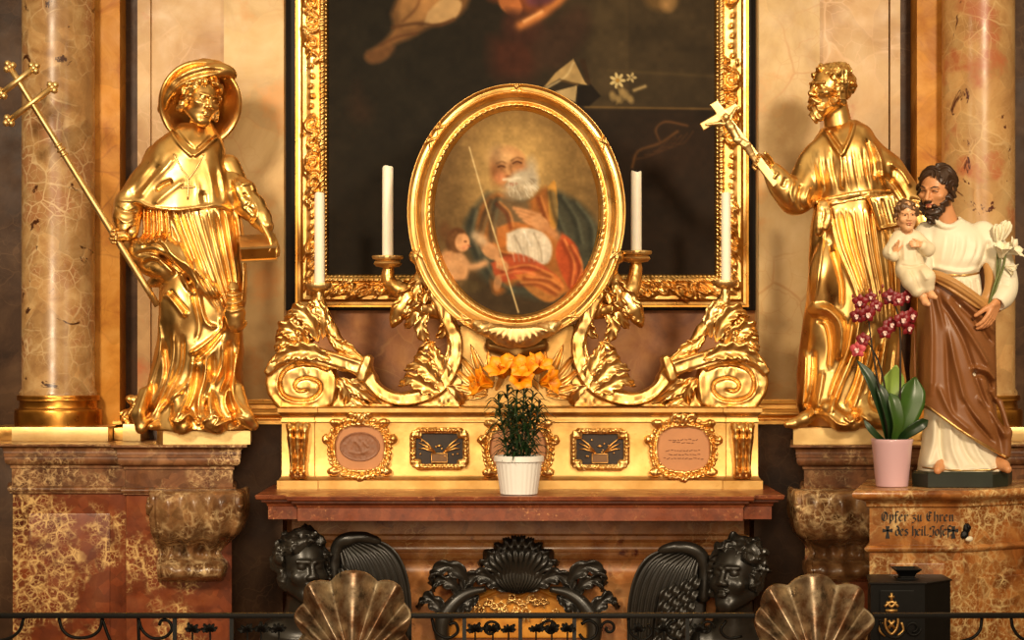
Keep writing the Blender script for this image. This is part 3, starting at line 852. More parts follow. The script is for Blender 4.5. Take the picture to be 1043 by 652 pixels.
    for sd in range(4):
        A, B = np.array(cors_o[sd], float), np.array(cors_o[(sd + 1) % 4], float)
        a, b = np.array(cors_i[sd], float), np.array(cors_i[(sd + 1) % 4], float)
        Ln = np.linalg.norm(B - A); ns = int(Ln / .9)
        s_ = np.linspace(0, 1, ns, dtype=F); tt = np.linspace(0, 1, nt_, dtype=F)
        st = []
        rnd = random.Random(3 + sd)
        q = 12.0
        while q < Ln - 12:                       # rinceau: scroll, leaf, scroll ... with plain stretches on the uprights
            gap = sd in (0, 2) and (q % 150) > 98
            if not gap:
                f = 1 if int(q / 22) % 2 else -1; cy = 17.5
                sp = [(q + 9 * (1 - a_ / 9.5) * math.cos(a_ * f), cy + 8 * (1 - a_ / 9.5) * math.sin(a_ * f)) for a_ in np.linspace(0, 7.5, 18)]
                st.append((sp, 1.5, 3.4, .02))
                st.append(([(q + 9, cy), (q + 15, cy - 6 * f), (q + 22, cy - 2 * f)], 1.7, 3.2, .1))
                for m_ in range(4):
                    x, y = q + rnd.uniform(5, 20), cy + rnd.uniform(-9, 9)
                    st.append(([(x, y), (x + rnd.uniform(-5, 5), y + rnd.uniform(-4, 4))], rnd.uniform(1.2, 2.2), rnd.uniform(1.6, 3.2), 0))
            else:
                for m_ in range(2): st.append(([(q + m_ * 11, 17), (q + 6 + m_ * 11, 15 + 3 * m_)], 1.6, 2.0, .2))
            q += 22
        uu = s_ * Ln; vv_ = tt * wdt
        H = strokes(uu.astype(F), vv_.astype(F), st)
        base = np.interp(vv_, [0, 1, 2, 6, 7, 8.5, 11, 17, 22, 24.5, 25, 27, 29, 31, 32, 33.5, 34], [-9, 0, 1, 1.5, 5, 6, 5, 7, 5, 4, 7, 8.5, 8, 6, 6, 2, -2])
        rope = np.where((vv_ > 25) & (vv_ < 31), 1, 0)[None, :] * 1.3 * np.abs(np.sin((uu[:, None] + vv_[None, :] * .6) * PI / 6))
        rope = rope + np.where(vv_ > 31.5, 1, 0)[None, :] * .7 * np.sin(uu[:, None] * PI / 2.4)
        Hh = base[None, :] + H + rope
        pu = (A[None, None] * (1 - s_)[:, None, None] + B[None, None] * s_[:, None, None]) * (1 - tt)[None, :, None] + (a[None, None] * (1 - s_)[:, None, None] + b[None, None] * s_[:, None, None]) * tt[None, :, None]
        kk = sc(Yf)
        Vx = np.stack([(pu[:, :, 0] - PX0) * kk, Yf - Hh * kk, ZC - (pu[:, :, 1] - PY0) * kk], 2).reshape(-1, 3)
        i, j = np.meshgrid(np.arange(ns - 1), np.arange(nt_ - 1), indexing='ij'); a_ = (i * nt_ + j).ravel()
        mb.add(Vx, np.stack([a_, a_ + nt_, a_ + nt_ + 1, a_ + 1], 1))
    o = mb.obj('frame', M['gold'], t)
    v = MB()
    for (x0, x1, y0, y1) in ((301, 310, -190, 313), (753.5, 762.5, -190, 313)):
        v.add(*box(X(x0, Yf), X(x1, Yf), Yf - .004, Yf + .034, Z(y1, Yf), Z(y0, Yf), .001))
    v.add(*box(X(310, Yf), X(753.5, Yf), Yf - .004, Yf + .034, Z(313, Yf), Z(305, Yf), .001))
    v.obj('frame_edge', M['gold_dark'], t, smooth=False)
    return t
large_painting()

# ---------------------------------------------------------------- oval picture
OV = (526, 216.5)
def oval_picture():
    Y = -.10
    t = thing('oval_picture', 'oval painting of a bearded saint with a child and staff, in a gilded oval frame', 'painting', (X(526, Y), Y, Z(350, Y)))
    c = Canvas(438, 614, 108, 326, .8, (104, 84, 56))
    c.oval((522, 168), (62, 56), (176, 142, 88), .7, .9); c.oval((520, 172), (40, 36), (206, 172, 112), .6, .8)
    c.oval((450, 160), (30, 60), (92, 72, 50), .8, .6); c.oval((600, 150), (30, 50), (130, 104, 66), .8, .6)
    c.oval((526, 305), (80, 40), (62, 52, 40), .5, .9); c.oval((600, 290), (30, 40), (56, 50, 40), .6, .8)
    # dark mantle and orange cope
    c.blob([(496, 196), (482, 212), (472, 232), (480, 262), (500, 290), (560, 306), (600, 280), (612, 240), (596, 212), (566, 194), (540, 200)], (70, 72, 62), 5, .95)
    c.blob([(498, 200), (512, 196), (534, 206), (556, 190), (564, 210), (566, 236), (580, 256), (594, 284), (576, 300), (556, 282), (530, 286), (506, 300), (500, 280), (512, 264), (486, 240), (488, 214)], (164, 104, 54), 4, .95)
    c.blob([(558, 190), (566, 186), (568, 228), (560, 230)], (206, 150, 72), 2, .9); c.blob([(572, 236), (588, 252), (594, 284), (582, 296), (566, 262)], (180, 82, 48), 3, .95)
    c.blob([(500, 206), (520, 200), (540, 208), (530, 236), (508, 240)], (104, 92, 72), 4, .8); c.blob([(506, 232), (524, 226), (538, 232), (520, 246), (508, 252)], (196, 120, 62), 3, .8)
    c.blob([(516, 238), (532, 232), (552, 236), (562, 250), (558, 268), (538, 268), (518, 258)], (214, 204, 184), 3, .95)
    c.line([(524, 240), (530, 252), (536, 266)], 1.3, (160, 148, 130), .7); c.line([(544, 238), (550, 252), (552, 266)], 1.3, (166, 154, 134), .7); c.line([(534, 236), (540, 250)], 1.2, (240, 234, 220), .7)
    c.blob([(500, 268), (524, 258), (550, 268), (574, 290), (560, 300), (530, 284), (508, 288)], (178, 84, 54), 3, .95); c.blob([(524, 280), (556, 276), (576, 294), (560, 308), (540, 298)], (196, 128, 66), 3, .8)
    c.line([(505, 282), (530, 276), (556, 284)], 1.6, (214, 130, 84), .7); c.line([(576, 246), (586, 270), (588, 288)], 1.6, (214, 120, 70), .6)
    # folds of the mantle and cope
    rn = random.Random(8)
    for q in ([(500, 204), (492, 222), (486, 244)], [(506, 202), (500, 226), (500, 246)], [(560, 196), (564, 216), (572, 236)], [(570, 200), (584, 222), (590, 246)], [(584, 206), (600, 228), (602, 256)], [(482, 214), (478, 236), (486, 262)], [(490, 262), (500, 282), (520, 296)]):
        c.line(q, 3.2, (44, 48, 44), .6); c.line([(x + 4, y + 1) for x, y in q], 2.0, (104, 108, 92), .45)
    for q in ([(572, 246), (582, 268), (580, 292)], [(580, 252), (590, 272), (586, 290)], [(512, 276), (536, 272), (560, 282)], [(528, 290), (548, 290), (566, 300)], [(534, 284), (556, 286), (570, 294)], [(506, 208), (516, 218), (520, 232)], [(548, 202), (552, 214), (556, 226)], [(500, 250), (508, 258), (520, 260)]):
        c.line(q, 2.6, (106, 50, 30), .55); c.line([(x + 3, y - 2) for x, y in q], 1.5, (224, 150, 88), .5)
    for i in range(7): c.line([(519 + i * 6, 240 + abs(i - 3)), (521 + i * 5.4, 252), (524 + i * 5, 266)], 1.1, (168, 156, 134) if i % 2 else (236, 228, 208), .32)
    # head
    c.oval((519, 172), (19, 23), (186, 136, 90), .2, 1, -14); c.oval((513, 161), (13, 10), (226, 182, 130), .7, .9); c.oval((504, 174), (5, 13), (140, 94, 60), .7, .7); c.oval((510, 180), (5, 5), (206, 134, 98), .8, .7); c.oval((531, 175), (6, 6), (198, 130, 92), .8, .6)
    c.oval((511, 170.5), (5.5, 3.6), (122, 80, 54), .8, .65, -8); c.oval((526, 166.5), (5.5, 3.6), (122, 80, 54), .8, .65, -12)
    c.line([(506, 166.5), (511, 164.5), (515.5, 166.5)], 1.3, (112, 80, 56), .6); c.line([(521, 163.5), (526.5, 160.5), (532, 162)], 1.3, (112, 80, 56), .6)
    c.line([(507.5, 170), (511, 169), (515, 170.5)], 1.0, (74, 46, 32), .75); c.line([(522.5, 166.5), (526.5, 164.6), (531, 166)], 1.0, (74, 46, 32), .75)
    c.line([(516.5, 166), (516, 172), (518, 177)], 1.8, (222, 170, 120), .6); c.line([(520, 167), (521, 174), (522.5, 178)], 1.6, (140, 94, 64), .5); c.oval((518.5, 179.5), (3.6, 1.4), (120, 74, 52), .6, .6)
    c.oval((533, 187), (16, 14), (196, 184, 160), .35, 1, -20); c.oval((527, 195), (14, 8), (176, 162, 138), .5, .9); c.oval((541, 174), (6, 12), (186, 174, 152), .6, .8); c.oval((505, 156), (5, 8), (150, 124, 94), .8, .5)
    c.oval((522, 187.5), (4.2, 1.7), (150, 84, 64), .5, .8, -8)
    for i in range(110):
        an, r = rn.uniform(-.5, 3.3), rn.uniform(.35, 1.0); x, y = 530 + 15 * r * math.cos(an), 186 + 12.5 * r * math.sin(an)
        dx, dy = (x - 522) * .18, 2.2 + (y - 178) * .16
        c.line([(x, y), (x + dx * .5 + rn.uniform(-1, 1), y + dy * .5), (x + dx, y + dy)], .7, rn.choice(((226, 218, 198), (200, 188, 164), (150, 134, 108), (176, 162, 136))), .42)
    c.line([(513, 183), (519, 182.5), (524, 185)], 1.5, (214, 202, 178), .85); c.line([(530, 181), (524, 182), (519, 184)], 1.5, (224, 214, 190), .85)
    # hands
    for q in [(528, 213), (531, 217), (534, 221), (538, 225)]: c.line([(550, q[1] + 6), (540, q[1] + 3), (q[0] - 4, q[1] - 1)], 2.2, (206, 150, 104), .95)
    c.oval((550, 227), (10, 7), (208, 154, 108), .3, .95, 30); c.line([(556, 232), (566, 240)], 5, (196, 140, 96), .9)
    for i in range(4): c.line([(500, 258), (506 + i * 3, 264 + i * 1.5), (507 + i * 3, 272 + i)], 2.0, (204, 152, 106), .95)
    c.oval((500, 256), (11, 7), (206, 154, 108), .3, .95, 40); c.line([(490, 244), (497, 252)], 5.5, (198, 146, 102), .9); c.line([(484, 240), (492, 246)], 5, (214, 186, 150), .8)
    c.oval((507, 288), (4, 8), (196, 144, 100), .4, .8, 10)
    # child
    c.oval((462, 272), (15, 19), (196, 148, 104), .25, .98, -15); c.oval((466, 245), (11, 13), (112, 78, 50), .2, 1); c.oval((471, 247), (7.5, 9.5), (206, 154, 110), .25, 1)
    c.line([(468, 262), (480, 272), (494, 268)], 4, (206, 158, 114), .95); c.line([(456, 262), (454, 280), (470, 288)], 4, (190, 140, 98), .9); c.oval((474, 246), (1.6, 1.1), (84, 52, 36), .6, .7); c.line([(477, 250), (479, 251)], 1.0, (150, 84, 62), .7); c.oval((473, 252), (3, 2.4), (214, 140, 104), .7, .6); c.line([(458, 238), (464, 234), (470, 236)], 2.4, (84, 56, 36), .7); c.line([(455, 246), (457, 254)], 2.4, (84, 56, 36), .6); c.oval((458, 276), (7, 10), (222, 176, 130), .7, .6); c.line([(452, 284), (462, 290)], 2, (140, 96, 66), .6)
    c.oval((472, 292), (20, 7), (84, 72, 50), .4, .8); c.oval((453, 235), (6, 9), (100, 68, 44), .5, .7)
    c.line([(478, 150), (494, 206), (511, 262), (528, 318)], .9, (214, 190, 140), .9); c.oval((474, 146), (5, 4), (150, 122, 80), .5, .7)
    c.mottle(.16, .12)
    c.c = (c.c * .80 + np.array((96, 76, 50), F) * .12 - 84) * 1.12 + 74
    ov = lambda U, V: ((U - OV[0]) / 85) ** 2 + ((V - OV[1]) / 105) ** 2 < 1
    c.obj('canvas', Y, M['canvas'], t, keep=ov)
    # frame ring
    n, pn = 900, 60
    th = np.linspace(0, 2 * PI, n, endpoint=False); q = np.linspace(0, 1, pn) * 29
    hgt = np.interp(q, [0, .6, 2, 3, 6, 8.5, 9.2, 10, 14, 18.5, 19.5, 21, 24, 26.5, 27.5, 28.4, 29], [-3, 1, 2.5, 4.5, 6.5, 6, 4.4, 4.2, 6.2, 10.5, 12.6, 11.5, 10.8, 12.2, 14, 12.5, -6])
    T, Q = th[:, None], q[None, :]
    band = np.exp(-((Q - 5.6) / 2.6) ** 2)
    ph = T * 46 + (Q - 5.6) * .5
    Hh = hgt[None, :] + band * (1.7 * np.abs(np.sin(ph)) + .6 * np.sin(ph * 2 + 1)) * np.where(Q < 9.3, 1, 0)
    for ang in (-1.57, -.6, .35, 2.8, 3.75, -2.4, 1.0, 2.1):       # crossed ribbons on the outer roll
        for w in (-1, 1):
            dd = ((T - ang + PI) % (2 * PI) - PI) * 115 + w * (Q - 24) * 1.3
            Hh = Hh + 1.5 * np.exp(-(dd / 1.6) ** 2) * np.exp(-((Q - 24) / 4.2) ** 4)
    Hh = Hh * .8
    rx, ry = 83 + Q * (28.5 / 29), 103.5 + Q * (27.5 / 29)
    k = sc(Y)
    Vx = np.stack([(OV[0] + rx * np.cos(T) - PX0) * k, Y - Hh * k * 1.15 + 0 * T, ZC - (OV[1] + ry * np.sin(T) - PY0) * k], 2).reshape(-1, 3)
    i, j = np.meshgrid(np.arange(n), np.arange(pn - 1), indexing='ij'); i2 = (i + 1) % n
    f = np.stack([(i * pn + j).ravel(), (i2 * pn + j).ravel(), (i2 * pn + j + 1).ravel(), (i * pn + j + 1).ravel()], 1)
    mobj('frame', Vx, f[:, ::-1], M['gold'], t)
    v, f = [], []
    m = 120
    for (d, yy) in ((110, Y + .005), (110, Y + .07), (80, Y + .07)):
        for a in np.linspace(0, 2 * PI, m, endpoint=False):
            v.append(P(OV[0] + (d) * math.cos(a), OV[1] + (d + 19) * math.sin(a), Y)[:1] + (yy,) + P(0, OV[1] + (d + 19) * math.sin(a), Y)[2:])
    for r in (0, 1):
        for j in range(m): f.append([r * m + j, (r + 1) * m + j, (r + 1) * m + (j + 1) % m, r * m + (j + 1) % m])
    mobj('frame_back', v, f, M['gold_dark'], t)
    # shell clasp at the bottom of the frame
    g = Grid(478, 576, 318, 362, -28, 6, .8)
    g.chain([(484, 330, -14), (500, 337, -17), (526, 342, -19), (552, 337, -17), (568, 330, -14)], [4, 7, 9, 7, 4], 4, 4)
    st = []
    for i in range(-6, 7): st.append(([(526 + i * 3, 333), (526 + i * 6.2, 343 - abs(i) * .8), (526 + i * 7.0, 351 - abs(i) * 2)], 1.7, 2.2, .1))
    g.ell((526, 347, -17), (22, 7, 7), 5); g.relief(st, .8, .3)
    v, f = g.mesh(Y); mobj('shell_clasp', v, f, M['gold_pale'], t)
    return t
oval_picture()

# ---------------------------------------------------------------- gilded retable: predella, centre panel, scroll brackets
RET = thing('gilded_retable', 'gilded carved retable with scroll brackets and relic frames, standing on the altar table', 'altarpiece', (X(528), .15, Z(498)))
YR = .10
def uvw(p, Y0=YR):
    k = sc(Y0); return ((p[0] - PX0) * k, Y0 + (p[2] if len(p) > 2 else 0) * k, ZC - (p[1] - PY0) * k)
def flat_leaf(name, pts, width, mat, parent, Y0=YR, lobes=5, mir=None, face=(0, -1, 0), **kw):
    if mir is not None: pts = [(2 * mir - p[0], *p[1:]) for p in pts]
    w = np.array([uvw(p, Y0) for p in pts]); tg = w[-1] - w[0]; tg /= np.linalg.norm(tg)
    side = np.cross(tg, np.array(face, float))
    v, f = leaf_mesh(w, side, width * sc(Y0), lobes=lobes, **kw)
    return mobj(name, v, f, mat, parent)

zt = lambda y: Z(y, 0)
mb = MB()
fp = [(X(287), .0), (X(320), .0), (X(320.4), .012), (X(739.6), .012), (X(740), .0), (X(772), .0), (X(772), .40), (X(287), .40)]
pr = [(.018, zt(498)), (.018, zt(489.5)), (.012, zt(488.5)), (.004, zt(486)), (0, zt(484)), (0, zt(431)), (.004, zt(430))] + arc((.004, zt(429)), (.012, zt(421)), .25, 6) + [(.016, zt(420)), (.016, zt(416)), (.008, zt(414.5)), (-.02, zt(414))]
v, f = polyloft(fp, pr); mobj('predella', v, f, M['gold_flat'], RET, sharp=30)
# sunk field lines
v, f = MB(), None
for a, b in ():  v.add(*box(X(a), X(b), .004, .03, zt(474), zt(471.5), .001))


for n_, (ca, w_) in enumerate(((304, 13), (756, 13))):       # fluted end pilasters with hanging leaf
    g = Grid(ca - 20, ca + 20, 426, 492, -14, 8, .6)
    g.plate([(ca - 12, 431), (ca + 12, 431), (ca + 10, 460), (ca + 8, 485), (ca - 8, 485), (ca - 10, 460)], -4, 6, 1.5)
    for i in (-1, 0, 1): g.chain([(ca + i * 8, 434, -5), (ca + i * 7.5, 446, -7), (ca + i * 6, 466, -5), (ca + i * 5.5, 484, -4)], [4.4, 4.6, 3.2, 3.6], 2)
    for i in (-1, 0, 1): g.ell((ca + i * 7.5, 438, -7), (4.6, 5.5, 5), 1.5); g.ell((ca + i * 6, 480, -6), (3.4, 3.6, 4), 1.5)
    g.ell((ca, 452, -7), (4, 7, 4), 2)
    g.relief([([(ca + i * 4, 434), (ca + i * 3.4, 460), (ca + i * 3, 484)], 1.0, -1.6 if i % 2 else 1.0) for i in range(-3, 4)], .5, .5)
    v, f = g.mesh(0.0); mobj('end_pilaster', v, f, M['gold'], RET)

def superring(c, rx, ry, p=2.7, n=64, ph=0):
    out = []
    for a in np.linspace(0, 2 * PI, n, endpoint=False):
        ca, sa = math.cos(a), math.sin(a)
        r = (abs(ca) ** p + abs(sa) ** p) ** (-1 / p); out.append((c[0] + rx * r * ca, c[1] + ry * r * sa))
    return out
def cartouche(cx, cy, rx, ry, kind, label=None):
    g = Grid(cx - rx - 12, cx + rx + 12, cy - ry - 12, cy + ry + 12, -12, 5, .6)
    ring = superring((cx, cy), rx - 3, ry - 3)
    g.band(ring + [ring[0]], 4.2, -3, 4, 1.5, sm=1)
    rg = superring((cx, cy), rx - 1, ry - 1); g.chain([(a, b, -4) for a, b in rg + [rg[0]]], 1.7, 1.5)
    rg = superring((cx, cy), rx - 6, ry - 6); g.chain([(a, b, -3) for a, b in rg + [rg[0]]], 1.2, 1.5)
    for s_ in (-1, 1):
        g.ell((cx + s_ * (rx + 2), cy - 9, -4), (4.2, 5, 4), 2); g.ell((cx + s_ * (rx - 5), cy + ry - 6, -4), (6, 4.5, 4), 2.5); g.ell((cx + s_ * (rx - 7), cy - ry + 4, -4), (6, 4, 4), 2.5)
        g.chain([(cx + s_ * 3, cy - ry - 2, -5), (cx + s_ * 9, cy - ry - 4, -5), (cx + s_ * 14, cy - ry + 1, -4)], [2.4, 2.6, 1.6], 1.5)
        g.chain([(cx, cy - ry + 6, -4), (cx + s_ * 6, cy - ry + 2, -4), (cx + s_ * 13, cy - ry + 3, -3)], [2.0, 1.8, 1.2], 1.5)
        g.chain([(cx, cy + ry, -4), (cx + s_ * 7, cy + ry - 1, -4), (cx + s_ * 15, cy + ry - 1, -4)], [3, 2.6, 1.6], 1.5)
    g.ell((cx, cy - ry - 1, -6), (4.5, 5.5, 4), 1.5); g.ell((cx, cy + ry + 1, -5), (4.5, 3.5, 4), 1.5)
    st = [([(cx + (rx - 4) * math.cos(a), cy + (ry - 4) * math.sin(a)), (cx + (rx + 3) * math.cos(a + .12), cy + (ry + 3) * math.sin(a + .12))], .9, -1.2, 0) for a in np.linspace(0, 2 * PI, 40)]
    g.relief(st, .7, .4)
    v, f = g.mesh(.012); fr = mobj('cartouche_frame', v, f, M['gold'], RET, label=label)
    pl = superring((cx, cy + 1), rx - 7, ry - 7)
    pv = polyloft([(X(a, .01), -Z(b, .01)) for a, b in pl][::1], [(0, 0), (0, .005)])
    vv = np.array(pv[0]); vv = np.stack([vv[:, 0], .014 - vv[:, 2], -vv[:, 1]], 1)
    q = mobj('plaque', vv, pv[1], M['plaque'], fr, smooth=False)
    if kind == 'medal':
        g = Grid(cx - 24, cx + 24, cy - 20, cy + 20, -4, 3, .5)
        el = [(cx + 20 * math.cos(a), cy - 1 + 14.5 * math.sin(a)) for a in np.linspace(0, 2 * PI, 48, endpoint=False)]
        g.plate(el, -1.6, 2, .5); g.relief([(el + [el[0]], 1.0, .8, 0), ([(cx - 6, cy - 8), (cx, cy - 2), (cx + 5, cy + 8)], 1.5, .8), ([(cx - 12, cy + 4), (cx, cy + 6), (cx + 10, cy + 2)], 1.2, .6), ([(cx + 3, cy - 7), (cx + 9, cy)], 1.2, .6)], .3, .6)
        v, f = g.mesh(.012); mobj('medallion', v, f, M['plaque_dark'], fr)
    elif kind == 'worn':
        b = MB(); rn = random.Random(5)
        for r_, (y, w) in enumerate(((-9, 15), (-6, 11), (2, 18), (6, 15), (10, 20))):
            x = -w
            while x < w:
                l = rn.uniform(1.5, 4)
                b.add(*tube([P(cx + x, cy + y + rn.uniform(-.8, .8), .0075), P(cx + x + l, cy + y + rn.uniform(-.8, .8), .0075)], .0016, 6)); x += l + 1.2
        b.obj('worn_embroidery', M['plaque_dark'], fr)
    return fr
cartouche(366.5, 456, 32, 30, 'medal', 'gilded cartouche frame around a brown oval medallion')
cartouche(528, 457, 36, 30, 'plain', 'gilded cartouche frame half hidden by the white flower pot')
cartouche(696, 457, 34, 30, 'worn', 'gilded cartouche frame around faded worn embroidery')

def reliquary(cx, cy, label):
    hw, hh = 27, 17.5
    g = Grid(cx - 36, cx + 36, cy - 27, cy + 27, -10, 5, .6)
    ring = [(cx - hw + 6, cy - hh - 1), (cx + hw - 6, cy - hh - 1), (cx + hw - 6, cy - hh + 4), (cx + hw, cy - hh + 4), (cx + hw, cy + hh - 4), (cx + hw - 6, cy + hh - 4), (cx + hw - 6, cy + hh + 1), (cx - hw + 6, cy + hh + 1), (cx - hw + 6, cy + hh - 4), (cx - hw, cy + hh - 4), (cx - hw, cy - hh + 4), (cx - hw + 6, cy - hh + 4)]
    g.band(ring + [ring[0]], 3.2, -4, 4, 1.2, sm=1)
    for p0, p1 in ((ring[0], ring[1]), (ring[6], ring[7]), (ring[3], ring[4]), (ring[9], ring[10])):
        n = int(max(abs(p1[0] - p0[0]), abs(p1[1] - p0[1])) / 3.4)
        for i in range(n + 1):
            a = i / n; g.ell((p0[0] + (p1[0] - p0[0]) * a, p0[1] + (p1[1] - p0[1]) * a, -4.5), (1.7, 1.7, 1.5), .6)
    for a in (-1, 1):
        for b in (-1, 1): g.plate([(cx + a * (hw - 3) - 3.6, cy + b * (hh - 2) - 3.4), (cx + a * (hw - 3) + 3.6, cy + b * (hh - 2) - 3.4), (cx + a * (hw - 3) + 3.6, cy + b * (hh - 2) + 3.4), (cx + a * (hw - 3) - 3.6, cy + b * (hh - 2) + 3.4)], -5.5, 4, 1)
    g.relief([], .4, .5)
    v, f = g.mesh(.012); fr = mobj('reliquary_frame', v, f, M['gold'], RET, label=label)
    v, f = box(X(cx - 26, .01), X(cx + 26, .01), .008, .020, Z(cy + 16, .01), Z(cy - 16, .01)); mobj('velvet', v, f, M['relic_dark'], fr, smooth=False)
    v, f = box(X(cx - 8, .0), X(cx + 8, .0), .002, .010, Z(cy + 14, 0), Z(cy + 5, 0), .001); mobj('relic_label', v, f, M['relic_paper'], fr, smooth=False)
    b = MB(); rn = random.Random(int(cx))
    b.add(*tube([P(cx - 8, cy + 5, 0), P(cx + 8, cy + 5, 0), P(cx + 8, cy + 14, 0), P(cx - 8, cy + 14, 0), P(cx - 8, cy + 5, 0)], .0022, 6))
    for s_ in (-1, 1):
        for q in (0, 4, 8):
            b.add(*tube([P(cx + s_ * 4, cy + 4, .004), P(cx + s_ * (12 + q * .5), cy - 5 + q * .6, .002), P(cx + s_ * (21), cy - 12 + q * 1.5, .004)], [.003, .004, .0015], 6))
        for i in range(6): b.add(*lathe([(.0005, -.004), (.005, 0), (.0005, .004)], P(cx + s_ * rn.uniform(2, 20), cy + rn.uniform(-10, 8), .002), 8))
    b.add(*lathe([(.0005, -.006), (.012, 0), (.0005, .006)], P(cx, cy - 3, .004), 10))
    b.obj('relic_flowers', M['gold_old'], fr)
reliquary(447.5, 457, 'small gilded relic frame with dark velvet, left of the flower pot')
reliquary(611, 457.5, 'small gilded relic frame with dark velvet, right of the flower pot')

# centre panel behind the oval, with acanthus sprays
g = Grid(446, 606, 318, 422, -8, 16, .9)
g.plate([(468, 330), (585, 330), (590, 372), (600, 416), (452, 416), (462, 372)], -1, 12, 2)
g.chain([(500, 352, 0), (526, 358, -2), (552, 352, 0)], [5, 7, 5], 4)
v, f = g.mesh(YR); mobj('centre_panel', v, f, M['gold_flat'], RET)
for s_ in (-1, 1):
    ms = None if s_ > 0 else 526.5
    for k_, (a, b, c_, wd_) in enumerate([((556, 396), (566, 372), (574, 350), 6), ((556, 398), (574, 376), (590, 356), 5), ((556, 400), (578, 386), (594, 372), 5), ((558, 402), (576, 396), (594, 392), 5), ((556, 402), (574, 404), (588, 408), 4), ((552, 396), (554, 374), (556, 356), 5), ((548, 398), (540, 380), (536, 366), 4)]):
        flat_leaf('acanthus_leaf', [(a[0], a[1], -2), (b[0], b[1], -7), (c_[0], c_[1], -3)], wd_ * .95, M['gold'], RET, lobes=0, mir=ms, rib=.4, cup=.3, thick=.006)

def bracket(mir, inner, outer, lab):
    """scroll bracket, modelled for the left side in picture units; mir = mirror axis or None"""
    g = Grid(264, 480, 252, 424, -34, 20, .85)
    drum = [(275, 374), (289, 361), (310, 357), (330, 363), (342, 378), (344, 398), (334, 415), (292, 418), (278, 406), (272, 390)]
    drum = [tuple(q) for q in spline(drum + [drum[0]], 4)[:-1]]
    g.plate(drum, -20, 18, 3)
    spi = [(338, 378), (322, 372), (304, 372), (291, 379), (287, 391), (291, 402), (303, 407), (319, 406), (328, 398), (326, 389), (316, 385), (306, 387), (302, 393), (306, 398), (317, 397)]
    g.band([(276, 378), (288, 365), (308, 359), (336, 366), (358, 372), (372, 376)], [4, 8, 8, 7.5, 8, 8], -27, 18, 3)
    g.band([(376, 366), (370, 384)], 4.2, -30, 19, 2, sm=1)
    g.band([(373, 380), (386, 397), (406, 405), (428, 402), (448, 391), (459, 372), (463, 350), (459, 332), (449, 310), (438, 290), (431, 272)], [8, 7, 6.5, 7, 8, 8, 7.5, 7, 6.5, 6, 6], -25, 16, 3)
    g.plate([(332, 416), (340, 386), (368, 384), (386, 402), (406, 410), (430, 407), (452, 396), (464, 376), (470, 350), (472, 416)], -4, 16, 1.5)
    g.chain([(outer[0], outer[1] + 10, -6), (outer[0] + 3, outer[1] + 26, -8), (338, 336, -12), (347, 352, -12), (358, 359, -12), (372, 370, -12)], [4.5, 5.5, 6.5, 6, 5, 5], 3, 3)
    g.chain([(inner[0] + 1, inner[1] + 14, -8), (inner[0] + 2, inner[1] + 28, -8), (414, 299, -14), (428, 312, -14), (446, 318, -12)], [5, 6, 9, 9, 7], 4, 3)
    g.chain([(402, 330, -14), (408, 316, -16), (418, 306, -16)], [4, 8, 8], 4, 3)
    g.chain([(428, 262, -14), (434, 266, -18), (436, 276, -16), (428, 288, -14), (420, 298, -12)], [8, 9.5, 8, 8, 7], 4)
    g.ell((437, 262, -20), (8.5, 8, 8), 2); g.ell((424, 262, -14), (7, 7, 8), 3)
    for c_, r_ in (((306, 342, -8), (15, 15, 12)), ((318, 326, -8), (9, 12, 9)), ((296, 350, -12), (9, 8, 8)), ((300, 328, -10), (10, 8, 8)), ((322, 312, -8), (7, 8, 7))): g.ell(c_, r_, 5)
    st = [(spi, 1.25, -3.6, .03), ([(a + (a - 306) * .14, b + (b - 392) * .14) for a, b in spi[:9]], 1.6, .8, .1), 
          
          ([(290, 358), (310, 352), (340, 360), (370, 370)], 1.5, 1.2, .1), ([(284, 370), (308, 365), (338, 372), (366, 382)], 1.2, -1.6, .1),
          ([(378, 378), (390, 392), (408, 400), (430, 396), (448, 384), (456, 366), (458, 350), (452, 330)], 1.3, -1.6, .1),
          ([(374, 388), (388, 404), (408, 411), (434, 408), (456, 394), (468, 372), (471, 350), (466, 328)], 1.4, 1.4, .1),
          ([(350, 388), (360, 398), (380, 410)], 2.2, 2.4), ([(346, 392), (354, 410)], 2.2, 2.4)]
    rn = random.Random(11)
    for i in range(26):
        a, b = rn.uniform(288, 330), rn.uniform(312, 356); st.append(([(a, b), (a + rn.uniform(-9, 5), b + rn.uniform(-8, 4)), (a - rn.uniform(2, 9), b + rn.uniform(0, 8))], rn.uniform(1.2, 2), rn.choice((2.2, -2.4, 1.8)), .2))
    for i in range(22):
        a, b = rn.uniform(402, 444), rn.uniform(290, 330); st.append(([(a, b), (a - rn.uniform(2, 8), b + rn.uniform(3, 9))], rn.uniform(1.2, 1.9), rn.choice((2, -2.2, 1.6)), .2))
    for q in np.linspace(0, 5.5, 3): st.append(([(437 + 6 * math.cos(a) * (1 - a / 9), 262 + 6 * math.sin(a) * (1 - a / 9)) for a in np.linspace(q, q + 2.4, 6)], 1.1, -1.8, .1))
    g.relief(st, .7, .22)
    v, f = g.mesh(YR, mir); b = mobj('scroll_bracket', v, f, M['gold'], RET, label=lab)
    A = M['gold']
    def LF(pts, w, lobes=5, **kw): flat_leaf('acanthus_leaf', pts, w * 1.2, A, b, lobes=lobes, mir=mir, **{'rib': .13, 'thick': .006, 'lobe_d': .26, **kw})
    LF([(340, 366, -29), (318, 358, -33), (296, 360, -32), (278, 374, -26)], 8.5, 6)
    LF([(318, 356, -16), (304, 340, -22), (290, 334, -20), (283, 342, -14)], 8)
    LF([(326, 350, -16), (318, 328, -20), (304, 316, -18), (292, 322, -12)], 7.5)
    LF([(312, 358, -18), (298, 350, -22), (288, 348, -20), (282, 356, -16)], 6.5)
    LF([(330, 346, -14), (332, 326, -18), (326, 312, -16), (316, 308, -12)], 6)
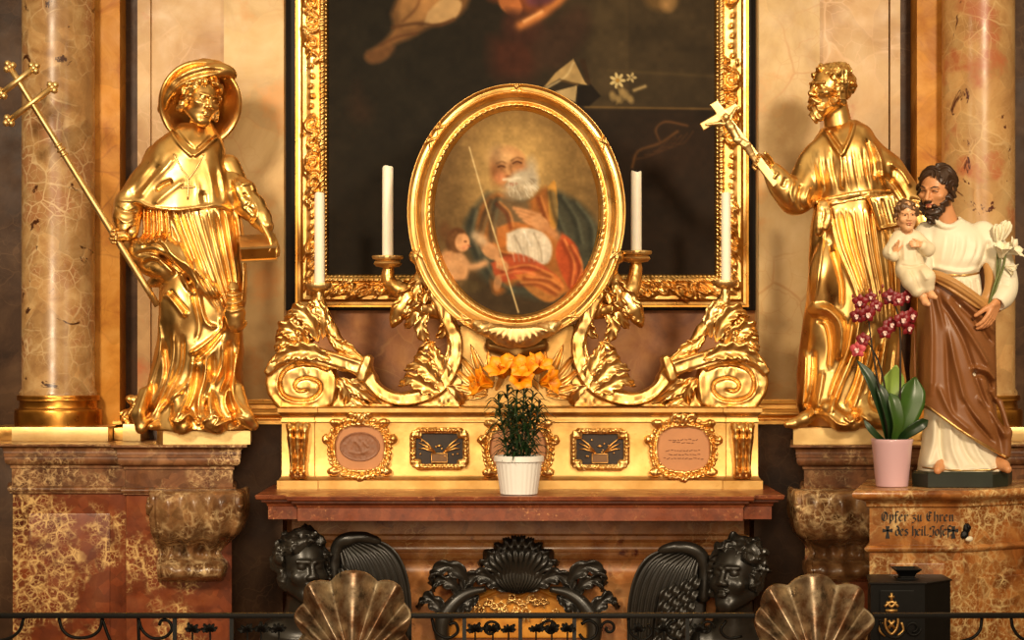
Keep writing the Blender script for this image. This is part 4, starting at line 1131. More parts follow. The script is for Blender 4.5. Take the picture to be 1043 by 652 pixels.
    LF([(336, 340, -20), (346, 350, -20), (356, 354, -18), (372, 368, -18)], 5.5)
    LF([(430, 284, -22), (420, 300, -24), (408, 316, -22), (401, 332, -16)], 9, 4)
    LF([(438, 296, -22), (426, 312, -22), (420, 326, -20), (414, 334, -14)], 7, 4)
    LF([(446, 308, -22), (456, 322, -24), (454, 336, -22), (446, 344, -18)], 7, 4)
    LF([(438, 316, -20), (430, 330, -22), (432, 342, -20), (438, 350, -16)], 6.5, 4)
    LF([(444, 348, -16), (436, 352, -18), (430, 356, -16), (427, 364, -12)], 3.5, 2)
    LF([(456, 396, -22), (452, 378, -25), (444, 362, -24), (440, 350, -18)], 8, 5)
    LF([(454, 398, -24), (440, 382, -27), (428, 372, -25), (414, 376, -18)], 8, 5)
    LF([(450, 400, -25), (436, 394, -27), (420, 386, -25), (408, 392, -18)], 8, 5)
    LF([(446, 374, -24), (436, 366, -26), (428, 362, -24), (422, 368, -18)], 5, 4)
    LF([(454, 392, -26), (464, 398, -26), (470, 406, -22), (470, 414, -14)], 5, 3)
    LF([(342, 384, -12), (350, 392, -16), (354, 402, -14), (352, 412, -10)], 5.5, 3)
    LF([(344, 384, -12), (360, 394, -16), (372, 402, -14), (388, 411, -8)], 5.5, 4)
    LF([(352, 402, -10), (364, 408, -12), (376, 413, -8)], 3.5, 3)
    # candle dishes on the bracket arms
    m1 = (lambda q: q) if mir is None else (lambda q: 2 * mir - q)
    k = sc(.06)
    for (cx, cy), r, two in ((outer, 12.5, False), (inner, 15.5, True)):
        c = P(m1(cx), cy + 3, .06)
        if two:
            pr = [(2.8, -32), (3.4, -28), (2.6, -20), (4, -14), (3, -11), (6, -9.5), (11.5, -8.5), (14, -5.5), (12.5, -3), (10, -2.2), (14.5, -1), (r, 1.2), (r - .6, 2.4), (r - 2.5, 2.6), (r - 4, 1.2), (2, 1.0)]
        else:
            pr = [(2.6, -30), (3.2, -24), (4.6, -18), (2.8, -12), (3.6, -9), (2.8, -6.5), (8, -5), (11.5, -2.5), (r, .8), (r - .5, 2.4), (r - 2.5, 2.6), (r - 4, 1.2), (2, 1.0)]
        v, f = [], []; n = 72
        for (rr, z_) in pr:
            for j in range(n):
                a = 2 * PI * j / n; q = rr * (1 + (.05 * abs(math.sin(a * 14)) if rr > 9 else 0))
                v.append((c[0] + q * k * math.cos(a), c[1] + q * k * math.sin(a), c[2] + z_ * k))
        for i in range(len(pr) - 1):
            for j in range(n): f.append([i * n + j, i * n + (j + 1) % n, (i + 1) * n + (j + 1) % n, (i + 1) * n + j])
        f.append(list(range(n))[::-1]); f.append([(len(pr) - 1) * n + j for j in range(n)])
        mobj('candle_dish', v, f, M['gold_pale'], b, sharp=50)
    return b
bracket(None, (395, 260), (325, 288), 'scroll bracket with big volute at the hatted saint side')
bracket(526.5, (1053 - 648, 255), (1053 - 738.5, 285), 'scroll bracket with big volute at the crucifix saint side')

# ---------------------------------------------------------------- candles
for (cx, y0, y1, hw, lab) in ((325.5, 197, 288, 5.2, 'shorter white candle on the outer dish, nearest the hatted saint'),
                              (395, 170, 260, 5.7, 'taller white candle close by the oval frame, on the hatted saint side'),
                              (648, 175, 255, 5.5, 'taller white candle close by the oval frame, on the crucifix saint side'),
                              (739.5, 197, 285, 5.0, 'shorter white candle on the outer dish, nearest the crucifix saint')):
    k = sc(.06); c = P(cx, y1 + 3, .06); c = (c[0], c[1], c[2] + 1.2 * k); h = (y1 + 2 - y0) * k; r = hw * k
    t = thing('candle', lab, 'candle', c, 'altar candles')
    v, f = lathe([(r, 0), (r, h * .5), (r * .98, h - .004), (r * .9, h), (r * .75, h - .003), (r * .3, h - .006)], c, 32)
    v = np.array(v)
    top = v[:, 2] > c[2] + h * .9
    v[top, 2] += .004 * np.sin(np.arctan2(v[top, 1] - c[1], v[top, 0] - c[0]) * 2 + cx)
    mobj('wax', v, f, M['wax'], t, sharp=50)
    v, f = tube([(c[0], c[1], c[2] + h - .008), (c[0], c[1], c[2] + h + .003), (c[0] + .002, c[1], c[2] + h + .008)], .0014, 6); mobj('wick', v, f, M['iron'], t)

# ---------------------------------------------------------------- altar table
t = thing('altar_table', 'red brown marble altar table with moulded slab, under the gilded retable', 'altar', (X(528), -.1, 0))
fp = [(X(274, -.3), -.33), (X(300, -.42), -.33), (X(303, -.42), -.41), (X(757, -.42), -.41), (X(760, -.42), -.33), (X(785, -.3), -.33), (X(785, -.3), .45), (X(274, -.3), .45)]
zm = Z(498, 0)
h = lambda y: Z(y, -.43)
pr = [(.0, h(531)), (.0, h(518))] + arc((.004, h(517)), (.022, h(513)), .25, 4) + [(.024, h(512.5)), (.024, h(511))] + arc((.03, h(510.5)), (.045, h(507)), -.3, 4) + [(.048, h(506.5)), (.048, zm - .004), (.044, zm)]
v, f = polyloft(fp, pr); mobj('slab', v, f, M['mensa'], t, sharp=25)
ft = [(X(300), .0), (X(755), .0), (X(755), .6), (X(300), .6)]
z = lambda y: Z(y, -.02)
pr = [(.02, 0), (.02, .12), (0, .14), (0, z(640)), (.0, z(600))] + arc((.004, z(596)), (.004, z(571)), -.16, 8) + [(.012, z(569.5)), (.018, z(566)), (.018, z(563))] + arc((.012, z(562)), (.012, z(553)), .12, 5) + [(.02, z(552)), (.03, z(549.5)), (.03, z(546)), (.01, z(544)), (.01, z(529))]
v, f = polyloft(ft, pr); mobj('altar_front', v, f, M['altar_marble'], t, sharp=25)
g = Grid(436, 620, 588, 660, -8, 8, .9)
cart = [(448, 650), (452, 628), (470, 612), (494, 602), (512, 596), (528, 604), (544, 596), (562, 602), (586, 612), (604, 628), (608, 650)]
g.plate([tuple(q) for q in spline(cart, 4)], -3, 6, 2); g.relief([([(a, b + 4) for a, b in cart], 2, 2.0, .05), ([(a * .9 + 52.8, b * .9 + 66) for a, b in cart], 1.2, -1.4, .05)])
v, f = g.mesh(-.02); mobj('cartouche', v, f, M['wall_orange'], t)
# gilded flower spray in the middle of the altar front
b = MB(); rn = random.Random(4)
unit3 = lambda q: q / np.linalg.norm(q)
for i in range(15):
    a, y = 486 + i * 5.6 + rn.uniform(-2, 2), 624 - 10 * math.sin((i + .5) / 15 * PI) + rn.uniform(-9, 9)
    c = P(a, y, -.045); r = rn.uniform(3.4, 5.4) * S
    n = 5
    for j in range(n):
        q = 2 * PI * j / n + i
        d = np.array([math.cos(q), -.35, math.sin(q)]); base = np.array(c)
        b.add(*leaf_mesh([base, base + d * r * .6 + [0, -.006, 0], base + d * r * 1.2], np.cross(d, [0, -1, 0]), r * .45, lobes=0, nu=6, nv=5, thick=.002))
    b.add(*lathe([(.0004, -.004), (.006, -.001), (.006, .002), (.0004, .005)], (c[0], c[1] - .008, c[2]), 8))
    for j in range(3):
        q = rn.uniform(PI * 1.1, PI * 1.9); d = np.array([math.cos(q), -.15, math.sin(q)]); base = np.array(c) + [0, .006, 0]
        b.add(*leaf_mesh([base, base + d * r * .9 + [0, -.004, 0], base + d * r * rn.uniform(1.6, 2.4)], np.cross(unit3(d), [0, -1, 0]), r * .4, lobes=3, nu=10, nv=5, thick=.002))
b.obj('gilded_flowers', M['brass'], t)
# great acanthus in blackened bronze
def dleaf(pts, w, lobes=5, **k): flat_leaf('acanthus_leaf', pts, w, M['bronze'], t, Y0=-.06, lobes=lobes, **{'rib': .18, 'thick': .012, 'nu': 40, 'nv': 15, **k})
for i in range(-4, 5):
    a = i / 4
    dleaf([(528 + a * 8, 606 - abs(a) * 2, -4), (528 + a * 17, 576 + abs(a) * 4, -14), (528 + a * 30, 552 + abs(a) ** 2 * 14, -16), (528 + a * 40, 546 + abs(a) ** 2 * 26, -6)], 12, 3, lobe_d=.2)
for s_ in (-1, 1):
    ml = lambda pts: [(527.5 + s_ * (p[0] - 527.5), *p[1:]) for p in pts]
    dleaf(ml([(535, 603, -6), (552, 590, -14), (572, 586, -14), (590, 606, -8)]), 10, 5)
    dleaf(ml([(576, 610, -6), (582, 588, -14), (596, 576, -18), (612, 580, -16), (618, 592, -8)]), 9, 4)
    dleaf(ml([(580, 612, -6), (594, 594, -14), (608, 590, -12), (616, 600, -6)]), 8, 4)
    dleaf(ml([(566, 606, -4), (580, 612, -10), (596, 622, -12), (612, 640, -8)]), 12, 5)
    dleaf(ml([(602, 640, -8), (608, 618, -12), (620, 608, -10), (630, 616, -6)]), 9, 4)
    pts = [P(527.5 + s_ * (a - 527.5), b, -.10) for a, b in ((560, 600), (578, 604), (592, 614), (604, 632), (604, 652), (594, 664))]
    v, f = tube(pts, [.012, .022, .03, .034, .03, .02], 14, sm=5); mobj('scroll_stem', v, f, M['bronze'], t)
# ---------------------------------------------------------------- figures
def _cap(x, y, z, a, b, ra, rb=None):
    rb = ra if rb is None else rb
    e = [b[i] - a[i] for i in range(3)]; ee = sum(q * q for q in e) + 1e-9
    h = np.clip(((x - a[0]) * e[0] + (y - a[1]) * e[1] + (z - a[2]) * e[2]) / ee, 0, 1)
    return np.sqrt((x - a[0] - e[0] * h) ** 2 + (y - a[1] - e[1] * h) ** 2 + (z - a[2] - e[2] * h) ** 2) - (ra + (rb - ra) * h)
def _sm(a, b, k):
    h = np.clip(.5 + .5 * (b - a) / k, 0, 1); return b + (a - b) * h - k * h * (1 - h)
def _sub(a, b, k): return -_sm(-a, b, k)

def head_sdf(x, y, z, child=False):
    """unit head: x to the viewer's right, y back, z up; chin at -.5, crown at +.5"""
    d = ell_d(x, y - .07, z - .15, (.335, .40, .35))
    d = _sm(d, ell_d(x, y + .10, z + .10, (.265, .28, .36)), .10)
    cw = .22 if child else .18
    d = _sm(d, ell_d(x, y + .24, z + .41, (.13, .10, .10)), .09)
    for s in (-1, 1):
        d = _sm(d, _cap(x, y, z, (s * cw * 1.1, .02, -.24), (s * .06, -.25, -.42), .085, .07), .10)
        d = _sm(d, ell_d(x - s * .175, y + .255, z + (.12 if child else .07), (.11, .09, .10 if child else .07)), .08)
        d = _sub(d, ell_d(x - s * .135, y + .40, z - .035, (.085, .075, .05)), .06)
        d = _sm(d, ell_d(x - s * .130, y + .305, z - .035, (.072, .060, .050)), .012)
        d = _sm(d, _cap(x, y, z, (s * .05, -.375, .105), (s * .21, -.31, .115), .035, .025), .04)
        d = _sub(d, _cap(x, y, z, (s * .075, -.39, .030), (s * .195, -.345, .030), .010), .014)
        d = _sm(d, ell_d(x - s * .055, y + .405, z + .125, (.042, .05, .036)), .03)
        d = _sm(d, ell_d(x - s * .335, y - .04, z + .01, (.04, .075, .12)), .03)
    d = _sm(d, _cap(x, y, z, (0, -.375, .075), (0, -.475 if not child else -.43, -.105), .028, .046), .045)
    d = _sm(d, _cap(x, y, z, (-.075, -.365, -.235), (.075, -.365, -.235), .020), .02); d = _sm(d, _cap(x, y, z, (-.03, -.395, -.225), (.03, -.395, -.225), .024), .02)
    d = _sm(d, _cap(x, y, z, (-.045, -.385, -.285), (.045, -.385, -.285), .032), .03)
    d = _sub(d, _cap(x, y, z, (-.10, -.375, -.256), (.10, -.375, -.256), .009), .014)
    return d
def hair_sdf(x, y, z, style='curly', seed=0.0):
    big = {'curly': .055, 'wavy': .03, 'child': .02, 'angel': .07}[style]
    d = ell_d(x, y - .09, z - .16, (.36 + big, .42 + big, .37 + big))
    front = -((z - .30) * .75 + (y + .22) * 1.0 + np.abs(x) * .25)           # keep behind the hairline
    if style == 'child': front = -((z - .20) * .75 + (y + .30) * 1.0 + np.abs(x) * .2)
    if style in ('curly', 'wavy', 'angel'): low = -(z + .36)
    else: low = -(z + .12)
    d = np.maximum(d, np.maximum(front, low) * .8)
    for s in (-1, 1):                                                         # locks over the ears
        q = {'curly': -.22, 'wavy': -.14, 'child': .0, 'angel': -.22}[style]
        d = _sm(d, _cap(x, y, z, (s * .33, -.04, .20), (s * .345, .03, q), .095, .085), .05)
    if style in ('wavy',):
        d = _sm(d, ell_d(x, y - .44, z + .12, (.22, .15, .2)), .08)
    f = 7.5
    w = vnoise(x * f + seed, y * f, z * f) * .055 + np.abs(vnoise(x * 13 + seed, y * 13, z * 13)) * -.045
    if style in ('angel', 'curly'): w = w * 1.6
    if style == 'wavy': w = .028 * np.sin(z * 34 + 9 * vnoise(x * 4, y * 4, z * 4) + y * 22) + .03 * vnoise(x * 5 + seed, y * 5, z * 5)
    return d - w
def beard_sdf(x, y, z, long_=.10, seed=0.0):
    d = ell_d(x, y + .22, z + .40, (.20, .17, .17))
    d = _sm(d, ell_d(x, y + .27, z + .50 + long_ * .5, (.12, .12, .12 + long_)), .08)
    for s in (-1, 1):
        d = _sm(d, _cap(x, y, z, (s * .30, -.02, -.08), (s * .20, -.20, -.36), .055, .10), .06)
        d = _sm(d, _cap(x, y, z, (s * .02, -.43, -.185), (s * .13, -.36, -.27), .030, .028), .02)
    d = _sub(d, ell_d(x, y + .44, z + .262, (.085, .10, .038)), .02)
    return d - (.022 * np.sin(z * 40 + x * 16 + 6 * vnoise(x * 5 + seed, y * 5, z * 5)) + .02 * vnoise(x * 12 + seed, y * 12, z * 12))
def in_head(fn, c, s, R):
    c = np.array(c, F); R = np.array(R, F)
    def g(U, V, W):
        q = (U - c[0], V - c[1], W - c[2])
        l = [(q[0] * R[0, i] + q[1] * R[1, i] + q[2] * R[2, i]) / s for i in range(3)]
        return fn(l[0], l[2], l[1]) * s
    return g
def add_head(g, c, s, R, child=False, k=4.0):
    g.add(in_head(lambda x, y, z: head_sdf(x, y, z, child), c, s, R), np.array(c) - s * .62, np.array(c) + s * .62, k)
def head_extra(fn, c, s, R, Y0, h=.55, m=.85):
    g = Grid(c[0] - s * m, c[0] + s * m, c[1] - s * m, c[1] + s * m, c[2] - s * m, c[2] + s * m, h)
    g.add(in_head(fn, c, s, R), np.array(c) - s * m, np.array(c) + s * m, 0, pad=0)
    return g.mesh(Y0)
def unit(v): v = np.array(v, float); return v / np.linalg.norm(v)
def hand(g, wrist, d, n, size, side=1, curl=(.5, .55, .6, .6), thumb=(.5, .7, .4), k=1.2, arm=None):
    """wrist, d = towards the fingers, n = out of the palm, side = +1/-1 thumb side; curl per joint"""
    w = np.array(wrist, float); d = unit(d); n = np.array(n, float); n = unit(n - d * n.dot(d)); lat = np.cross(d, n) * side
    L_ = [.44, .49, .46, .37]; r = size * .066
    for i in range(4):
        off = (.165 - .11 * i) * size
        kn = w + d * size * (.50 - .02 * abs(i - 1)) + lat * off
        g.cap(w + lat * off * .65, kn, size * .085, size * .066, k)
        p, a = kn, curl[i] * .7
        for sgl, rr in ((.46, 1.0), (.30, .9), (.24, .8)):
            dr = d * math.cos(a) + n * math.sin(a) + lat * (.05 * (1.5 - i))
            q = p + dr * L_[i] * size * sgl; g.cap(p, q, r * rr, r * rr * .92, .5); p = q; a += curl[i]
    b = w + d * size * .14 + lat * size * .15
    t = unit(d * thumb[0] + lat * thumb[1] + n * thumb[2])
    p1 = b + t * size * .24; t2 = unit(t + d * .5 + n * .25); p2 = p1 + t2 * size * .2; t3 = unit(t2 + n * .3 + d * .3); p3 = p2 + t3 * size * .15
    g.cap(w + lat * size * .06, b, size * .10, size * .09, k); g.cap(b, p1, size * .085, size * .066, k); g.cap(p1, p2, r * 1.1, r, .5); g.cap(p2, p3, r, r * .85, .5)
    if arm is not None: g.cap(arm, w, size * .15, size * .105, 2)
def front(g, u, v):
    i, j = int(round((u - g.u[0]) / g.h)), int(round((v - g.v[0]) / g.h))
    i, j = min(max(i, 0), len(g.u) - 1), min(max(j, 0), len(g.v) - 1)
    c = g.d[i, j]; q = np.argmax(c < 0)
    return float(g.w[q]) if c[q] < 0 else float('nan')
def on_front(g, pts, lift=1.0):
    out = []
    for p in spline(pts, 6) if len(pts) > 2 else np.linspace(pts[0], pts[1], 8):
        w = front(g, p[0], p[1])
        if w == w: out.append((p[0], p[1], w - lift))
    return out

# ================================================================ gilded saint with hat, staff and book
YL = .04
SL_ = thing('gilded_statue', 'gilded statue of a saint in a wide round hat and short cape', 'statue', (X(203, YL), YL, ZP))
G_ = M['gold_statue']
v, f = polyloft([(X(166, -.09), -.09), (X(255, -.07), -.07), (X(256, .2), .22), (X(157, .1), .17)], [(-.002, ZP), (0, ZP + .002), (0, Z(438, YL)), (-.003, Z(437, YL))])
mobj('plinth', v, f, M['gold_pale'], SL_, sharp=30)
hc, hs, hR = (207, 105, -12), 50, frame3(34, -4, 15)
g = Grid(104, 296, 76, 440, -56, 44, .8)
add_head(g, hc, hs, hR)
g.cap((205, 118, -2), (202, 146, 2), 10.5, 13, 5)
g.ell((200, 190, 0), (34, 48, 22), 6); g.cap((198, 230, 0), (186, 320, -8), 26, 18, 8); g.cap((186, 320, -8), (172, 425, -6), 15, 9, 5); g.cap((208, 235, 4), (224, 330, 4), 24, 15, 8); g.cap((224, 330, 4), (226, 425, 4), 13, 9, 5)
g.chain([(174, 428, -22), (166, 432, -34), (161, 433, -42)], [6, 5, 3.5], 3)
g.chain([(160, 160, 0), (140, 205, -8), (139, 238, -26)], [13, 10, 6.5], 5); g.chain([(232, 170, 2), (254, 212, -4), (273, 230, -20)], [13, 10, 6.5], 5)
hand(g, (138, 239, -26), (-1, .12, -.15), (-.15, .25, -1), 31, -1, (1.0, 1.0, 1.0, 1.0), (.55, -.2, .9), arm=(141, 222, -20))
hand(g, (272, 231, -24), (.50, .84, -.22), (-.85, .45, .25), 36, 1, (.25, .30, .32, .36), (.7, .55, .5), arm=(262, 218, -14))
v, f = g.mesh(YL); mobj('body', v, f, G_, SL_)
v, f = head_extra(lambda x, y, z: hair_sdf(x, y, z, 'curly', 3.1), hc, hs, hR, YL); mobj('hair', v, f, G_, SL_)
# robe
g = Grid(126, 274, 190, 440, -60, 44, .85)
g.loft([(195, 152, 238, -26, 28), (215, 146, 244, -32, 30), (240, 146, 246, -34, 32), (265, 152, 248, -34, 32), (290, 164, 250, -36, 32), (320, 163, 249, -38, 32), (350, 160, 247, -38, 32), (380, 154, 247, -36, 32), (410, 149, 250, -38, 32), (425, 147, 256, -42, 33), (437, 149, 262, -46, 34)], p=2.3)
g.chain([(134, 253, -12), (150, 255, -24), (172, 254, -34), (190, 268, -39), (206, 286, -39), (222, 299, -37)], [8, 10, 9, 8, 6, 4], 5, 4)
g.chain([(136, 258, -6), (150, 270, -16), (172, 276, -28)], [8, 9, 8], 5, 3); g.chain([(153, 289, -4), (164, 286, -16), (178, 278, -30)], [3, 4, 5], 4, 3)
g.ell((189, 314, -28), (20, 30, 15), 8)
g.chain([(152, 400, -26), (148, 422, -34), (150, 434, -36)], [7, 8, 7], 6); g.chain([(186, 400, -36), (192, 424, -44), (194, 433, -46)], [6, 8, 8], 6); g.chain([(246, 395, -24), (254, 424, -34), (262, 432, -32)], [6, 8, 6], 6)
g.chain([(218, 405, -36), (222, 426, -46), (228, 433, -46)], [6, 9, 8], 6)
st = between([(176, 214), (186, 240), (204, 280), (228, 318)], [(243, 214), (247, 245), (250, 280), (248, 318)], 9, 2.1, 2.1, .10, .35)
st += between([(150, 212), (150, 232), (148, 250)], [(176, 214), (178, 234), (178, 248)], 5, 1.8, 3.2, .05, .2)
st += [([(138, 247), (150, 248), (171, 247), (184, 262), (209, 279), (222, 294)], 3.0, 3.0), ([(140, 262), (156, 258), (172, 262), (190, 276), (204, 292)], 2.2, -3.0), ([(146, 270), (160, 264), (172, 270), (184, 282)], 2.4, 2.6), ([(150, 252), (166, 250), (178, 258)], 2, -2.0),
       ([(178, 296), (184, 304), (198, 320)], 2.2, -3.0), ([(170, 302), (180, 304), (196, 324)], 2.4, 3.4), ([(190, 278), (196, 292), (204, 302)], 2, 2.6), ([(206, 288), (210, 312), (216, 330), (228, 334)], 2.4, 2.6), ([(200, 290), (208, 330), (204, 350)], 2.5, -2.4),
       ([(230, 322), (230, 336), (215, 350), (198, 362)], 2.4, 4.2), ([(232, 336), (218, 356), (204, 368)], 2.4, -4.0),
       ([(164, 320), (168, 350), (160, 380), (152, 408), (148, 430)], 3, 3.0), ([(171, 345), (174, 380), (164, 408), (152, 428)], 2.4, -3.6), ([(182, 335), (182, 366), (172, 396), (162, 420), (160, 432)], 2.8, 3.2), ([(192, 340), (190, 372), (178, 398), (170, 416)], 2.2, -3.0),
       ([(203, 362), (198, 388), (182, 404), (168, 420)], 2.4, 3.4), ([(199, 384), (196, 408), (184, 430)], 2.4, 3.2), ([(206, 372), (203, 398), (194, 420)], 2.4, -4.2), ([(216, 358), (214, 384), (208, 408), (210, 430)], 2.6, 4.0), ([(222, 358), (222, 386), (216, 410), (220, 426)], 2.4, -4.0),
       ([(232, 346), (230, 374), (220, 396), (222, 420)], 2.4, 3.6), ([(238, 346), (237, 380), (230, 402)], 2.2, -3.6), ([(246, 352), (242, 380), (242, 402), (256, 422)], 2.6, 3.6), ([(236, 392), (234, 410), (242, 426)], 2.2, 2.8),
       ([(178, 424), (190, 428), (200, 420), (210, 430), (222, 422)], 2.0, 3.2), ([(222, 420), (230, 424), (226, 432), (236, 428), (250, 424), (258, 430)], 2.0, 3.4), ([(206, 424), (214, 434)], 2, -3), ([(240, 418), (246, 432)], 2, -2.6)]
g.relief(st, 1.6, .07)
v, f = g.mesh(YL); mobj('robe', v, f, G_, SL_)
# cape with sleeves
g = Grid(112, 290, 122, 262, -56, 44, .8)
g.loft([(126, 184, 216, -16, 20), (136, 170, 222, -24, 26), (146, 158, 228, -30, 28), (160, 149, 231, -34, 30), (180, 137, 234, -37, 32), (200, 126, 240, -39, 34), (222, 121, 244, -40, 34)], p=2.1)
hem = np.array([(110, 204), (124, 207), (145, 208), (160, 214), (186, 217), (210, 214), (225, 212), (236, 216), (246, 217)], float)
g.cut(lambda U, V, W: V - np.interp(U, hem[:, 0], hem[:, 1]).astype(F) - 1.2 * np.sin(W * .2))
g.chain([(236, 182, -4), (246, 196, -10), (252, 206, -14)], [10, 13, 10], 5)
g.chain([(146, 188, -4), (134, 208, -12), (131, 222, -19), (134, 235, -25)], [15, 14.5, 12.5, 11], 6)
g.chain([(244, 196, -4), (258, 212, -12), (267, 223, -18), (273, 232, -23)], [12, 13.5, 11, 8.5], 4)
g.cap((138, 237, -27), (130, 246, -30), 8.5, 8.5, 1.2, -1)
st = [([(176, 134), (188, 150), (201, 162)], 2.0, 2.8, .02), ([(224, 140), (214, 152), (202, 162)], 2.0, 2.8, .02), ([(182, 134), (194, 148), (203, 156)], 1.6, -2.0), ([(218, 140), (210, 150), (204, 156)], 1.6, -2.0),
      ([(164, 197), (172, 191), (182, 187)], 2.4, -3.6), ([(146, 206), (160, 188), (176, 172), (184, 160)], 3.2, 2.8), ([(130, 200), (150, 180), (166, 160)], 3, 1.8), ([(138, 204), (154, 188), (168, 170)], 2.4, -1.8), ([(162, 212), (176, 200), (194, 186)], 3, 2.2),
      ([(214, 164), (220, 188), (222, 210)], 3.6, 1.8, .4), ([(211, 196), (213, 206), (214, 214)], 3.4, -3.4, .3), ([(224, 156), (230, 184), (234, 212)], 3.4, 2.4, .4), ([(220, 172), (226, 194), (229, 210)], 3, -1.8, .4), ([(204, 180), (207, 198), (204, 212)], 3.2, 1.4, .4), ([(236, 184), (240, 200), (244, 212)], 3, -2.4, .3),
      ([(124, 206), (146, 207), (160, 213), (186, 216), (210, 213), (225, 211), (240, 215)], 1.6, 1.6, .02), ([(122, 212), (134, 218), (144, 216)], 1.8, -2), ([(122, 222), (134, 228), (144, 224)], 2, 1.8), ([(250, 198), (258, 206), (252, 214)], 1.6, -2), ([(248, 190), (258, 188), (262, 196)], 2.2, 2.4), ([(256, 212), (262, 220), (258, 228)], 1.8, -2.4), ([(262, 206), (266, 216), (264, 226)], 1.6, 2)]
st = [(q[0], q[1], q[2] * .7, *q[3:]) for q in st]
g.relief(st, 1.4, .07)
v, f = g.mesh(YL); cape = mobj('cape', v, f, G_, SL_)
b = MB(); k = sc(YL)
for pts in ([(182, 160), (190, 174), (197, 186), (197, 206)], [(212, 160), (205, 174), (197, 186)], [(190, 194), (204, 193)]):
    b.add(*tube([uvw(q, YL) for q in on_front(g, pts, .6)], 1.0 * k if len(pts) != 2 else 1.3 * k, 8))
b.obj('pectoral_cross', M['gold_pale'], SL_)
# knotted cord tassel
g = Grid(224, 266, 288, 342, -56, -14, .7)
g.chain([(241, 292, -34), (243, 308, -38), (244, 322, -38), (246, 332, -36)], [5, 7.5, 9, 7], 3, 4); g.ell((240, 320, -42), (7, 5, 5), 2); g.ell((249, 320, -38), (6, 5, 5), 2); g.ell((243, 330, -40), (5, 4, 5), 2); g.ell((252, 330, -36), (4, 4, 4), 2)
g.relief([([(234, y), (243, y + 2), (254, y - 1)], 1.3, 1.6 if i % 2 else -1.8) for i, y in enumerate((296, 300, 304, 308, 312, 316))], .6, .3)
v, f = g.mesh(YL); mobj('cord_tassel', v, f, G_, SL_)
# hat: shallow bowl opening towards the viewer, rolled front brim
ax = unit((.16, .20, -1.0)); e1 = unit(np.cross(ax, (0, 1, 0))); e2 = np.cross(ax, e1); c0 = np.array((204.5, 106, -4.0))
prof = [(43, 1.5), (42, 3.2), (40, 3.0), (36, -2), (30, -9), (25, -15), (22, -24), (16, -30), (1, -32), (1, -35), (18, -33), (25, -27), (28, -17), (33, -11), (39, -4), (43.5, -.2)]
vv, ff = [], []; n = 96
for (r, h_) in prof:
    for j in range(n):
        a = 2 * PI * j / n; wv = (2.2 * math.sin(a * 3 + .6) + 1.2 * math.sin(a * 5)) * (r / 43) ** 3
        vv.append(uvw(c0 + (e1 * math.cos(a) * .97 + e2 * math.sin(a) * 1.02) * r + ax * (h_ + wv), YL))
m = len(prof)
for i in range(m):
    for j in range(n):
        a, b_ = i * n + j, i * n + (j + 1) % n; c_, d_ = ((i + 1) % m) * n + (j + 1) % n, ((i + 1) % m) * n + j
        ff.append([a, b_, c_, d_])
hat = mobj('hat', vv, ff, G_, SL_)
bm_me = hat.data
g = Grid(158, 244, 58, 126, -40, 8, .8)
g.chain([(165, 112, -2), (176, 95, -10), (192, 83, -15), (212, 76, -16), (230, 73, -10), (238, 78, -4)], [4, 6, 6.5, 6.5, 5.5, 3], 4, 5)
g.chain([(172, 92, 0), (188, 76, -4), (208, 69, -5), (228, 70, -3)], [5, 6.5, 6.5, 4], 6, 4)
g.relief([([(168, 112), (180, 94), (200, 84), (226, 78)], 2.2, 1.6), ([(172, 100), (188, 84), (210, 76), (230, 74)], 1.8, -1.8), ([(180, 84), (200, 73), (222, 70)], 2, 1.4)], .8, .12)
v, f = g.mesh(YL); mobj('turned_brim', v, f, G_, hat)

# double-barred cross staff in his hand
t = thing('processional_cross', 'tall slanting gilded staff with double-barred cross in the hatted saint\'s hand', 'cross', P(165, 312, YL))
def up(u, v, w=-33): return uvw((u, v, w), YL)
A = np.array((165, 312, -26.)); B = np.array((20, 74, -44.)); dv = B - A
pt = lambda s_: A + dv * s_
k = sc(YL)
v, f = tube([up(*pt(s_)) for s_ in np.linspace(0, 1, 12)], [3.4 * k] * 6 + [3.1 * k] * 6, 14); mobj('staff', v, f, M['gold_pale'], t)
b = MB()
for s_, r in ((.655, 5.2), (.675, 4.4), (.635, 4.4)): b.add(*tube([up(*pt(s_ - .006)), up(*pt(s_)), up(*pt(s_ + .006))], [r * k * .7, r * k, r * k * .7], 14))
b.obj('knop', M['gold_pale'], t)
def trefoil(b, p, d):
    d = unit(d); n_ = unit(np.cross(d, (0, 0, 1)))
    for o in (d * 4, n_ * 3.6, n_ * -3.6, d * 0):
        q = p + o; r = 3.7
        b.add(*lathe([(.01 * r * k, -r * k), (r * .7 * k, -r * .7 * k), (r * k, 0), (r * .7 * k, r * .7 * k), (.01 * r * k, r * k)], up(*q), 12))
for (p0, p1) in (((12, 100, -44), (44, 75, -44)), ((19, 127, -42), (62, 94, -42))):
    b = MB(); p0, p1 = np.array(p0, float), np.array(p1, float)
    b.add(*tube([up(*p0), up(*((p0 + p1) / 2)), up(*p1)], 3.2 * k, 12)); trefoil(b, p0, p0 - p1); trefoil(b, p1, p1 - p0); b.obj('crossbar', M['gold_pale'], t)
b = MB(); trefoil(b, B, dv); b.obj('finial', M['gold_pale'], t)

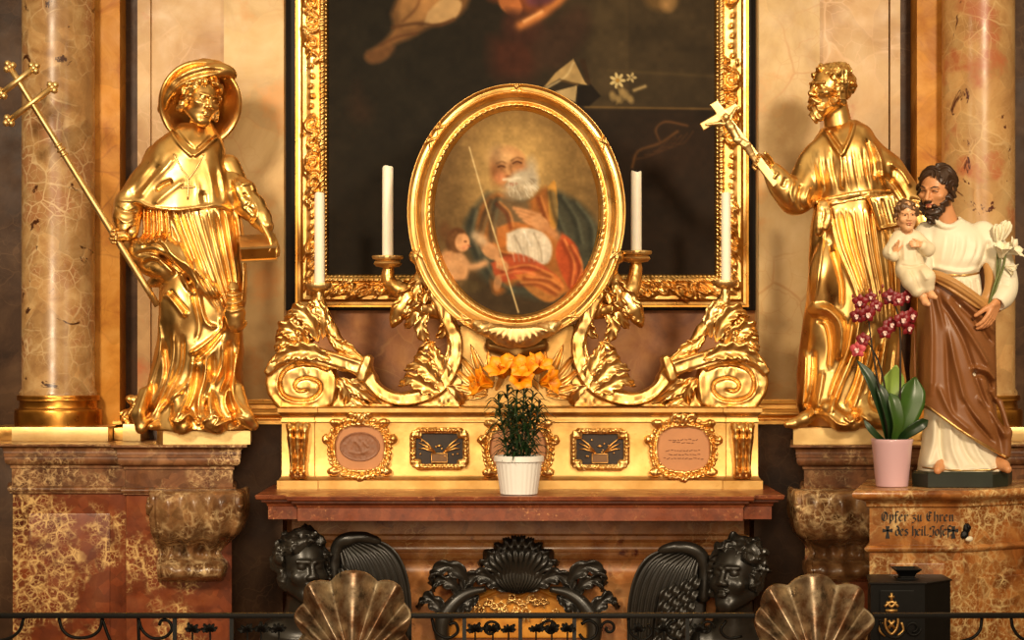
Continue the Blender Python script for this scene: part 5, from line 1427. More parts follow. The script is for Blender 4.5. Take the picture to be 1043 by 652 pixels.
# book under his other hand
t = thing('gilded_book', 'gilded closed book held level under the hatted saint\'s hand', 'book', uvw((266, 264, -22), YL))
def obox(b, c, hx, hy, hz, R):
    q = []
    for sx in (-1, 1):
        for sy in (-1, 1):
            for sz in (-1, 1): q.append(uvw(np.array(c) + R[:, 0] * hx * sx + R[:, 1] * hy * sy + R[:, 2] * hz * sz, YL))
    b.add(q, [[0, 1, 3, 2], [4, 6, 7, 5], [0, 4, 5, 1], [2, 3, 7, 6], [0, 2, 6, 4], [1, 5, 7, 3]])
R = frame3(8, 26, -3)
b = MB(); obox(b, (265.5, 254, -24), 17, 6.4, 14, R); b.obj('pages', M['gold_dark'], t, smooth=False)
for s_ in (-1, 1):
    b = MB(); obox(b, np.array((265.5, 254, -24)) + R[:, 1] * 7.4 * s_, 18.5, 1.2, 15.5, R); b.obj('cover', M['gold_pale'], t, smooth=False)

# ================================================================ gilded saint holding a crucifix
YG = .04
SR_ = thing('gilded_statue', 'gilded statue of a bearded saint in a belted cassock, gazing towards his crucifix', 'statue', (X(858, YG), YG, ZP))
v, f = polyloft([(X(808, -.08), -.08), (X(905, -.08), -.08), (X(905, .2), .2), (X(808, .2), .2)], [(-.002, ZP), (0, ZP + .002), (0, Z(435, YG)), (-.003, Z(434, YG))])
mobj('plinth', v, f, M['gold_pale'], SR_, sharp=30)
hc, hs, hR = (843, 93, -8), 52, frame3(-56, 2, 4)
g = Grid(748, 960, 62, 440, -60, 44, .85)
add_head(g, hc, hs, hR)
g.cap((850, 108, -2), (856, 142, 0), 13, 15, 5)
g.ell((860, 180, 0), (33, 45, 22), 6); g.cap((862, 225, 0), (842, 320, -10), 26, 18, 8); g.cap((842, 320, -10), (830, 418, -8), 15, 9, 5); g.cap((868, 225, 4), (886, 330, 4), 24, 15, 8); g.cap((886, 330, 4), (888, 425, 4), 13, 9, 5)
g.chain([(828, 418, -22), (816, 425, -32), (804, 430, -38), (797, 431, -40)], [7, 6.5, 5, 3.6], 3); g.chain([(884, 424, -24), (880, 430, -36)], [7, 5], 3)
g.chain([(834, 158, -2), (818, 198, -12), (804, 200, -20), (784, 176, -30)], [13, 12, 10, 6.5], 5); g.chain([(888, 158, 2), (918, 190, 2), (934, 214, -2), (942, 238, -8)], [13, 12, 9, 6.5], 5)
hand(g, (784, 177, -30), (-.80, -.55, -.15), (-.35, .2, -1), 34, 1, (.75, .85, .9, .95), (.75, .5, .5), arm=(792, 186, -25))
hand(g, (942, 238, -8), (-.15, .95, -.2), (-.9, 0, .3), 34, 1, (.3, .3, .3, .3))
v, f = g.mesh(YG); mobj('body', v, f, G_, SR_)
v, f = head_extra(lambda x, y, z: hair_sdf(x, y, z, 'curly', 8.2), hc, hs, hR, YG); mobj('hair', v, f, G_, SR_)
v, f = head_extra(lambda x, y, z: beard_sdf(x, y, z, .02, 2.2), hc, hs, hR, YG); mobj('beard', v, f, G_, SR_)
g = Grid(772, 962, 112, 440, -62, 46, .85)
g.loft([(122, 846, 874, -10, 16), (130, 838, 886, -18, 22), (140, 829, 892, -24, 26), (150, 824, 896, -28, 28), (164, 820, 900, -31, 28), (185, 824, 900, -32, 30), (205, 828, 904, -30, 28), (212, 828, 905, -31, 28), (240, 826, 910, -34, 30), (280, 823, 914, -36, 32), (310, 820, 916, -37, 32), (345, 816, 918, -37, 32), (380, 813, 922, -37, 33), (410, 811, 926, -40, 34), (424, 815, 930, -44, 34), (434, 822, 932, -46, 35)], p=2.25)
g.chain([(832, 158, -6), (820, 186, -14), (808, 204, -22), (794, 192, -27), (783, 175, -30)], [13, 16, 15, 12, 8.5], 6, 4)
g.chain([(888, 158, 0), (910, 182, 2), (926, 204, 0), (936, 222, -4), (941, 236, -8)], [15, 16, 13, 11, 8], 6, 3)
g.ell((835, 286, -26), (15, 36, 14), 8); g.chain([(822, 316, -24), (834, 316, -34), (848, 330, -38), (850, 362, -38)], [4, 5, 5, 4], 5, 4)
g.chain([(836, 415, -38), (850, 428, -44), (862, 430, -46)], [6, 8, 7], 6); g.chain([(872, 410, -38), (876, 424, -46), (890, 428, -46)], [6, 8, 7], 6)
st = between([(826, 152), (828, 176), (834, 202)], [(890, 150), (894, 176), (898, 196)], 7, 2.4, 1.5, .35, .4)
st += between([(838, 214), (846, 250), (862, 290), (872, 322)], [(902, 212), (906, 255), (908, 300), (908, 340)], 9, 2.3, 2.3, .10, .4)
st += [([(836, 130), (843, 146), (852, 164), (853, 196)], 2.0, 2.6, .05), ([(868, 126), (862, 142), (852, 162)], 2.0, 3.0, .05), ([(842, 134), (848, 146), (853, 154)], 1.8, -2.2), ([(878, 142), (884, 160), (886, 186)], 2.2, -3.0), ([(886, 146), (893, 164), (896, 184)], 2.2, 2.8),
       ([(830, 212), (834, 240), (828, 280), (824, 314)], 2, 2), ([(842, 250), (852, 290), (852, 316)], 2.2, -2.6), ([(824, 315), (838, 317), (850, 334), (849, 366)], 2.4, 3.0), ([(828, 326), (838, 330), (842, 350), (840, 378)], 2.6, -3.4),
       ([(872, 284), (870, 318), (864, 356), (852, 386), (842, 410), (836, 428)], 2.8, 4.2), ([(864, 320), (858, 356), (846, 388), (838, 412)], 2.4, -4.0), ([(818, 356), (816, 391), (814, 418)], 2.4, 2.8), ([(826, 356), (824, 392), (818, 420)], 2.2, -2.8), ([(834, 376), (830, 400), (824, 422)], 2.4, 2.6),
       ([(884, 330), (878, 366), (868, 398), (858, 424)], 2.8, 4.0), ([(876, 350), (868, 386), (856, 414)], 2.4, -4.0), ([(898, 336), (892, 372), (890, 400), (892, 426)], 2.6, 3.6), ([(891, 350), (884, 384), (880, 412)], 2.2, -3.6), ([(908, 350), (904, 390), (906, 424)], 2.4, 3),
       ([(816, 412), (824, 420), (836, 422), (846, 430), (860, 432)], 2.0, 3.0), ([(850, 420), (858, 428), (868, 422), (880, 430)], 2.0, 2.8), ([(862, 414), (866, 428)], 2.2, -3.0),
       ([(796, 184), (792, 194)], 2, -1.8), ([(804, 186), (800, 200), (804, 212)], 2.2, 2.0), ([(812, 190), (808, 206), (814, 216)], 2.0, -2.4), ([(820, 192), (816, 206), (822, 214)], 2.0, 2.0), ([(788, 178), (782, 186)], 1.6, 1.4),
       ([(902, 166), (916, 176), (926, 192)], 2.4, 2.4), ([(898, 178), (910, 190), (920, 206)], 2.2, -2.6), ([(908, 172), (906, 186)], 2.4, -2), ([(924, 204), (934, 206), (940, 214)], 2.0, -2), ([(928, 214), (938, 218)], 1.8, 1.8), ([(890, 176), (902, 196), (914, 212)], 2, 2)]
g.relief(st, 1.6, .07)
v, f = g.mesh(YG); mobj('robe', v, f, G_, SR_); gr_ = g
g = Grid(818, 922, 192, 248, -60, 40, .8)
for pts in ([(829, 207), (844, 204), (860, 201), (880, 198), (903, 197)], [(829, 212), (844, 209), (860, 205), (880, 202), (904, 201)]):
    q = on_front(gr_, pts, .5); g.chain(q, 2.6, 1.5)
g.chain([(832, 210, -32), (830, 224, -36), (829, 238, -35)], [4, 4, 4.5], 2, 3); g.chain([(836, 210, -34), (838, 222, -38), (835, 234, -38)], [3.5, 3.5, 4], 2, 3)
g.plate([(878, 203), (904, 200), (911, 233), (889, 237)], -42, -30, 2.5, 3)
g.relief([([(884, 205), (892, 234)], 1.6, 1.6), ([(891, 204), (899, 233)], 1.6, -1.8), ([(898, 203), (906, 232)], 1.6, 1.6), ([(889, 235), (910, 231)], 1.6, 1.8), ([(846, 208), (880, 201)], 1, -1.2)], .5, .2)
v, f = g.mesh(YG); mobj('belt', v, f, G_, SR_)

# crucifix in his hand
t = thing('crucifix', 'small gilded crucifix raised in the bearded gilded saint\'s hand', 'crucifix', uvw((785, 191, -34), YG))
g = Grid(702, 796, 100, 200, -50, -24, .7)
g.plate([(719, 111), (727, 106), (790, 188), (783, 194)], -41, -36, .8, .5)
g.plate([(709, 130), (745, 109), (750, 115), (713, 137)], -41, -36, .8, .5)
v, f = g.mesh(YG); mobj('cross', v, f, M['gold_pale'], t, sharp=40)
g = Grid(702, 796, 100, 200, -56, -30, .5)
c = (735, 124, -46)
g.ell(c, (3.6, 4.2, 3.8), 1); g.chain([(736.5, 128, -44), (740, 134, -45), (745, 143, -45), (748, 148, -45)], [3.2, 4.6, 3.8, 4.0], 1.5)
g.chain([(738, 131, -44), (728, 130, -44), (716, 131, -42)], [2.2, 1.8, 1.4], 1); g.chain([(738, 131, -44), (741, 122, -44), (746, 114, -42)], [2.2, 1.8, 1.4], 1)
g.chain([(747, 148, -45), (754, 153, -47), (760, 162, -44), (764, 168, -43)], [2.8, 2.4, 1.9, 1.8], 1); g.chain([(749, 147, -45), (757, 151, -47), (762, 161, -44), (766, 167, -43)], [2.8, 2.4, 1.9, 1.8], 1)
g.ell((747, 147, -46), (5.4, 3.4, 3.6), 1)
v, f = g.mesh(YG); mobj('corpus', v, f, M['gold_pale'], t)
# ================================================================ pedestal with inscription, painted plaster saint with child
YJ = -.62
zJ = Z(500, -.95)
t = thing('inscribed_pedestal', 'orange breccia marble pedestal with black lettering, under the painted saint', 'pedestal', (X(970, -.7), -.6, 0)); JP = t
fpj = [(X(886, -.9), -.89), (X(978, -.9), -.89), (X(1050, -.7), -.70), (X(1090, -.7), -.40), (X(1090, -.7), -.34), (1.44, -.34)]
h = lambda y: Z(y, -.9)
pr = [(.02, 0), (.02, .1), (0, .12), (0, h(563)), (.006, h(562.5))] + arc((.010, h(562)), (.006, h(556)), -.4, 5) + [(0, h(555.5)), (0, h(517)), (.008, h(516.5))] + arc((.010, h(516)), (.034, h(509)), .25, 5) + [(.038, h(508.5))] + arc((.042, h(508)), (.050, zJ), -.35, 6) + [(.046, zJ)]
v, f = polyloft(fpj, pr); mobj('body', v, f, M['joseph_marble'], t, sharp=30)
a_, b_ = np.array(fpj[1]), np.array(fpj[2]); nn = np.array([(b_ - a_)[1], -(b_ - a_)[0]]); nn /= np.linalg.norm(nn)
q0, q1 = a_ + (b_ - a_) * .24, a_ + (b_ - a_) * .95
v, f = polyloft([tuple(q0 + nn * .008), tuple(q1 + nn * .008), tuple(q1 - nn * .02), tuple(q0 - nn * .02)], [(-.004, .3), (0, .304), (0, h(591)), (-.004, h(590))]); mobj('panel', v, f, M['joseph_marble'], t, sharp=30)
v, f = box(X(907, -.9), X(962, -.9), -.897, -.87, .3, h(574), .003); mobj('back_plate', v, f, M['joseph_marble'], t, sharp=30)
# broken-letter inscription, drawn with a slanted broad nib
GL = {  # strokes on a 10 x 14 cell, y down; baseline 14, x-height 5
 'O': [[(8, 2), (4, 1), (1.5, 4), (1.5, 10), (4.5, 13.5), (8, 12), (9, 8), (8.5, 4), (6, 1.5)], [(4.5, 3.5), (4.5, 11)]],
 'p': [[(1, 6), (2.5, 5), (2.5, 18)], [(2.5, 6.5), (5.5, 5), (6.5, 7), (6.5, 12), (4.5, 14), (2.5, 12.5)]],
 'f': [[(7, 1.2), (4.5, 0), (3, 2), (3, 17)], [(.8, 5.5), (6, 5.5)]],
 'e': [[(2.2, 9.5), (6, 7), (4.4, 5), (2, 7), (2, 12), (4, 14), (6.5, 12.5)]],
 'r': [[(1, 6), (2.5, 5), (2.5, 13), (3.6, 14)], [(2.5, 7), (5, 5), (6.5, 6.2)]],
 'z': [[(1.2, 6), (5.5, 5.5), (2.5, 9), (5.8, 10.5), (5, 14), (2.5, 16.5), (1, 15.5)]],
 'u': [[(1, 6), (2.2, 5.2), (2.2, 12.5), (3.8, 14), (6, 12.5)], [(6, 5), (6, 13), (7.2, 14)]],
 'E': [[(8.5, 2.5), (5, .8), (2, 3), (1.5, 8), (2.5, 12), (5.5, 13.8), (9, 11.5)], [(2, 7.2), (7.5, 6.6)], [(5, 3), (5, 11.5)]],
 'h': [[(2.2, 0), (2.2, 13), (3, 14)], [(2.2, 7), (5, 5.2), (6.5, 7), (6.5, 13), (5, 17)]],
 'n': [[(1, 6), (2.2, 5.2), (2.2, 13), (3.2, 14)], [(2.2, 7), (5, 5.2), (6, 6.5), (6, 13), (7.2, 14)]],
 'd': [[(3.5, 0), (6.5, 4), (6.5, 12), (4, 14), (2, 12), (2, 7.5), (4, 5.4), (6.4, 7)]],
 's': [[(6, 6), (3.4, 5), (2.2, 7), (6, 10.5), (5, 13.6), (1.8, 13)]],
 'i': [[(1.4, 6), (2.4, 5.2), (2.4, 13), (3.6, 14)], [(2.4, 1.6), (3.2, 2.4)]],
 'l': [[(2.2, 0), (2.2, 12.6), (3.8, 14)]],
 '.': [[(1.4, 13), (2.4, 13.8)]],
 'J': [[(2, 3), (5.5, 1), (8.6, 2.2), (6.8, 6), (7.4, 11), (5, 15.5), (1.6, 14.5)], [(2, 3), (3.4, 5.4)]],
 'o': [[(4, 5), (2, 7), (2, 12), (4, 14), (6.4, 12), (6.4, 7), (4, 5)]],
 'S': [[(7, .8), (4.5, 0), (3, 2), (3, 17)]],
}
WD = {'O': 11, 'E': 11, 'J': 10, 'i': 5, 'l': 5.2, 'f': 6.4, 'S': 5, 'r': 7, 'z': 7.5, '.': 4, 'u': 8.4, 'n': 8.4, ' ': 5.5}
Yt = -.8925
def letter(c, x0, y0, s_, name):
    b = MB(); nib = np.array([math.cos(-.7), math.sin(-.7)]) * 1.2
    for st in GL[c]:
        p = spline(st, 4) if len(st) > 2 else np.array(st, float)
        vv, ff = [], []
        for q in p:
            for sg in (-1, 1):
                for dy in (0, .004):
                    a = q + nib * sg; vv.append((X(x0 + a[0] * s_, -.89), Yt + dy, Z(y0 + a[1] * s_, -.89)))
        for i in range(len(p) - 1):
            a = i * 4
            ff += [[a, a + 4, a + 6, a + 2], [a + 1, a + 3, a + 7, a + 5], [a, a + 1, a + 5, a + 4], [a + 2, a + 6, a + 7, a + 3]]
        n = (len(p) - 1) * 4; ff += [[0, 2, 3, 1], [n, n + 1, n + 3, n + 2]]
        b.add(vv, ff)
    return b.obj(name, M['ink'], JP, smooth=False)
def write(s_, x0, y0, k, xs=1.0):
    for c in s_:
        if c != ' ': letter(c, x0, y0, k, 'letter')
        x0 += WD.get(c, 8) * k * xs
    return x0
write('Opfer zu Ehren', 897.5, 521, .70, .965); write('des heil.JoSef.', 911, 535.5, .70, .83)
for cx in (904, 971):
    b = MB()
    for q in ([(-2, -6), (2, -6), (1.1, 0), (2.2, 6.5), (-2.2, 6.5), (-1.1, 0)], [(-5, -3.6), (-1, -2.4), (1, -2.4), (5, -3.6), (5, .4), (1, -.6), (-1, -.6), (-5, .4)]):
        vv = [(X(cx + a, -.89), Yt + d, Z(542 + y, -.89)) for d in (0, .004) for a, y in q]; n = len(q)
        b.add(vv, [list(range(n)), [n + i for i in range(n)][::-1]] + [[i, n + i, n + (i + 1) % n, (i + 1) % n] for i in range(n)])
    b.obj('cross_mark', M['ink'], JP, smooth=False)
g = Grid(976, 992, 530, 554, -4, 4, .5); g.ell((985, 538, 0), (4, 5, 2.6), 1); g.ell((982, 545, 0), (4.5, 4, 2.4), 1); g.relief([], .8, .5)
v, f = g.mesh(-.885); mobj('chipped_stain', v, f, M['iron'], JP)
g = Grid(978, 994, 540, 556, -4, 4, .5); g.ell((987, 549, 0), (4, 2.6, 2.2), 1); g.relief([], .6, .5)
v, f = g.mesh(-.885); mobj('plaster_patch', v, f, M['cream'], JP)

# offering box
t = thing('offering_box', 'black iron offering box with a funnel slot in front of the inscribed pedestal', 'box', (X(926, -1.2), -1.1, 0))
R2 = [(X(886, -1.2), -1.22), (X(941, -1.2), -1.22), (X(968, -1.1), -1.10), (X(962, -1.0), -.95), (X(886, -1.0), -.95)]
zb_ = Z(594, -1.22)
v, f = polyloft(R2, [(-.004, 0), (0, .004), (0, zb_ - .006), (.006, zb_ - .004), (.006, zb_), (-.002, zb_ + .003)]); mobj('cabinet', v, f, M['iron'], t, sharp=30)
cxb, cyb = X(923, -1.08), -1.08; k = sc(-1.08)
pr = [(rect(cxb - 7 * k, cxb + 7 * k, cyb - .03, cyb + .03))]
v, f = polyloft(pr[0], [(.012, zb_), (.012, zb_ + .006), (0, zb_ + .008), (.0, zb_ + .012), (.006, zb_ + .022), (.022, zb_ + .036), (.022, zb_ + .040), (.016, zb_ + .040), (.0, zb_ + .024)]); mobj('slot_funnel', v, f, M['iron'], t, sharp=30)
b = MB(); k = sc(-1.22)
v, f = polyloft([(X(896, -1.22), -1.228), (X(931, -1.22), -1.228), (X(931, -1.22), -1.21), (X(896, -1.22), -1.21)], [(-.002, .45), (0, .452), (0, Z(602, -1.22)), (-.002, Z(601, -1.22))]); mobj('door', v, f, M['iron'], t, sharp=30)
pu = lambda a, b_: P(a, b_, -1.232)
for nm, L__ in (('crest_crown', [[(901, 618), (908, 613), (915, 618)], [(903, 613), (908, 618), (913, 613)], [(908, 604), (908, 612)], [(905, 608), (911, 608)], [(902, 622), (914, 622)]]), ('crest_shield', [[(902, 628), (908, 626), (914, 628), (914, 638), (908, 646), (902, 638), (902, 628)], [(898, 634), (896, 642), (902, 648)], [(918, 634), (920, 642), (914, 648)], [(905, 632), (911, 640)], [(911, 632), (905, 640)]])):
    b = MB()
    for q in L__: b.add(*tube([pu(*a) for a in q], 1.5 * k, 8, sm=4 if len(q) > 2 else 0))
    b.obj(nm, M['brass'], t)
b = MB()
for cx in (936, 942):
    q = [(930 + 8 * math.cos(a) * (1 - a / 14), 640 + 8 * math.sin(a) * (1 - a / 14)) for a in np.linspace(0, 8, 24)]
b.add(*tube([pu(*a) for a in q], 1.2 * k, 8)); b.obj('scroll_hinge', M['iron'], t)

# painted saint ------------------------------------------------------------------
JS = thing('painted_statue', 'painted plaster statue of a brown-bearded saint in white tunic and brown mantle, carrying a child', 'statue', (X(982, YJ), YJ, zJ))
k = sc(YJ)
oc = [(X(933, -.78), -.70), (X(946, -.8), -.785), (X(1012, -.8), -.785), (X(1031, -.78), -.71), (X(1031, -.5), -.50), (X(1014, -.4), -.42), (X(946, -.4), -.42), (X(933, -.5), -.50)]
v, f = polyloft(oc, [(-.002, zJ), (0, zJ + .003), (0, Z(481, YJ)), (-.006, Z(479, YJ)), (-.008, Z(478.5, YJ))]); mobj('base', v, f, M['green_base'], JS, sharp=25)
hc, hs, hR = (951, 195, -14), 47, frame3(-36, 16, 6)
g = Grid(926, 1036, 164, 484, -56, 40, .75)
add_head(g, hc, hs, hR)
g.cap((957, 206, -6), (966, 236, 0), 10, 13, 5); g.ell((972, 260, 0), (24, 30, 16), 6); g.cap((966, 290, 0), (960, 380, -6), 16, 12, 6); g.cap((960, 380, -6), (954, 470, -8), 12, 8, 5); g.cap((980, 290, 2), (996, 380, 0), 15, 12, 6); g.cap((1000, 380, 0), (1010, 468, -4), 12, 8, 5)
g.chain([(954, 470, -20), (950, 475, -34), (947, 477, -42)], [6, 5, 4], 3); g.chain([(1010, 468, -16), (1016, 473, -30), (1018, 476, -38)], [6, 5.4, 4], 3)
g.chain([(1002, 240, 0), (1016, 268, -4), (1020, 292, -14), (1010, 313, -24)], [10, 9, 8, 6], 4)
hand(g, (1008, 309, -34), (-.42, .86, -.10), (-.62, -.05, .6), 34, -1, (.28, .30, .34, .38), (.8, .35, .45), arm=(1014, 300, -24))
g.chain([(944, 240, 0), (934, 268, -10), (940, 288, -30)], [10, 9, 7], 4); g.ell((936, 292, -36), (9, 6, 8), 3)
v, f = g.mesh(YJ); mobj('body', v, f, M['skin'], JS)
v, f = head_extra(lambda x, y, z: hair_sdf(x, y, z, 'wavy', 4.4), hc, hs, hR, YJ); mobj('hair', v, f, M['brown_hair'], JS)
v, f = head_extra(lambda x, y, z: beard_sdf(x, y, z, .05, 1.2), hc, hs, hR, YJ); mobj('beard', v, f, M['brown_hair'], JS)
b = MB(); Rr = np.array(hR)
def onhead(p): return uvw(np.array(hc) + hs * (Rr[:, 0] * p[0] + Rr[:, 1] * p[2] + Rr[:, 2] * p[1]), YJ)
for s_ in (-1, 1):
    b.add(*tube([onhead((s_ * .06, -.405, .115)), onhead((s_ * .14, -.375, .145)), onhead((s_ * .225, -.315, .12))], [.012 * hs * k, .016 * hs * k, .008 * hs * k], 8, sm=4))
    b.add(*tube([onhead((s_ * .075, -.368, .04)), onhead((s_ * .135, -.372, .056)), onhead((s_ * .20, -.335, .035))], .009 * hs * k, 8, sm=4))
b.obj('eyebrows', M['brown_hair'], JS)
def face_bits(c_, s_, R_, par, eyes, lip):
    def at_(q): return uvw(np.array(c_) + s_ * (R_[:, 0] * q[0] + R_[:, 1] * q[2] + R_[:, 2] * q[1]), YJ)
    if eyes:
        for e in (-1, 1):
            r = .036 * s_ * k; q = at_((e * .125, -.352, .034)); v_, f_ = lathe([(.0004, -r * .8), (r * .7, -r * .55), (r, 0), (r * .7, r * .55), (.0004, r * .8)], q, 12); mobj('eye', v_, f_, M['brown_hair'], par)
    v_, f_ = tube([at_((-.085, -.372, -.245)), at_((-.03, -.408, -.236)), at_((.03, -.408, -.236)), at_((.085, -.372, -.245))], [.010 * s_ * k, .022 * s_ * k, .022 * s_ * k, .010 * s_ * k], 8, sm=4); mobj('upper_lip', v_, f_, M['lips'], par)
    v_, f_ = tube([at_((-.07, -.372, -.272)), at_((0, -.402, -.284)), at_((.07, -.372, -.272))], [.012 * s_ * k, .028 * s_ * k, .012 * s_ * k], 8, sm=4); mobj('lower_lip', v_, f_, M['lips'], par)
face_bits(hc, hs, Rr, JS, False, True)
# white tunic
g = Grid(924, 1036, 214, 484, -52, 36, .75)
g.loft([(221, 950, 976, -13, 14), (227, 945, 988, -18, 20), (236, 940, 1002, -24, 24), (250, 938, 1009, -27, 26), (266, 941, 1004, -28, 26), (276, 944, 996, -25, 23), (284, 946, 998, -25, 23), (330, 942, 1003, -27, 25), (420, 942, 1008, -26, 25), (456, 938, 1016, -30, 27), (479, 934, 1023, -38, 29)], p=2.2)
g.chain([(1000, 238, -2), (1013, 258, -6), (1020, 284, -14), (1018, 298, -22), (1011, 307, -30)], [13, 13, 11.5, 11, 9.5], 5, 3)
g.chain([(944, 236, -2), (934, 258, -10), (936, 280, -24)], [11, 11, 9], 5, 3)
g.cap((1008, 311, -34), (1001, 321, -40), 7, 7.5, 1, -1)
g.cap((957, 206, -6), (962, 227, -6), 12.5, 13.5, 2, -1)
g.chain([(948, 224, -16), (956, 231, -21), (966, 232, -21), (976, 226, -14)], [2, 2.2, 2.2, 2], 2, 3)
st = between([(956, 236), (953, 255), (950, 274)], [(996, 240), (994, 258), (984, 276)], 5, 2.8, 1.1, .4, .5) + [([(946, 272), (960, 276), (976, 278), (992, 274)], 2.4, 2.8), ([(946, 279), (968, 283), (994, 279)], 1.8, -2.4), ([(1004, 246), (998, 262), (992, 274)], 2.4, -2.2), ([(1012, 276), (1022, 282), (1028, 280)], 2, 1.6), ([(1012, 290), (1022, 292)], 2, -1.6), ([(1008, 262), (1018, 268), (1026, 268)], 2, 1.4)]
st += between([(950, 284), (952, 300), (952, 320)], [(994, 284), (998, 300), (1000, 320)], 6, 2.0, 1.6, .1, .2)
st += [([(948, 420), (946, 450), (938, 476)], 3, 3), ([(954, 424), (954, 452), (956, 474)], 2.6, -3.4), ([(962, 430), (964, 456), (972, 478)], 3, 3.2), ([(972, 440), (978, 460), (990, 476)], 2.6, -3), ([(984, 446), (992, 464), (1004, 478)], 3, 3), ([(936, 474), (952, 470), (966, 477), (990, 474), (1010, 478), (1020, 474)], 2.2, 2.2)]
g.relief(st, .5, .1)
v, f = g.mesh(YJ); mobj('tunic', v, f, M['cream'], JS); gt = g
hm = on_front(gt, [(937, 475), (950, 476.5), (966, 477), (990, 477), (1008, 476), (1021, 474)], .1)
v, f = tube([uvw(q, YJ) for q in hm], 1.0 * k, 8); mobj('gold_hem', v, f, M['brass'], JS)
v, f = tube([uvw(q, YJ) for q in on_front(gt, [(944, 278.5), (960, 280.5), (978, 281), (996, 278)], .3)], 1.3 * k, 8); mobj('cord_belt', v, f, M['brass'], JS)
# brown mantle
g = Grid(920, 1032, 262, 474, -54, 40, .75)
g.loft([(262, 938, 1006, -27, 26), (285, 938, 1010, -29, 28), (300, 934, 1012, -31, 30), (340, 929, 1013, -33, 31), (380, 927, 1013, -34, 31), (420, 930, 1014, -35, 31), (445, 934, 1019, -37, 32), (474, 938, 1024, -38, 32)], p=2.3)
up_ = np.array([(918, 270), (940, 278), (965, 292), (985, 308), (1000, 317), (1032, 326)], float); lo_ = np.array([(918, 404), (937, 412), (970, 437), (1004, 458), (1032, 472)], float)
g.cut(lambda U, V, W: np.maximum(np.where(W < 12, np.interp(U, up_[:, 0], up_[:, 1]).astype(F), 262) - V, V - np.interp(U, lo_[:, 0], lo_[:, 1]).astype(F)))
g.chain([(1014, 410, -18), (1020, 440, -24), (1020, 462, -24)], [4, 5, 4], 5)
st = [([(943, 288), (956, 330), (968, 380), (978, 412), (1004, 442)], 3.0, 3.6), ([(936, 300), (934, 340), (933, 404)], 2.2, -5.0), ([(940, 292), (943, 340), (942, 404)], 3.2, 3.0), ([(950, 296), (958, 340), (960, 390), (966, 426)], 2.8, -3.2),
      ([(955, 304), (983, 344), (1004, 378)], 3.0, 3.4), ([(950, 300), (974, 344), (990, 390), (1006, 430)], 2.6, -3.6), ([(962, 302), (990, 330), (1008, 352)], 2.6, -3.2), ([(970, 304), (996, 326), (1010, 340)], 2.8, 2.6), ([(984, 380), (1000, 384), (1006, 398)], 2.4, -3.2), ([(980, 374), (998, 377), (1010, 388)], 2.4, 2.6),
      ([(988, 402), (1006, 424), (1018, 446)], 2.6, 3.0), ([(1000, 396), (1012, 416), (1020, 440)], 2.2, -2.6), ([(972, 404), (988, 430), (1008, 452)], 2.4, -2.8), ([(948, 390), (962, 420), (984, 440)], 2.6, 2.0)]
st = [(q[0], q[1], q[2] * 1.35, *q[3:]) for q in st]
g.relief(st, .5, .08)
v, f = g.mesh(YJ); mobj('mantle', v, f, M['mantle'], JS); gm = g
q = on_front(gm, [(937, 411), (954, 424), (970, 436), (988, 447.5), (1004, 456.5), (1020, 465)], .2)
v, f = tube([uvw(a, YJ) for a in q], 1.5 * k, 8); mobj('gold_border', v, f, M['brass'], JS)
g = Grid(934, 1020, 256, 330, -52, 20, .75)
g.chain([(941, 279, -22), (952, 284, -29), (968, 294, -33), (984, 305, -33), (994, 311, -31), (999, 312, -26)], [3.5, 5.5, 6.5, 6, 4.5, 3], 3, 4)
g.chain([(1003, 266, -8), (1005, 284, -16), (1002, 300, -24), (994, 310, -28)], [3.5, 5, 5.5, 4], 3, 3)
g.relief([([(944, 279), (968, 291), (998, 312)], 1.4, 1.6), ([(944, 284), (966, 297), (994, 316)], 1.4, -1.8)], .4, .1)
v, f = g.mesh(YJ); mobj('mantle_fold', v, f, M['mantle_lining'], JS, label='ochre rolled edge of the mantle')
# child on his arm
cc, cs, cR = (915, 222, -44), 30, frame3(6, 6, -3)
g = Grid(890, 948, 200, 318, -74, -12, .6)
add_head(g, cc, cs, cR, True, 2)
g.cap((916, 232, -40), (917, 242, -38), 5.5, 7, 3); g.ell((919, 258, -38), (10, 18, 9), 3); g.chain([(916, 276, -42), (919, 290, -54), (930, 303, -52)], [8, 6, 4], 3); g.chain([(924, 274, -42), (934, 284, -56), (936, 298, -54)], [8, 6, 4], 3)
g.chain([(936, 297, -54), (938, 302, -58), (941, 304, -61)], [3.6, 3.4, 2.4], 2); g.chain([(930, 303, -52), (932, 309, -57), (934, 311, -61)], [3.6, 3.4, 2.4], 2)
g.chain([(907, 244, -40), (900, 260, -44), (903, 262, -50)], [5, 4.4, 3.6], 2); g.chain([(927, 244, -40), (935, 256, -46), (928, 252, -54)], [5, 4.4, 3.6], 2)
hand(g, (902.5, 261, -51), (.10, -1, -.25), (.6, .1, -.8), 15, 1, (.12, .15, .3, .5), (.7, .6, .2), k=.8); hand(g, (929, 252, -54), (-1, -.12, -.3), (-.1, .3, .9), 14, -1, (.25, .25, .3, .3), (.7, .6, .2), k=.8)
v, f = g.mesh(YJ); ch = mobj('child', v, f, M['skin_child'], JS, label='small curly-haired child in cream tunic on his arm')
v, f = head_extra(lambda x, y, z: hair_sdf(x, y, z, 'child', 6.4), cc, cs, cR, YJ, .5); mobj('hair', v, f, M['child_hair'], ch)
face_bits(cc, cs, cR, ch, True, True)
g = Grid(888, 950, 230, 306, -74, -10, .6)
g.loft([(234, 911, 922, -44, -32), (240, 905, 929, -47, -28), (255, 905, 931, -50, -26), (270, 906, 933, -52, -26), (282, 907, 935, -52, -28)], 3, p=2.2, sm=2)
g.cap((916, 226, -44), (916, 236, -42), 6, 6.5, 1.5, -1)
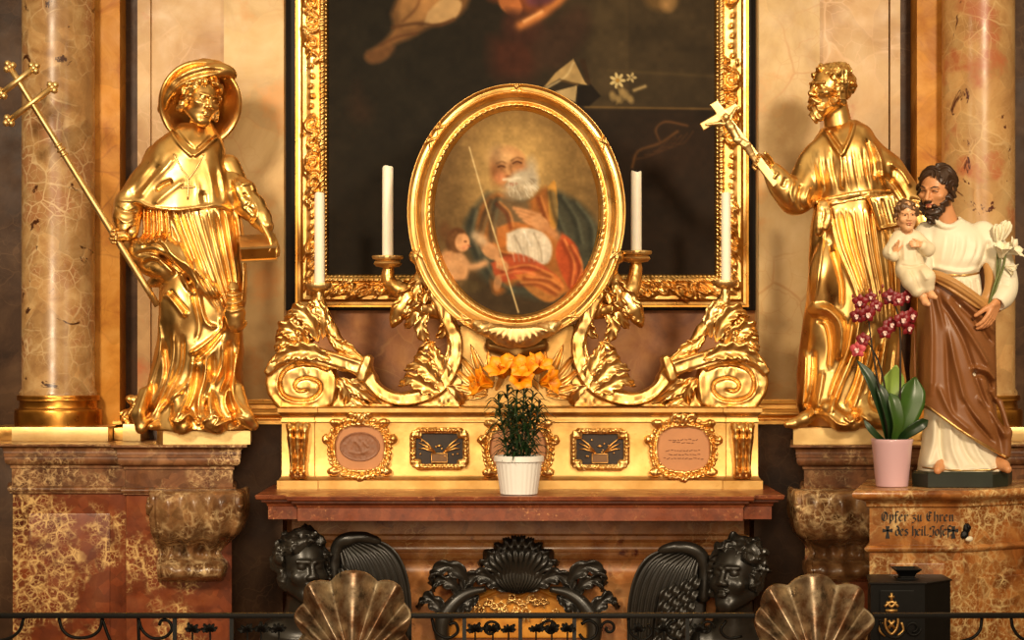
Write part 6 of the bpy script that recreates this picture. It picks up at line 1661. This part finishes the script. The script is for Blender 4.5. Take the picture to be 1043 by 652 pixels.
g.chain([(914, 276, -44), (918, 288, -55), (924, 297, -55)], [10, 8.5, 7], 4); g.chain([(924, 274, -44), (933, 284, -57), (935, 294, -55)], [10, 8, 6.5], 4)
g.chain([(908, 243, -40), (899, 259, -44), (902, 263, -50)], [6.5, 7, 5.5], 3); g.chain([(926, 243, -40), (936, 256, -46), (930, 253, -53)], [6.5, 7, 5], 3)
g.relief([([(912, 246), (912, 268)], 1.6, 1.0), ([(922, 246), (924, 270)], 1.6, 1.0), ([(907, 272), (920, 274), (934, 270)], 1.6, -1.6), ([(916, 276), (922, 290), (926, 298)], 1.8, -1.8), ([(926, 276), (932, 288)], 1.8, 1.4), ([(898, 252), (896, 262)], 1.4, 1)], .35, .15)
v, f = g.mesh(YJ); mobj('tunic', v, f, M['cream_dark'], ch)

# white lily branch in his hand
t = thing('lily_branch', 'branch of white lilies in the painted saint\'s lowered hand', 'flower', uvw((999, 318, -32), YJ))
b = MB(); U_ = lambda *p: uvw(p, YJ)
for q in ([(998, 318, -33), (1004, 296, -34), (1011, 276, -30), (1013, 262, -28)], [(999, 318, -33), (1008, 292, -34), (1016, 272, -28), (1019, 258, -24)], [(1000, 317, -32), (1007, 296, -33), (1010, 272, -26), (1012, 246, -20)]):
    b.add(*tube([U_(*a) for a in q], 1.2 * k, 8, sm=5))
b.obj('stems', M['lily_green'], t)
def lily(base, d, L_, open_, mat, parent, name='lily_flower', n=6, wd=.23):
    base = np.array(base, float); d = unit(d); a1 = unit(np.cross(d, (0.3, 1, .2))); a2 = np.cross(d, a1)
    b = MB()
    for i in range(n):
        q = 2 * PI * i / n; o = a1 * math.cos(q) + a2 * math.sin(q)
        pts = [base + o * L_ * .05, base + d * L_ * .35 + o * L_ * (.10 + .06 * open_), base + d * L_ * (.75 - .1 * open_) + o * L_ * (.12 + .28 * open_), base + d * L_ * (1.0 - .32 * open_) + o * L_ * (.06 + .60 * open_)]
        b.add(*leaf_mesh(pts, np.cross(d, o), L_ * wd, lobes=0, nu=14, nv=7, thick=L_ * .02, cup=.3, env=[.35, .7, 1, .85, .08]))
    return b.obj(name, mat, parent)
for base, d, L_, o in (((1013, 264, -28), (.10, .35, 1.0), 20, .8), ((1019, 259, -24), (.75, .1, .45), 20, .9), ((1012, 250, -20), (.0, -.2, 1), 22, .15), ((1016, 246, -18), (.30, 0, 1), 22, .12), ((1018, 272, -28), (.6, -.1, -.3), 14, .8)):
    lily(U_(*base), (d[0], -.5 if d[1] > 0 else -.1, d[2]), L_ * k, o, M['lily_white'], t)

# ---------------------------------------------------------------- bronze cherub busts at the altar corners
def cherub(cx, cy, yaw, s_, pitch, label):
    Y = -.20; left = cx < 528
    t = thing('cherub_bust', label, 'sculpture', (X(cx, Y), Y, 0))
    c, R = (cx, cy, -24), frame3(yaw, pitch, 0); B_ = M['bronze']; q = s_ / 62
    cy += 3; c = (cx, cy, -24)
    g = Grid(cx - 58, cx + 58, cy - 46, 830, -64, 40, 1.2)
    add_head(g, c, s_, R, True, 6)
    g.cap((cx, cy + 16 * q, -16), (cx, cy + 42 * q, -8), 15 * q, 18 * q, 10); g.ell((cx, cy + 72, -4), (36, 26, 22), 12)
    g.loft([(cy + 76, cx - 30, cx + 30, -24, 22), (cy + 110, cx - 26, cx + 26, -24, 22), (cy + 160, cx - 20, cx + 20, -24, 22), (824, cx - 24, cx + 24, -26, 26)], 14)
    for e in (-1, 1): g.chain([(cx + e * 32, cy + 66, -4), (cx + e * 40, cy + 94, -8), (cx + e * 30, cy + 116, -20)], [12, 11, 8], 8)
    v, f = g.mesh(Y); mobj('body', v, f, B_, t)
    v, f = head_extra(lambda x, y, z: hair_sdf(x, y, z, 'angel', cx * .1), c, s_, R, Y, .9, .95); mobj('hair', v, f, B_, t)
    fl = lambda p: ((p[0] if not left else 310 + (748 - p[0])), p[1] - (0 if not left else 10), *p[2:])
    g = Grid(338, 425, 540, 680, -26, 18, 1.0) if left else Grid(630, 722, 550, 680, -26, 18, 1.0)
    poly = [(706, 566), (690, 560), (668, 568), (652, 592), (646, 630), (646, 668), (690, 672), (716, 650), (718, 600)]
    g.plate([fl(a) for a in spline(poly + [poly[0]], 4)[:-1]], -4, 6, 4, 0)
    g.chain([fl(a) for a in ((716, 606, -8), (717, 582, -10), (713, 565, -12), (704, 558, -14), (688, 556, -14), (672, 560, -10))], [7, 6, 5.5, 5.5, 5, 3], 3, 5)
    g.relief([], .8, .12); v, f = g.mesh(Y); wg = mobj('wing', v, f, B_, t)
    out = np.array([(692, 559, -9), (662, 570, -9), (646, 602, -8), (640, 664, -4)], float); inn = np.array([(708, 568, -14), (702, 588, -16), (694, 622, -14), (688, 664, -8)], float)
    for i in range(9):
        a = i / 8; pts = [fl(p_) for p_ in (out + (inn - out) * a)]
        flat_leaf('feather', pts, 5.2, B_, wg, Y0=Y, lobes=0, nu=24, nv=7, rib=.30, cup=.35, thick=.008, env=[.6, .9, 1, 1, .9, .3])
    rn = random.Random(2)
    for r in range(5):
        for i in range(4):
            a, b = 708 - i * 9 - r * 2 + rn.uniform(-1.5, 1.5), 586 + r * 12 + i * 4
            pts = [fl(p_) for p_ in ((a, b, -19), (a - 4, b + 6, -22), (a - 6, b + 13, -19))]
            flat_leaf('feather', pts, 5.6, B_, wg, Y0=Y, lobes=0, nu=10, nv=7, rib=.2, cup=.3, thick=.006, env=[.7, 1, 1, .4])
    return t
cherub(311, 573, 26, 68, -2, 'dark bronze cherub bust under the altar table, beside the hatted saint\'s pedestal')
cherub(747, 582, -34, 70, -8, 'dark bronze cherub bust with feathered wing, beside the offering box end of the altar')
# ---------------------------------------------------------------- potted orange lily on the altar table
YP = -.33; kp = sc(YP)
t = thing('potted_lily', 'orange lilies with narrow dark leaves in a white fluted pot', 'plant', (X(528.5, YP), YP, zm)); PL = t
c = (X(528.5, YP), YP, zm)
def potprof(r0, r1, h, rim, lip=.06):
    return [(r0 * .9, 0), (r0, .003), (r0 + (r1 - r0) * .8, h * .80), (r1 * .97, h - rim), (r1 * (1 + lip), h - rim), (r1 * (1 + lip), h - .003), (r1, h), (r1 * .93, h - .004), (r1 * .9, h * .85), (.002, h * .84)]
hh = Z(464, YP) - zm; v, f = [], []
pr = potprof(18.5 * kp, 24 * kp, hh, .022); n = 144
for i, (r, z_) in enumerate(pr):
    for j in range(n):
        a = 2 * PI * j / n; rr = r * (1 + (.022 * abs(math.sin(a * 14)) if 1 <= i <= 3 else 0)); v.append((c[0] + rr * math.cos(a), c[1] + rr * math.sin(a), c[2] + z_))
for i in range(len(pr) - 1):
    for j in range(n): f.append([i * n + j, i * n + (j + 1) % n, (i + 1) * n + (j + 1) % n, (i + 1) * n + j])
f.append(list(range(n))[::-1]); f.append([(len(pr) - 1) * n + j for j in range(n)])
mobj('pot', v, f, M['white_pot'], t, sharp=50)
v, f = lathe([(.002, -.004), (21.6 * kp, -.004), (21.6 * kp, 0), (12 * kp, .004), (.002, .006)], (c[0], c[1], c[2] + hh * .86), 32); mobj('soil', v, f, M['soil'], t)
rn = random.Random(21); z0 = c[2] + hh * .86
tips = [(507, 404, -4), (516, 392, 6), (526, 398, -10), (534, 386, 2), (543, 398, -6), (550, 408, 6), (521, 412, 10), (538, 412, 12)]
for (a, y, w) in tips:
    bx = c[0] + (a - 528.5) * kp * .45; by = YP + w * kp * .6
    e = (X(a, YP), YP + w * kp, Z(y, YP)); mid = ((bx * .45 + e[0] * .55), (by + e[1]) / 2, (z0 + e[2]) / 2)
    ax_ = spline([(bx, by, z0 - .005), mid, e], 10)
    v, f = tube(ax_, np.linspace(.0042, .0028, len(ax_)), 8); st_ = mobj('stem', v, f, M['leaf_dark'], t)
    b = MB()
    for i in range(30):                                                # whorled narrow leaves along the stem, one foliage part per stem
        q = ax_[int(np.clip((i + 2) / 34 * len(ax_), 0, len(ax_) - 1))]; an = i * 2.4 + a; L_ = rn.uniform(.07, .115) * (1.0 if i < 22 else .8)
        d = np.array([math.cos(an), math.sin(an), 0]); dr = rn.uniform(-.1, .35)
        b.add(*leaf_mesh([q, q + d * L_ * .45 + [0, 0, L_ * .28], q + d * L_ * .95 + [0, 0, L_ * (.15 - dr)]], np.cross(d, (0, 0, 1)), .0058, lobes=0, nu=8, nv=3, thick=.0008, env=[.5, 1, .9, .5, .05]))
    b.obj('foliage', M['leaf_dark'], st_)
for (a, y, w, d, L_) in ((502, 392, -6, (-.85, -.25, .20), 26), (514, 384, -8, (-.35, -.6, .65), 26), (520, 382, -2, (.05, -.5, .85), 24), (536, 384, -8, (-.15, -.65, .6), 26), (545, 380, -4, (.40, -.5, .75), 24), (550, 390, -6, (.75, -.4, .15), 24), (494, 390, 2, (-.7, -.3, -.1), 20), (528, 389, -14, (.2, -.85, .3), 22)):
    fl = lily(uvw((a, y, w), YP), d, L_ * kp, .95, M['orange'], t, wd=.26)
    d = unit(d); p0 = np.array(uvw((a, y, w), YP)); b = MB()
    for i in range(5):
        o = unit(np.cross(d, (math.cos(i * 1.3), .3, math.sin(i * 1.3)))) * .006
        b.add(*tube([p0 + d * .01, p0 + d * L_ * kp * .45 + o * .6, p0 + d * L_ * kp * .8 + o * 1.6], .0009, 5))
    b.obj('stamens', M['gold_dark'], fl)

# ---------------------------------------------------------------- potted orchid on the inscribed pedestal
YO = -.72; ko = sc(YO); c = (X(908.5, YO), YO, zJ)
t = thing('potted_orchid', 'crimson orchid with broad green leaves in a plain lavender pot', 'plant', c)
hh = Z(447, YO) - zJ
v, f = lathe([(15 * ko, 0), (16.3 * ko, .003), (20.5 * ko, hh * .9), (21.6 * ko, hh - .003), (21.2 * ko, hh), (19.8 * ko, hh - .003), (19 * ko, hh * .84), (.002, hh * .83)], c, 64); mobj('pot', v, f, M['lavender'], t, sharp=50)
v, f = lathe([(.002, -.004), (18.6 * ko, -.004), (18.6 * ko, 0), (9 * ko, .006), (.002, .007)], (c[0], c[1], c[2] + hh * .86), 28); mobj('bark', v, f, M['soil'], t)
O = lambda *p: uvw(p, YO)
for pts, wd_, mt in (([(908, 449, 4), (908, 420, 8), (911, 392, 10), (914, 372, 6)], 13, 'leaf_light'), ([(911, 450, -2), (918, 428, -8), (927, 404, -8), (932, 384, -2)], 15, 'leaf'), ([(904, 450, -2), (898, 420, -10), (886, 388, -12), (872, 367, -8)], 6.5, 'leaf_dark'),
                     ([(906, 450, -6), (905, 428, -14), (898, 404, -16), (890, 388, -12)], 6, 'leaf_dark'), ([(914, 450, -2), (924, 440, -10), (936, 432, -12), (944, 428, -8)], 6, 'leaf_dark'), ([(902, 450, -4), (892, 444, -12), (884, 436, -14), (878, 427, -12)], 3.4, 'leaf_dark'), ([(908, 450, -10), (912, 430, -18), (908, 410, -18), (904, 400, -14)], 7, 'leaf')):
    w = [np.array(O(*p)) for p in pts]; tg = unit(w[-1] - w[0]); v, f = leaf_mesh(w, np.cross(tg, (0.15, -1, .1)), wd_ * ko, lobes=0, nu=24, nv=9, thick=.003, cup=.22, rib=.05, env=[.35, .7, .95, 1, .8, .08]); mobj('leaf', v, f, M[mt], t)
for pts in ([(905, 448, -4), (898, 418, -12), (890, 380, -16), (884, 345, -18), (880, 318, -20), (872, 308, -22)], [(912, 448, -6), (914, 410, -14), (914, 370, -18), (913, 335, -20), (908, 312, -22), (896, 303, -22)], [(906, 448, -2), (902, 410, -8), (895, 375, -12), (884, 352, -14), (874, 344, -16)]):
    v, f = tube([O(*p) for p in pts], np.linspace(1.3, .6, len(pts)) * ko, 8, sm=5); mobj('flower_stem', v, f, M['stem'], t)
rn = random.Random(9)
FL = [(870, 322, -22, -.5), (879, 320, -26, .1), (873, 308, -20, -.3), (876, 346, -20, -.4), (871, 356, -18, -.5), (897, 338, -26, -.2), (903, 331, -22, .3), (910, 306, -28, 0), (918, 303, -24, .5), (903, 303, -22, -.3), (914, 326, -28, .1), (923, 322, -24, .6), (921, 334, -20, .5), (889, 312, -20, 0), (884, 303, -18, -.2)]
for i, (a, y, w, tx) in enumerate(FL):
    p0 = np.array(O(a, y, w)); d = unit((tx * .8, -1, rn.uniform(-.25, .1))); a1 = unit(np.cross(d, (0, 0, 1))); a2 = np.cross(a1, d); s_ = rn.uniform(7.0, 8.8) * ko * (1 if i < 13 else .8); b = MB()
    for j in range(5):
        q = PI / 2 + j * 2 * PI / 5; o = a1 * math.cos(q) + a2 * math.sin(q)
        b.add(*leaf_mesh([p0 + o * s_ * .08, p0 + o * s_ * .55 + d * s_ * .18, p0 + o * s_ * 1.05 + d * s_ * .02], np.cross(d, o), s_ * (.52 if j in (1, 4) else .40), lobes=0, nu=10, nv=7, thick=.0012, cup=.1, env=[.4, .9, 1, .85, .2]))
    fl = b.obj('flower', M['crimson'] if i != 4 else M['pink'], t)
    b = MB(); q0 = p0 + d * s_ * .12
    for o in (a1 * .28, a1 * -.28, a2 * -.42): b.add(*leaf_mesh([q0, q0 + o * s_ * .5 + d * s_ * .35, q0 + o * s_ + d * s_ * .55], np.cross(d, unit(o)), s_ * .20, lobes=0, nu=8, nv=5, thick=.001, env=[.5, 1, .9, .3]))
    b.add(*lathe([(.0004, -s_ * .1), (s_ * .16, 0), (.0004, s_ * .14)], q0 + d * s_ * .1, 8)); b.obj('lip', M['pinkwhite'], fl)
for (a, y) in ((866, 302), (883, 296), (893, 298), (896, 292)):
    b = MB(); q = np.array(O(a, y, -18)); b.add(*lathe([(.0004, -.009), (.005, -.002), (.0045, .003), (.0004, .009)], q, 10)); b.obj('bud', M['crimson'], t)

# ---------------------------------------------------------------- wrought-iron rail and shell-crowned posts
YRL = -2.5; kr = sc(YRL); R = lambda a, y, w=0: P(a, y, YRL + w)
t = thing('communion_rail', 'black wrought-iron rail with scrolls and leaves, across the foot of the altar', 'railing', (X(521, YRL), YRL, 0))
def bar(x0, x1, y0, y1, d=.012): return box(X(x0, YRL), X(x1, YRL), YRL - d, YRL + d, Z(y1, YRL), Z(y0, YRL), .0015)
def run(a, b): return [(-40, 302), (418, 771), (885, 1085)]
for x0, x1 in ((-40, 303), (417, 768), (889, 1085)):
    v, f = bar(x0, x1, 624.5, 629.5, .014); mobj('handrail', v, f, M['iron'], t, sharp=30)
    zb1 = .16; v, f = box(X(x0, YRL), X(x1, YRL), YRL - .012, YRL + .012, .14, .165, .0015); mobj('lower_bar', v, f, M['iron'], t, sharp=30)
ZT = Z(629, YRL)
def scroll(pts, r=1.7):
    v, f = tube([R(*p) for p in pts], r * kr, 8, sm=4); mobj('scroll', v, f, M['iron'], t)
def spiral(cx, cy, r, a0, turns, sgn=1): return [(cx + r * (1 - .75 * i / 14) * math.cos(a0 + sgn * turns * 2 * PI * i / 14), cy + r * (1 - .75 * i / 14) * math.sin(a0 + sgn * turns * 2 * PI * i / 14)) for i in range(15)]
for x in (-30, 178, 236, 473, 530, 585, 700, 1062):
    v, f = box(X(x - 2, YRL), X(x + 2, YRL), YRL - .006, YRL + .006, 0, ZT, .001); mobj('upright', v, f, M['iron'], t, sharp=30)
for q in ([(60, 630), (64, 642), (74, 649), (90, 649), (101, 642), (104, 630)], [(24, 630), (20, 642), (10, 650), (-6, 654)], [(141, 630), (145, 642), (155, 650), (168, 649), (175, 641), (172, 633), (165, 632), (162, 637)], [(104, 630), (112, 652), (124, 672), (140, 668), (141, 630)],
          [(440, 630), (444, 644), (456, 650), (466, 644), (464, 635), (457, 636)], [(592, 636), (600, 632), (608, 638), (606, 648), (596, 652), (590, 646)], [(640, 630), (642, 644), (654, 652), (664, 645), (660, 636)], [(690, 632), (682, 636), (680, 646), (690, 652)],
          [(1000, 630), (998, 642), (990, 650), (976, 654)], [(1030, 630), (1032, 640), (1040, 650), (1056, 655)], [(896, 632), (900, 644), (912, 650), (922, 644)], [(740, 632), (734, 642), (742, 650), (756, 648)]): scroll(q)
for q in (spiral(560, 640, 9, PI, 1.2), spiral(500, 641, 9, 0, 1.2, -1), spiral(620, 640, 8, PI, 1.1), spiral(720, 640, 8, 0, 1.2, -1)): scroll(q, 1.5)
rn = random.Random(3)
for cx in (196, 214, 252, 266, 284, 484, 502, 518, 546, 562, 578, 650, 676, 712):
    b = MB(); p0 = np.array(R(cx, 643, -.01))
    for i in range(5):
        q = PI * (.1 + .2 * i) + rn.uniform(-.2, .2); d = np.array([math.cos(q), -.25, math.sin(q)]); L_ = rn.uniform(7, 10) * kr
        b.add(*leaf_mesh([p0, p0 + d * L_ * .55 + [0, -.006, 0], p0 + d * L_], np.cross(unit(d), (0, -1, 0)), L_ * .34, lobes=3, nu=14, nv=7, thick=.002))
    b.add(*tube([p0, p0 + [0, .006, -.05], (p0[0], YRL, p0[2] - .12)], .003, 6))
    b.obj('leaf_cluster', M['iron'], t)

def shell_post(cx, top, R_, nm):
    t = thing('shell_post', nm, 'post', (X(cx, YRL), YRL, 0))
    cy = top + 96; n, m = 169, 30; A0 = math.radians(80); Fv, Bv = [], []
    aw = np.radians([0, 10, 20, 30, 38, 46, 56, 68, 80]); rw = np.array([96, 96.5, 96, 94, 91, 82, 70.5, 61, 54.0])
    for i in range(n):
        s_ = -1 + 2 * i / (n - 1); s2 = math.copysign(abs(s_) ** .82, s_); th = s2 * A0
        lob = .5 + .5 * math.cos(s_ * PI * 7)                      # seven ribs with wide hollows
        rim = np.interp(abs(th), aw, rw) * R_ / 57 * (.90 + .10 * lob ** .6)
        for j in range(m):
            r = .12 + .88 * j / (m - 1)
            dome = 24 * (1 - r ** 2.6)
            cor = 17 * r ** .9 * (lob - .5)
            lip = 5 * max(0, r - .85) / .15
            u, v_ = cx + math.sin(th) * rim * r, cy - math.cos(th) * rim * r
            Fv.append(uvw((u, v_, -dome - cor - lip), YRL)); Bv.append(uvw((u, v_, -dome - cor - lip + 4), YRL))
    f = []; o = n * m
    for i in range(n - 1):
        for j in range(m - 1):
            a = i * m + j; f.append([a, a + 1, a + m + 1, a + m]); f.append([o + a, o + a + m, o + a + m + 1, o + a + 1])
    for i in range(n - 1):
        a = i * m + m - 1; f.append([a, o + a, o + a + m, a + m])
    for j in range(m - 1):
        f.append([j, o + j, o + j + 1, j + 1]); a = (n - 1) * m + j; f.append([a, a + 1, o + a + 1, o + a])
    mobj('shell', Fv + Bv, [q[::-1] for q in f], M['shell'], t)
    for s_ in (-1, 1):
        pts = [uvw((cx + s_ * (54 + 22 * math.cos(a) * (1 - a / 12)), 668 + 22 * math.sin(a) * (1 - a / 12) * -1, -4), YRL) for a in np.linspace(PI * .9, PI * .9 + 7, 34)]
        v, f2 = tube(pts, np.linspace(5.5, 3, 34) * kr, 12); mobj('volute', v, f2, M['silver'], t)
    v, f2 = polyloft(rect(X(cx, YRL) - .05, X(cx, YRL) + .05, YRL - .03, YRL + .05), [(.06, 0), (.06, .12), (.03, .15), (.0, .2), (-.01, .5), (.0, Z(720, YRL)), (.03, Z(700, YRL)), (.03, Z(690, YRL))]); mobj('post', v, f2, M['wall_dark'], t, sharp=30)
    return t
shell_post(360, 580, 57, 'ribbed silvered shell crowning a rail post, in front of the cherub by the hatted saint')
shell_post(828, 586, 58.5, 'ribbed silvered shell crowning a rail post, beside the black offering box')
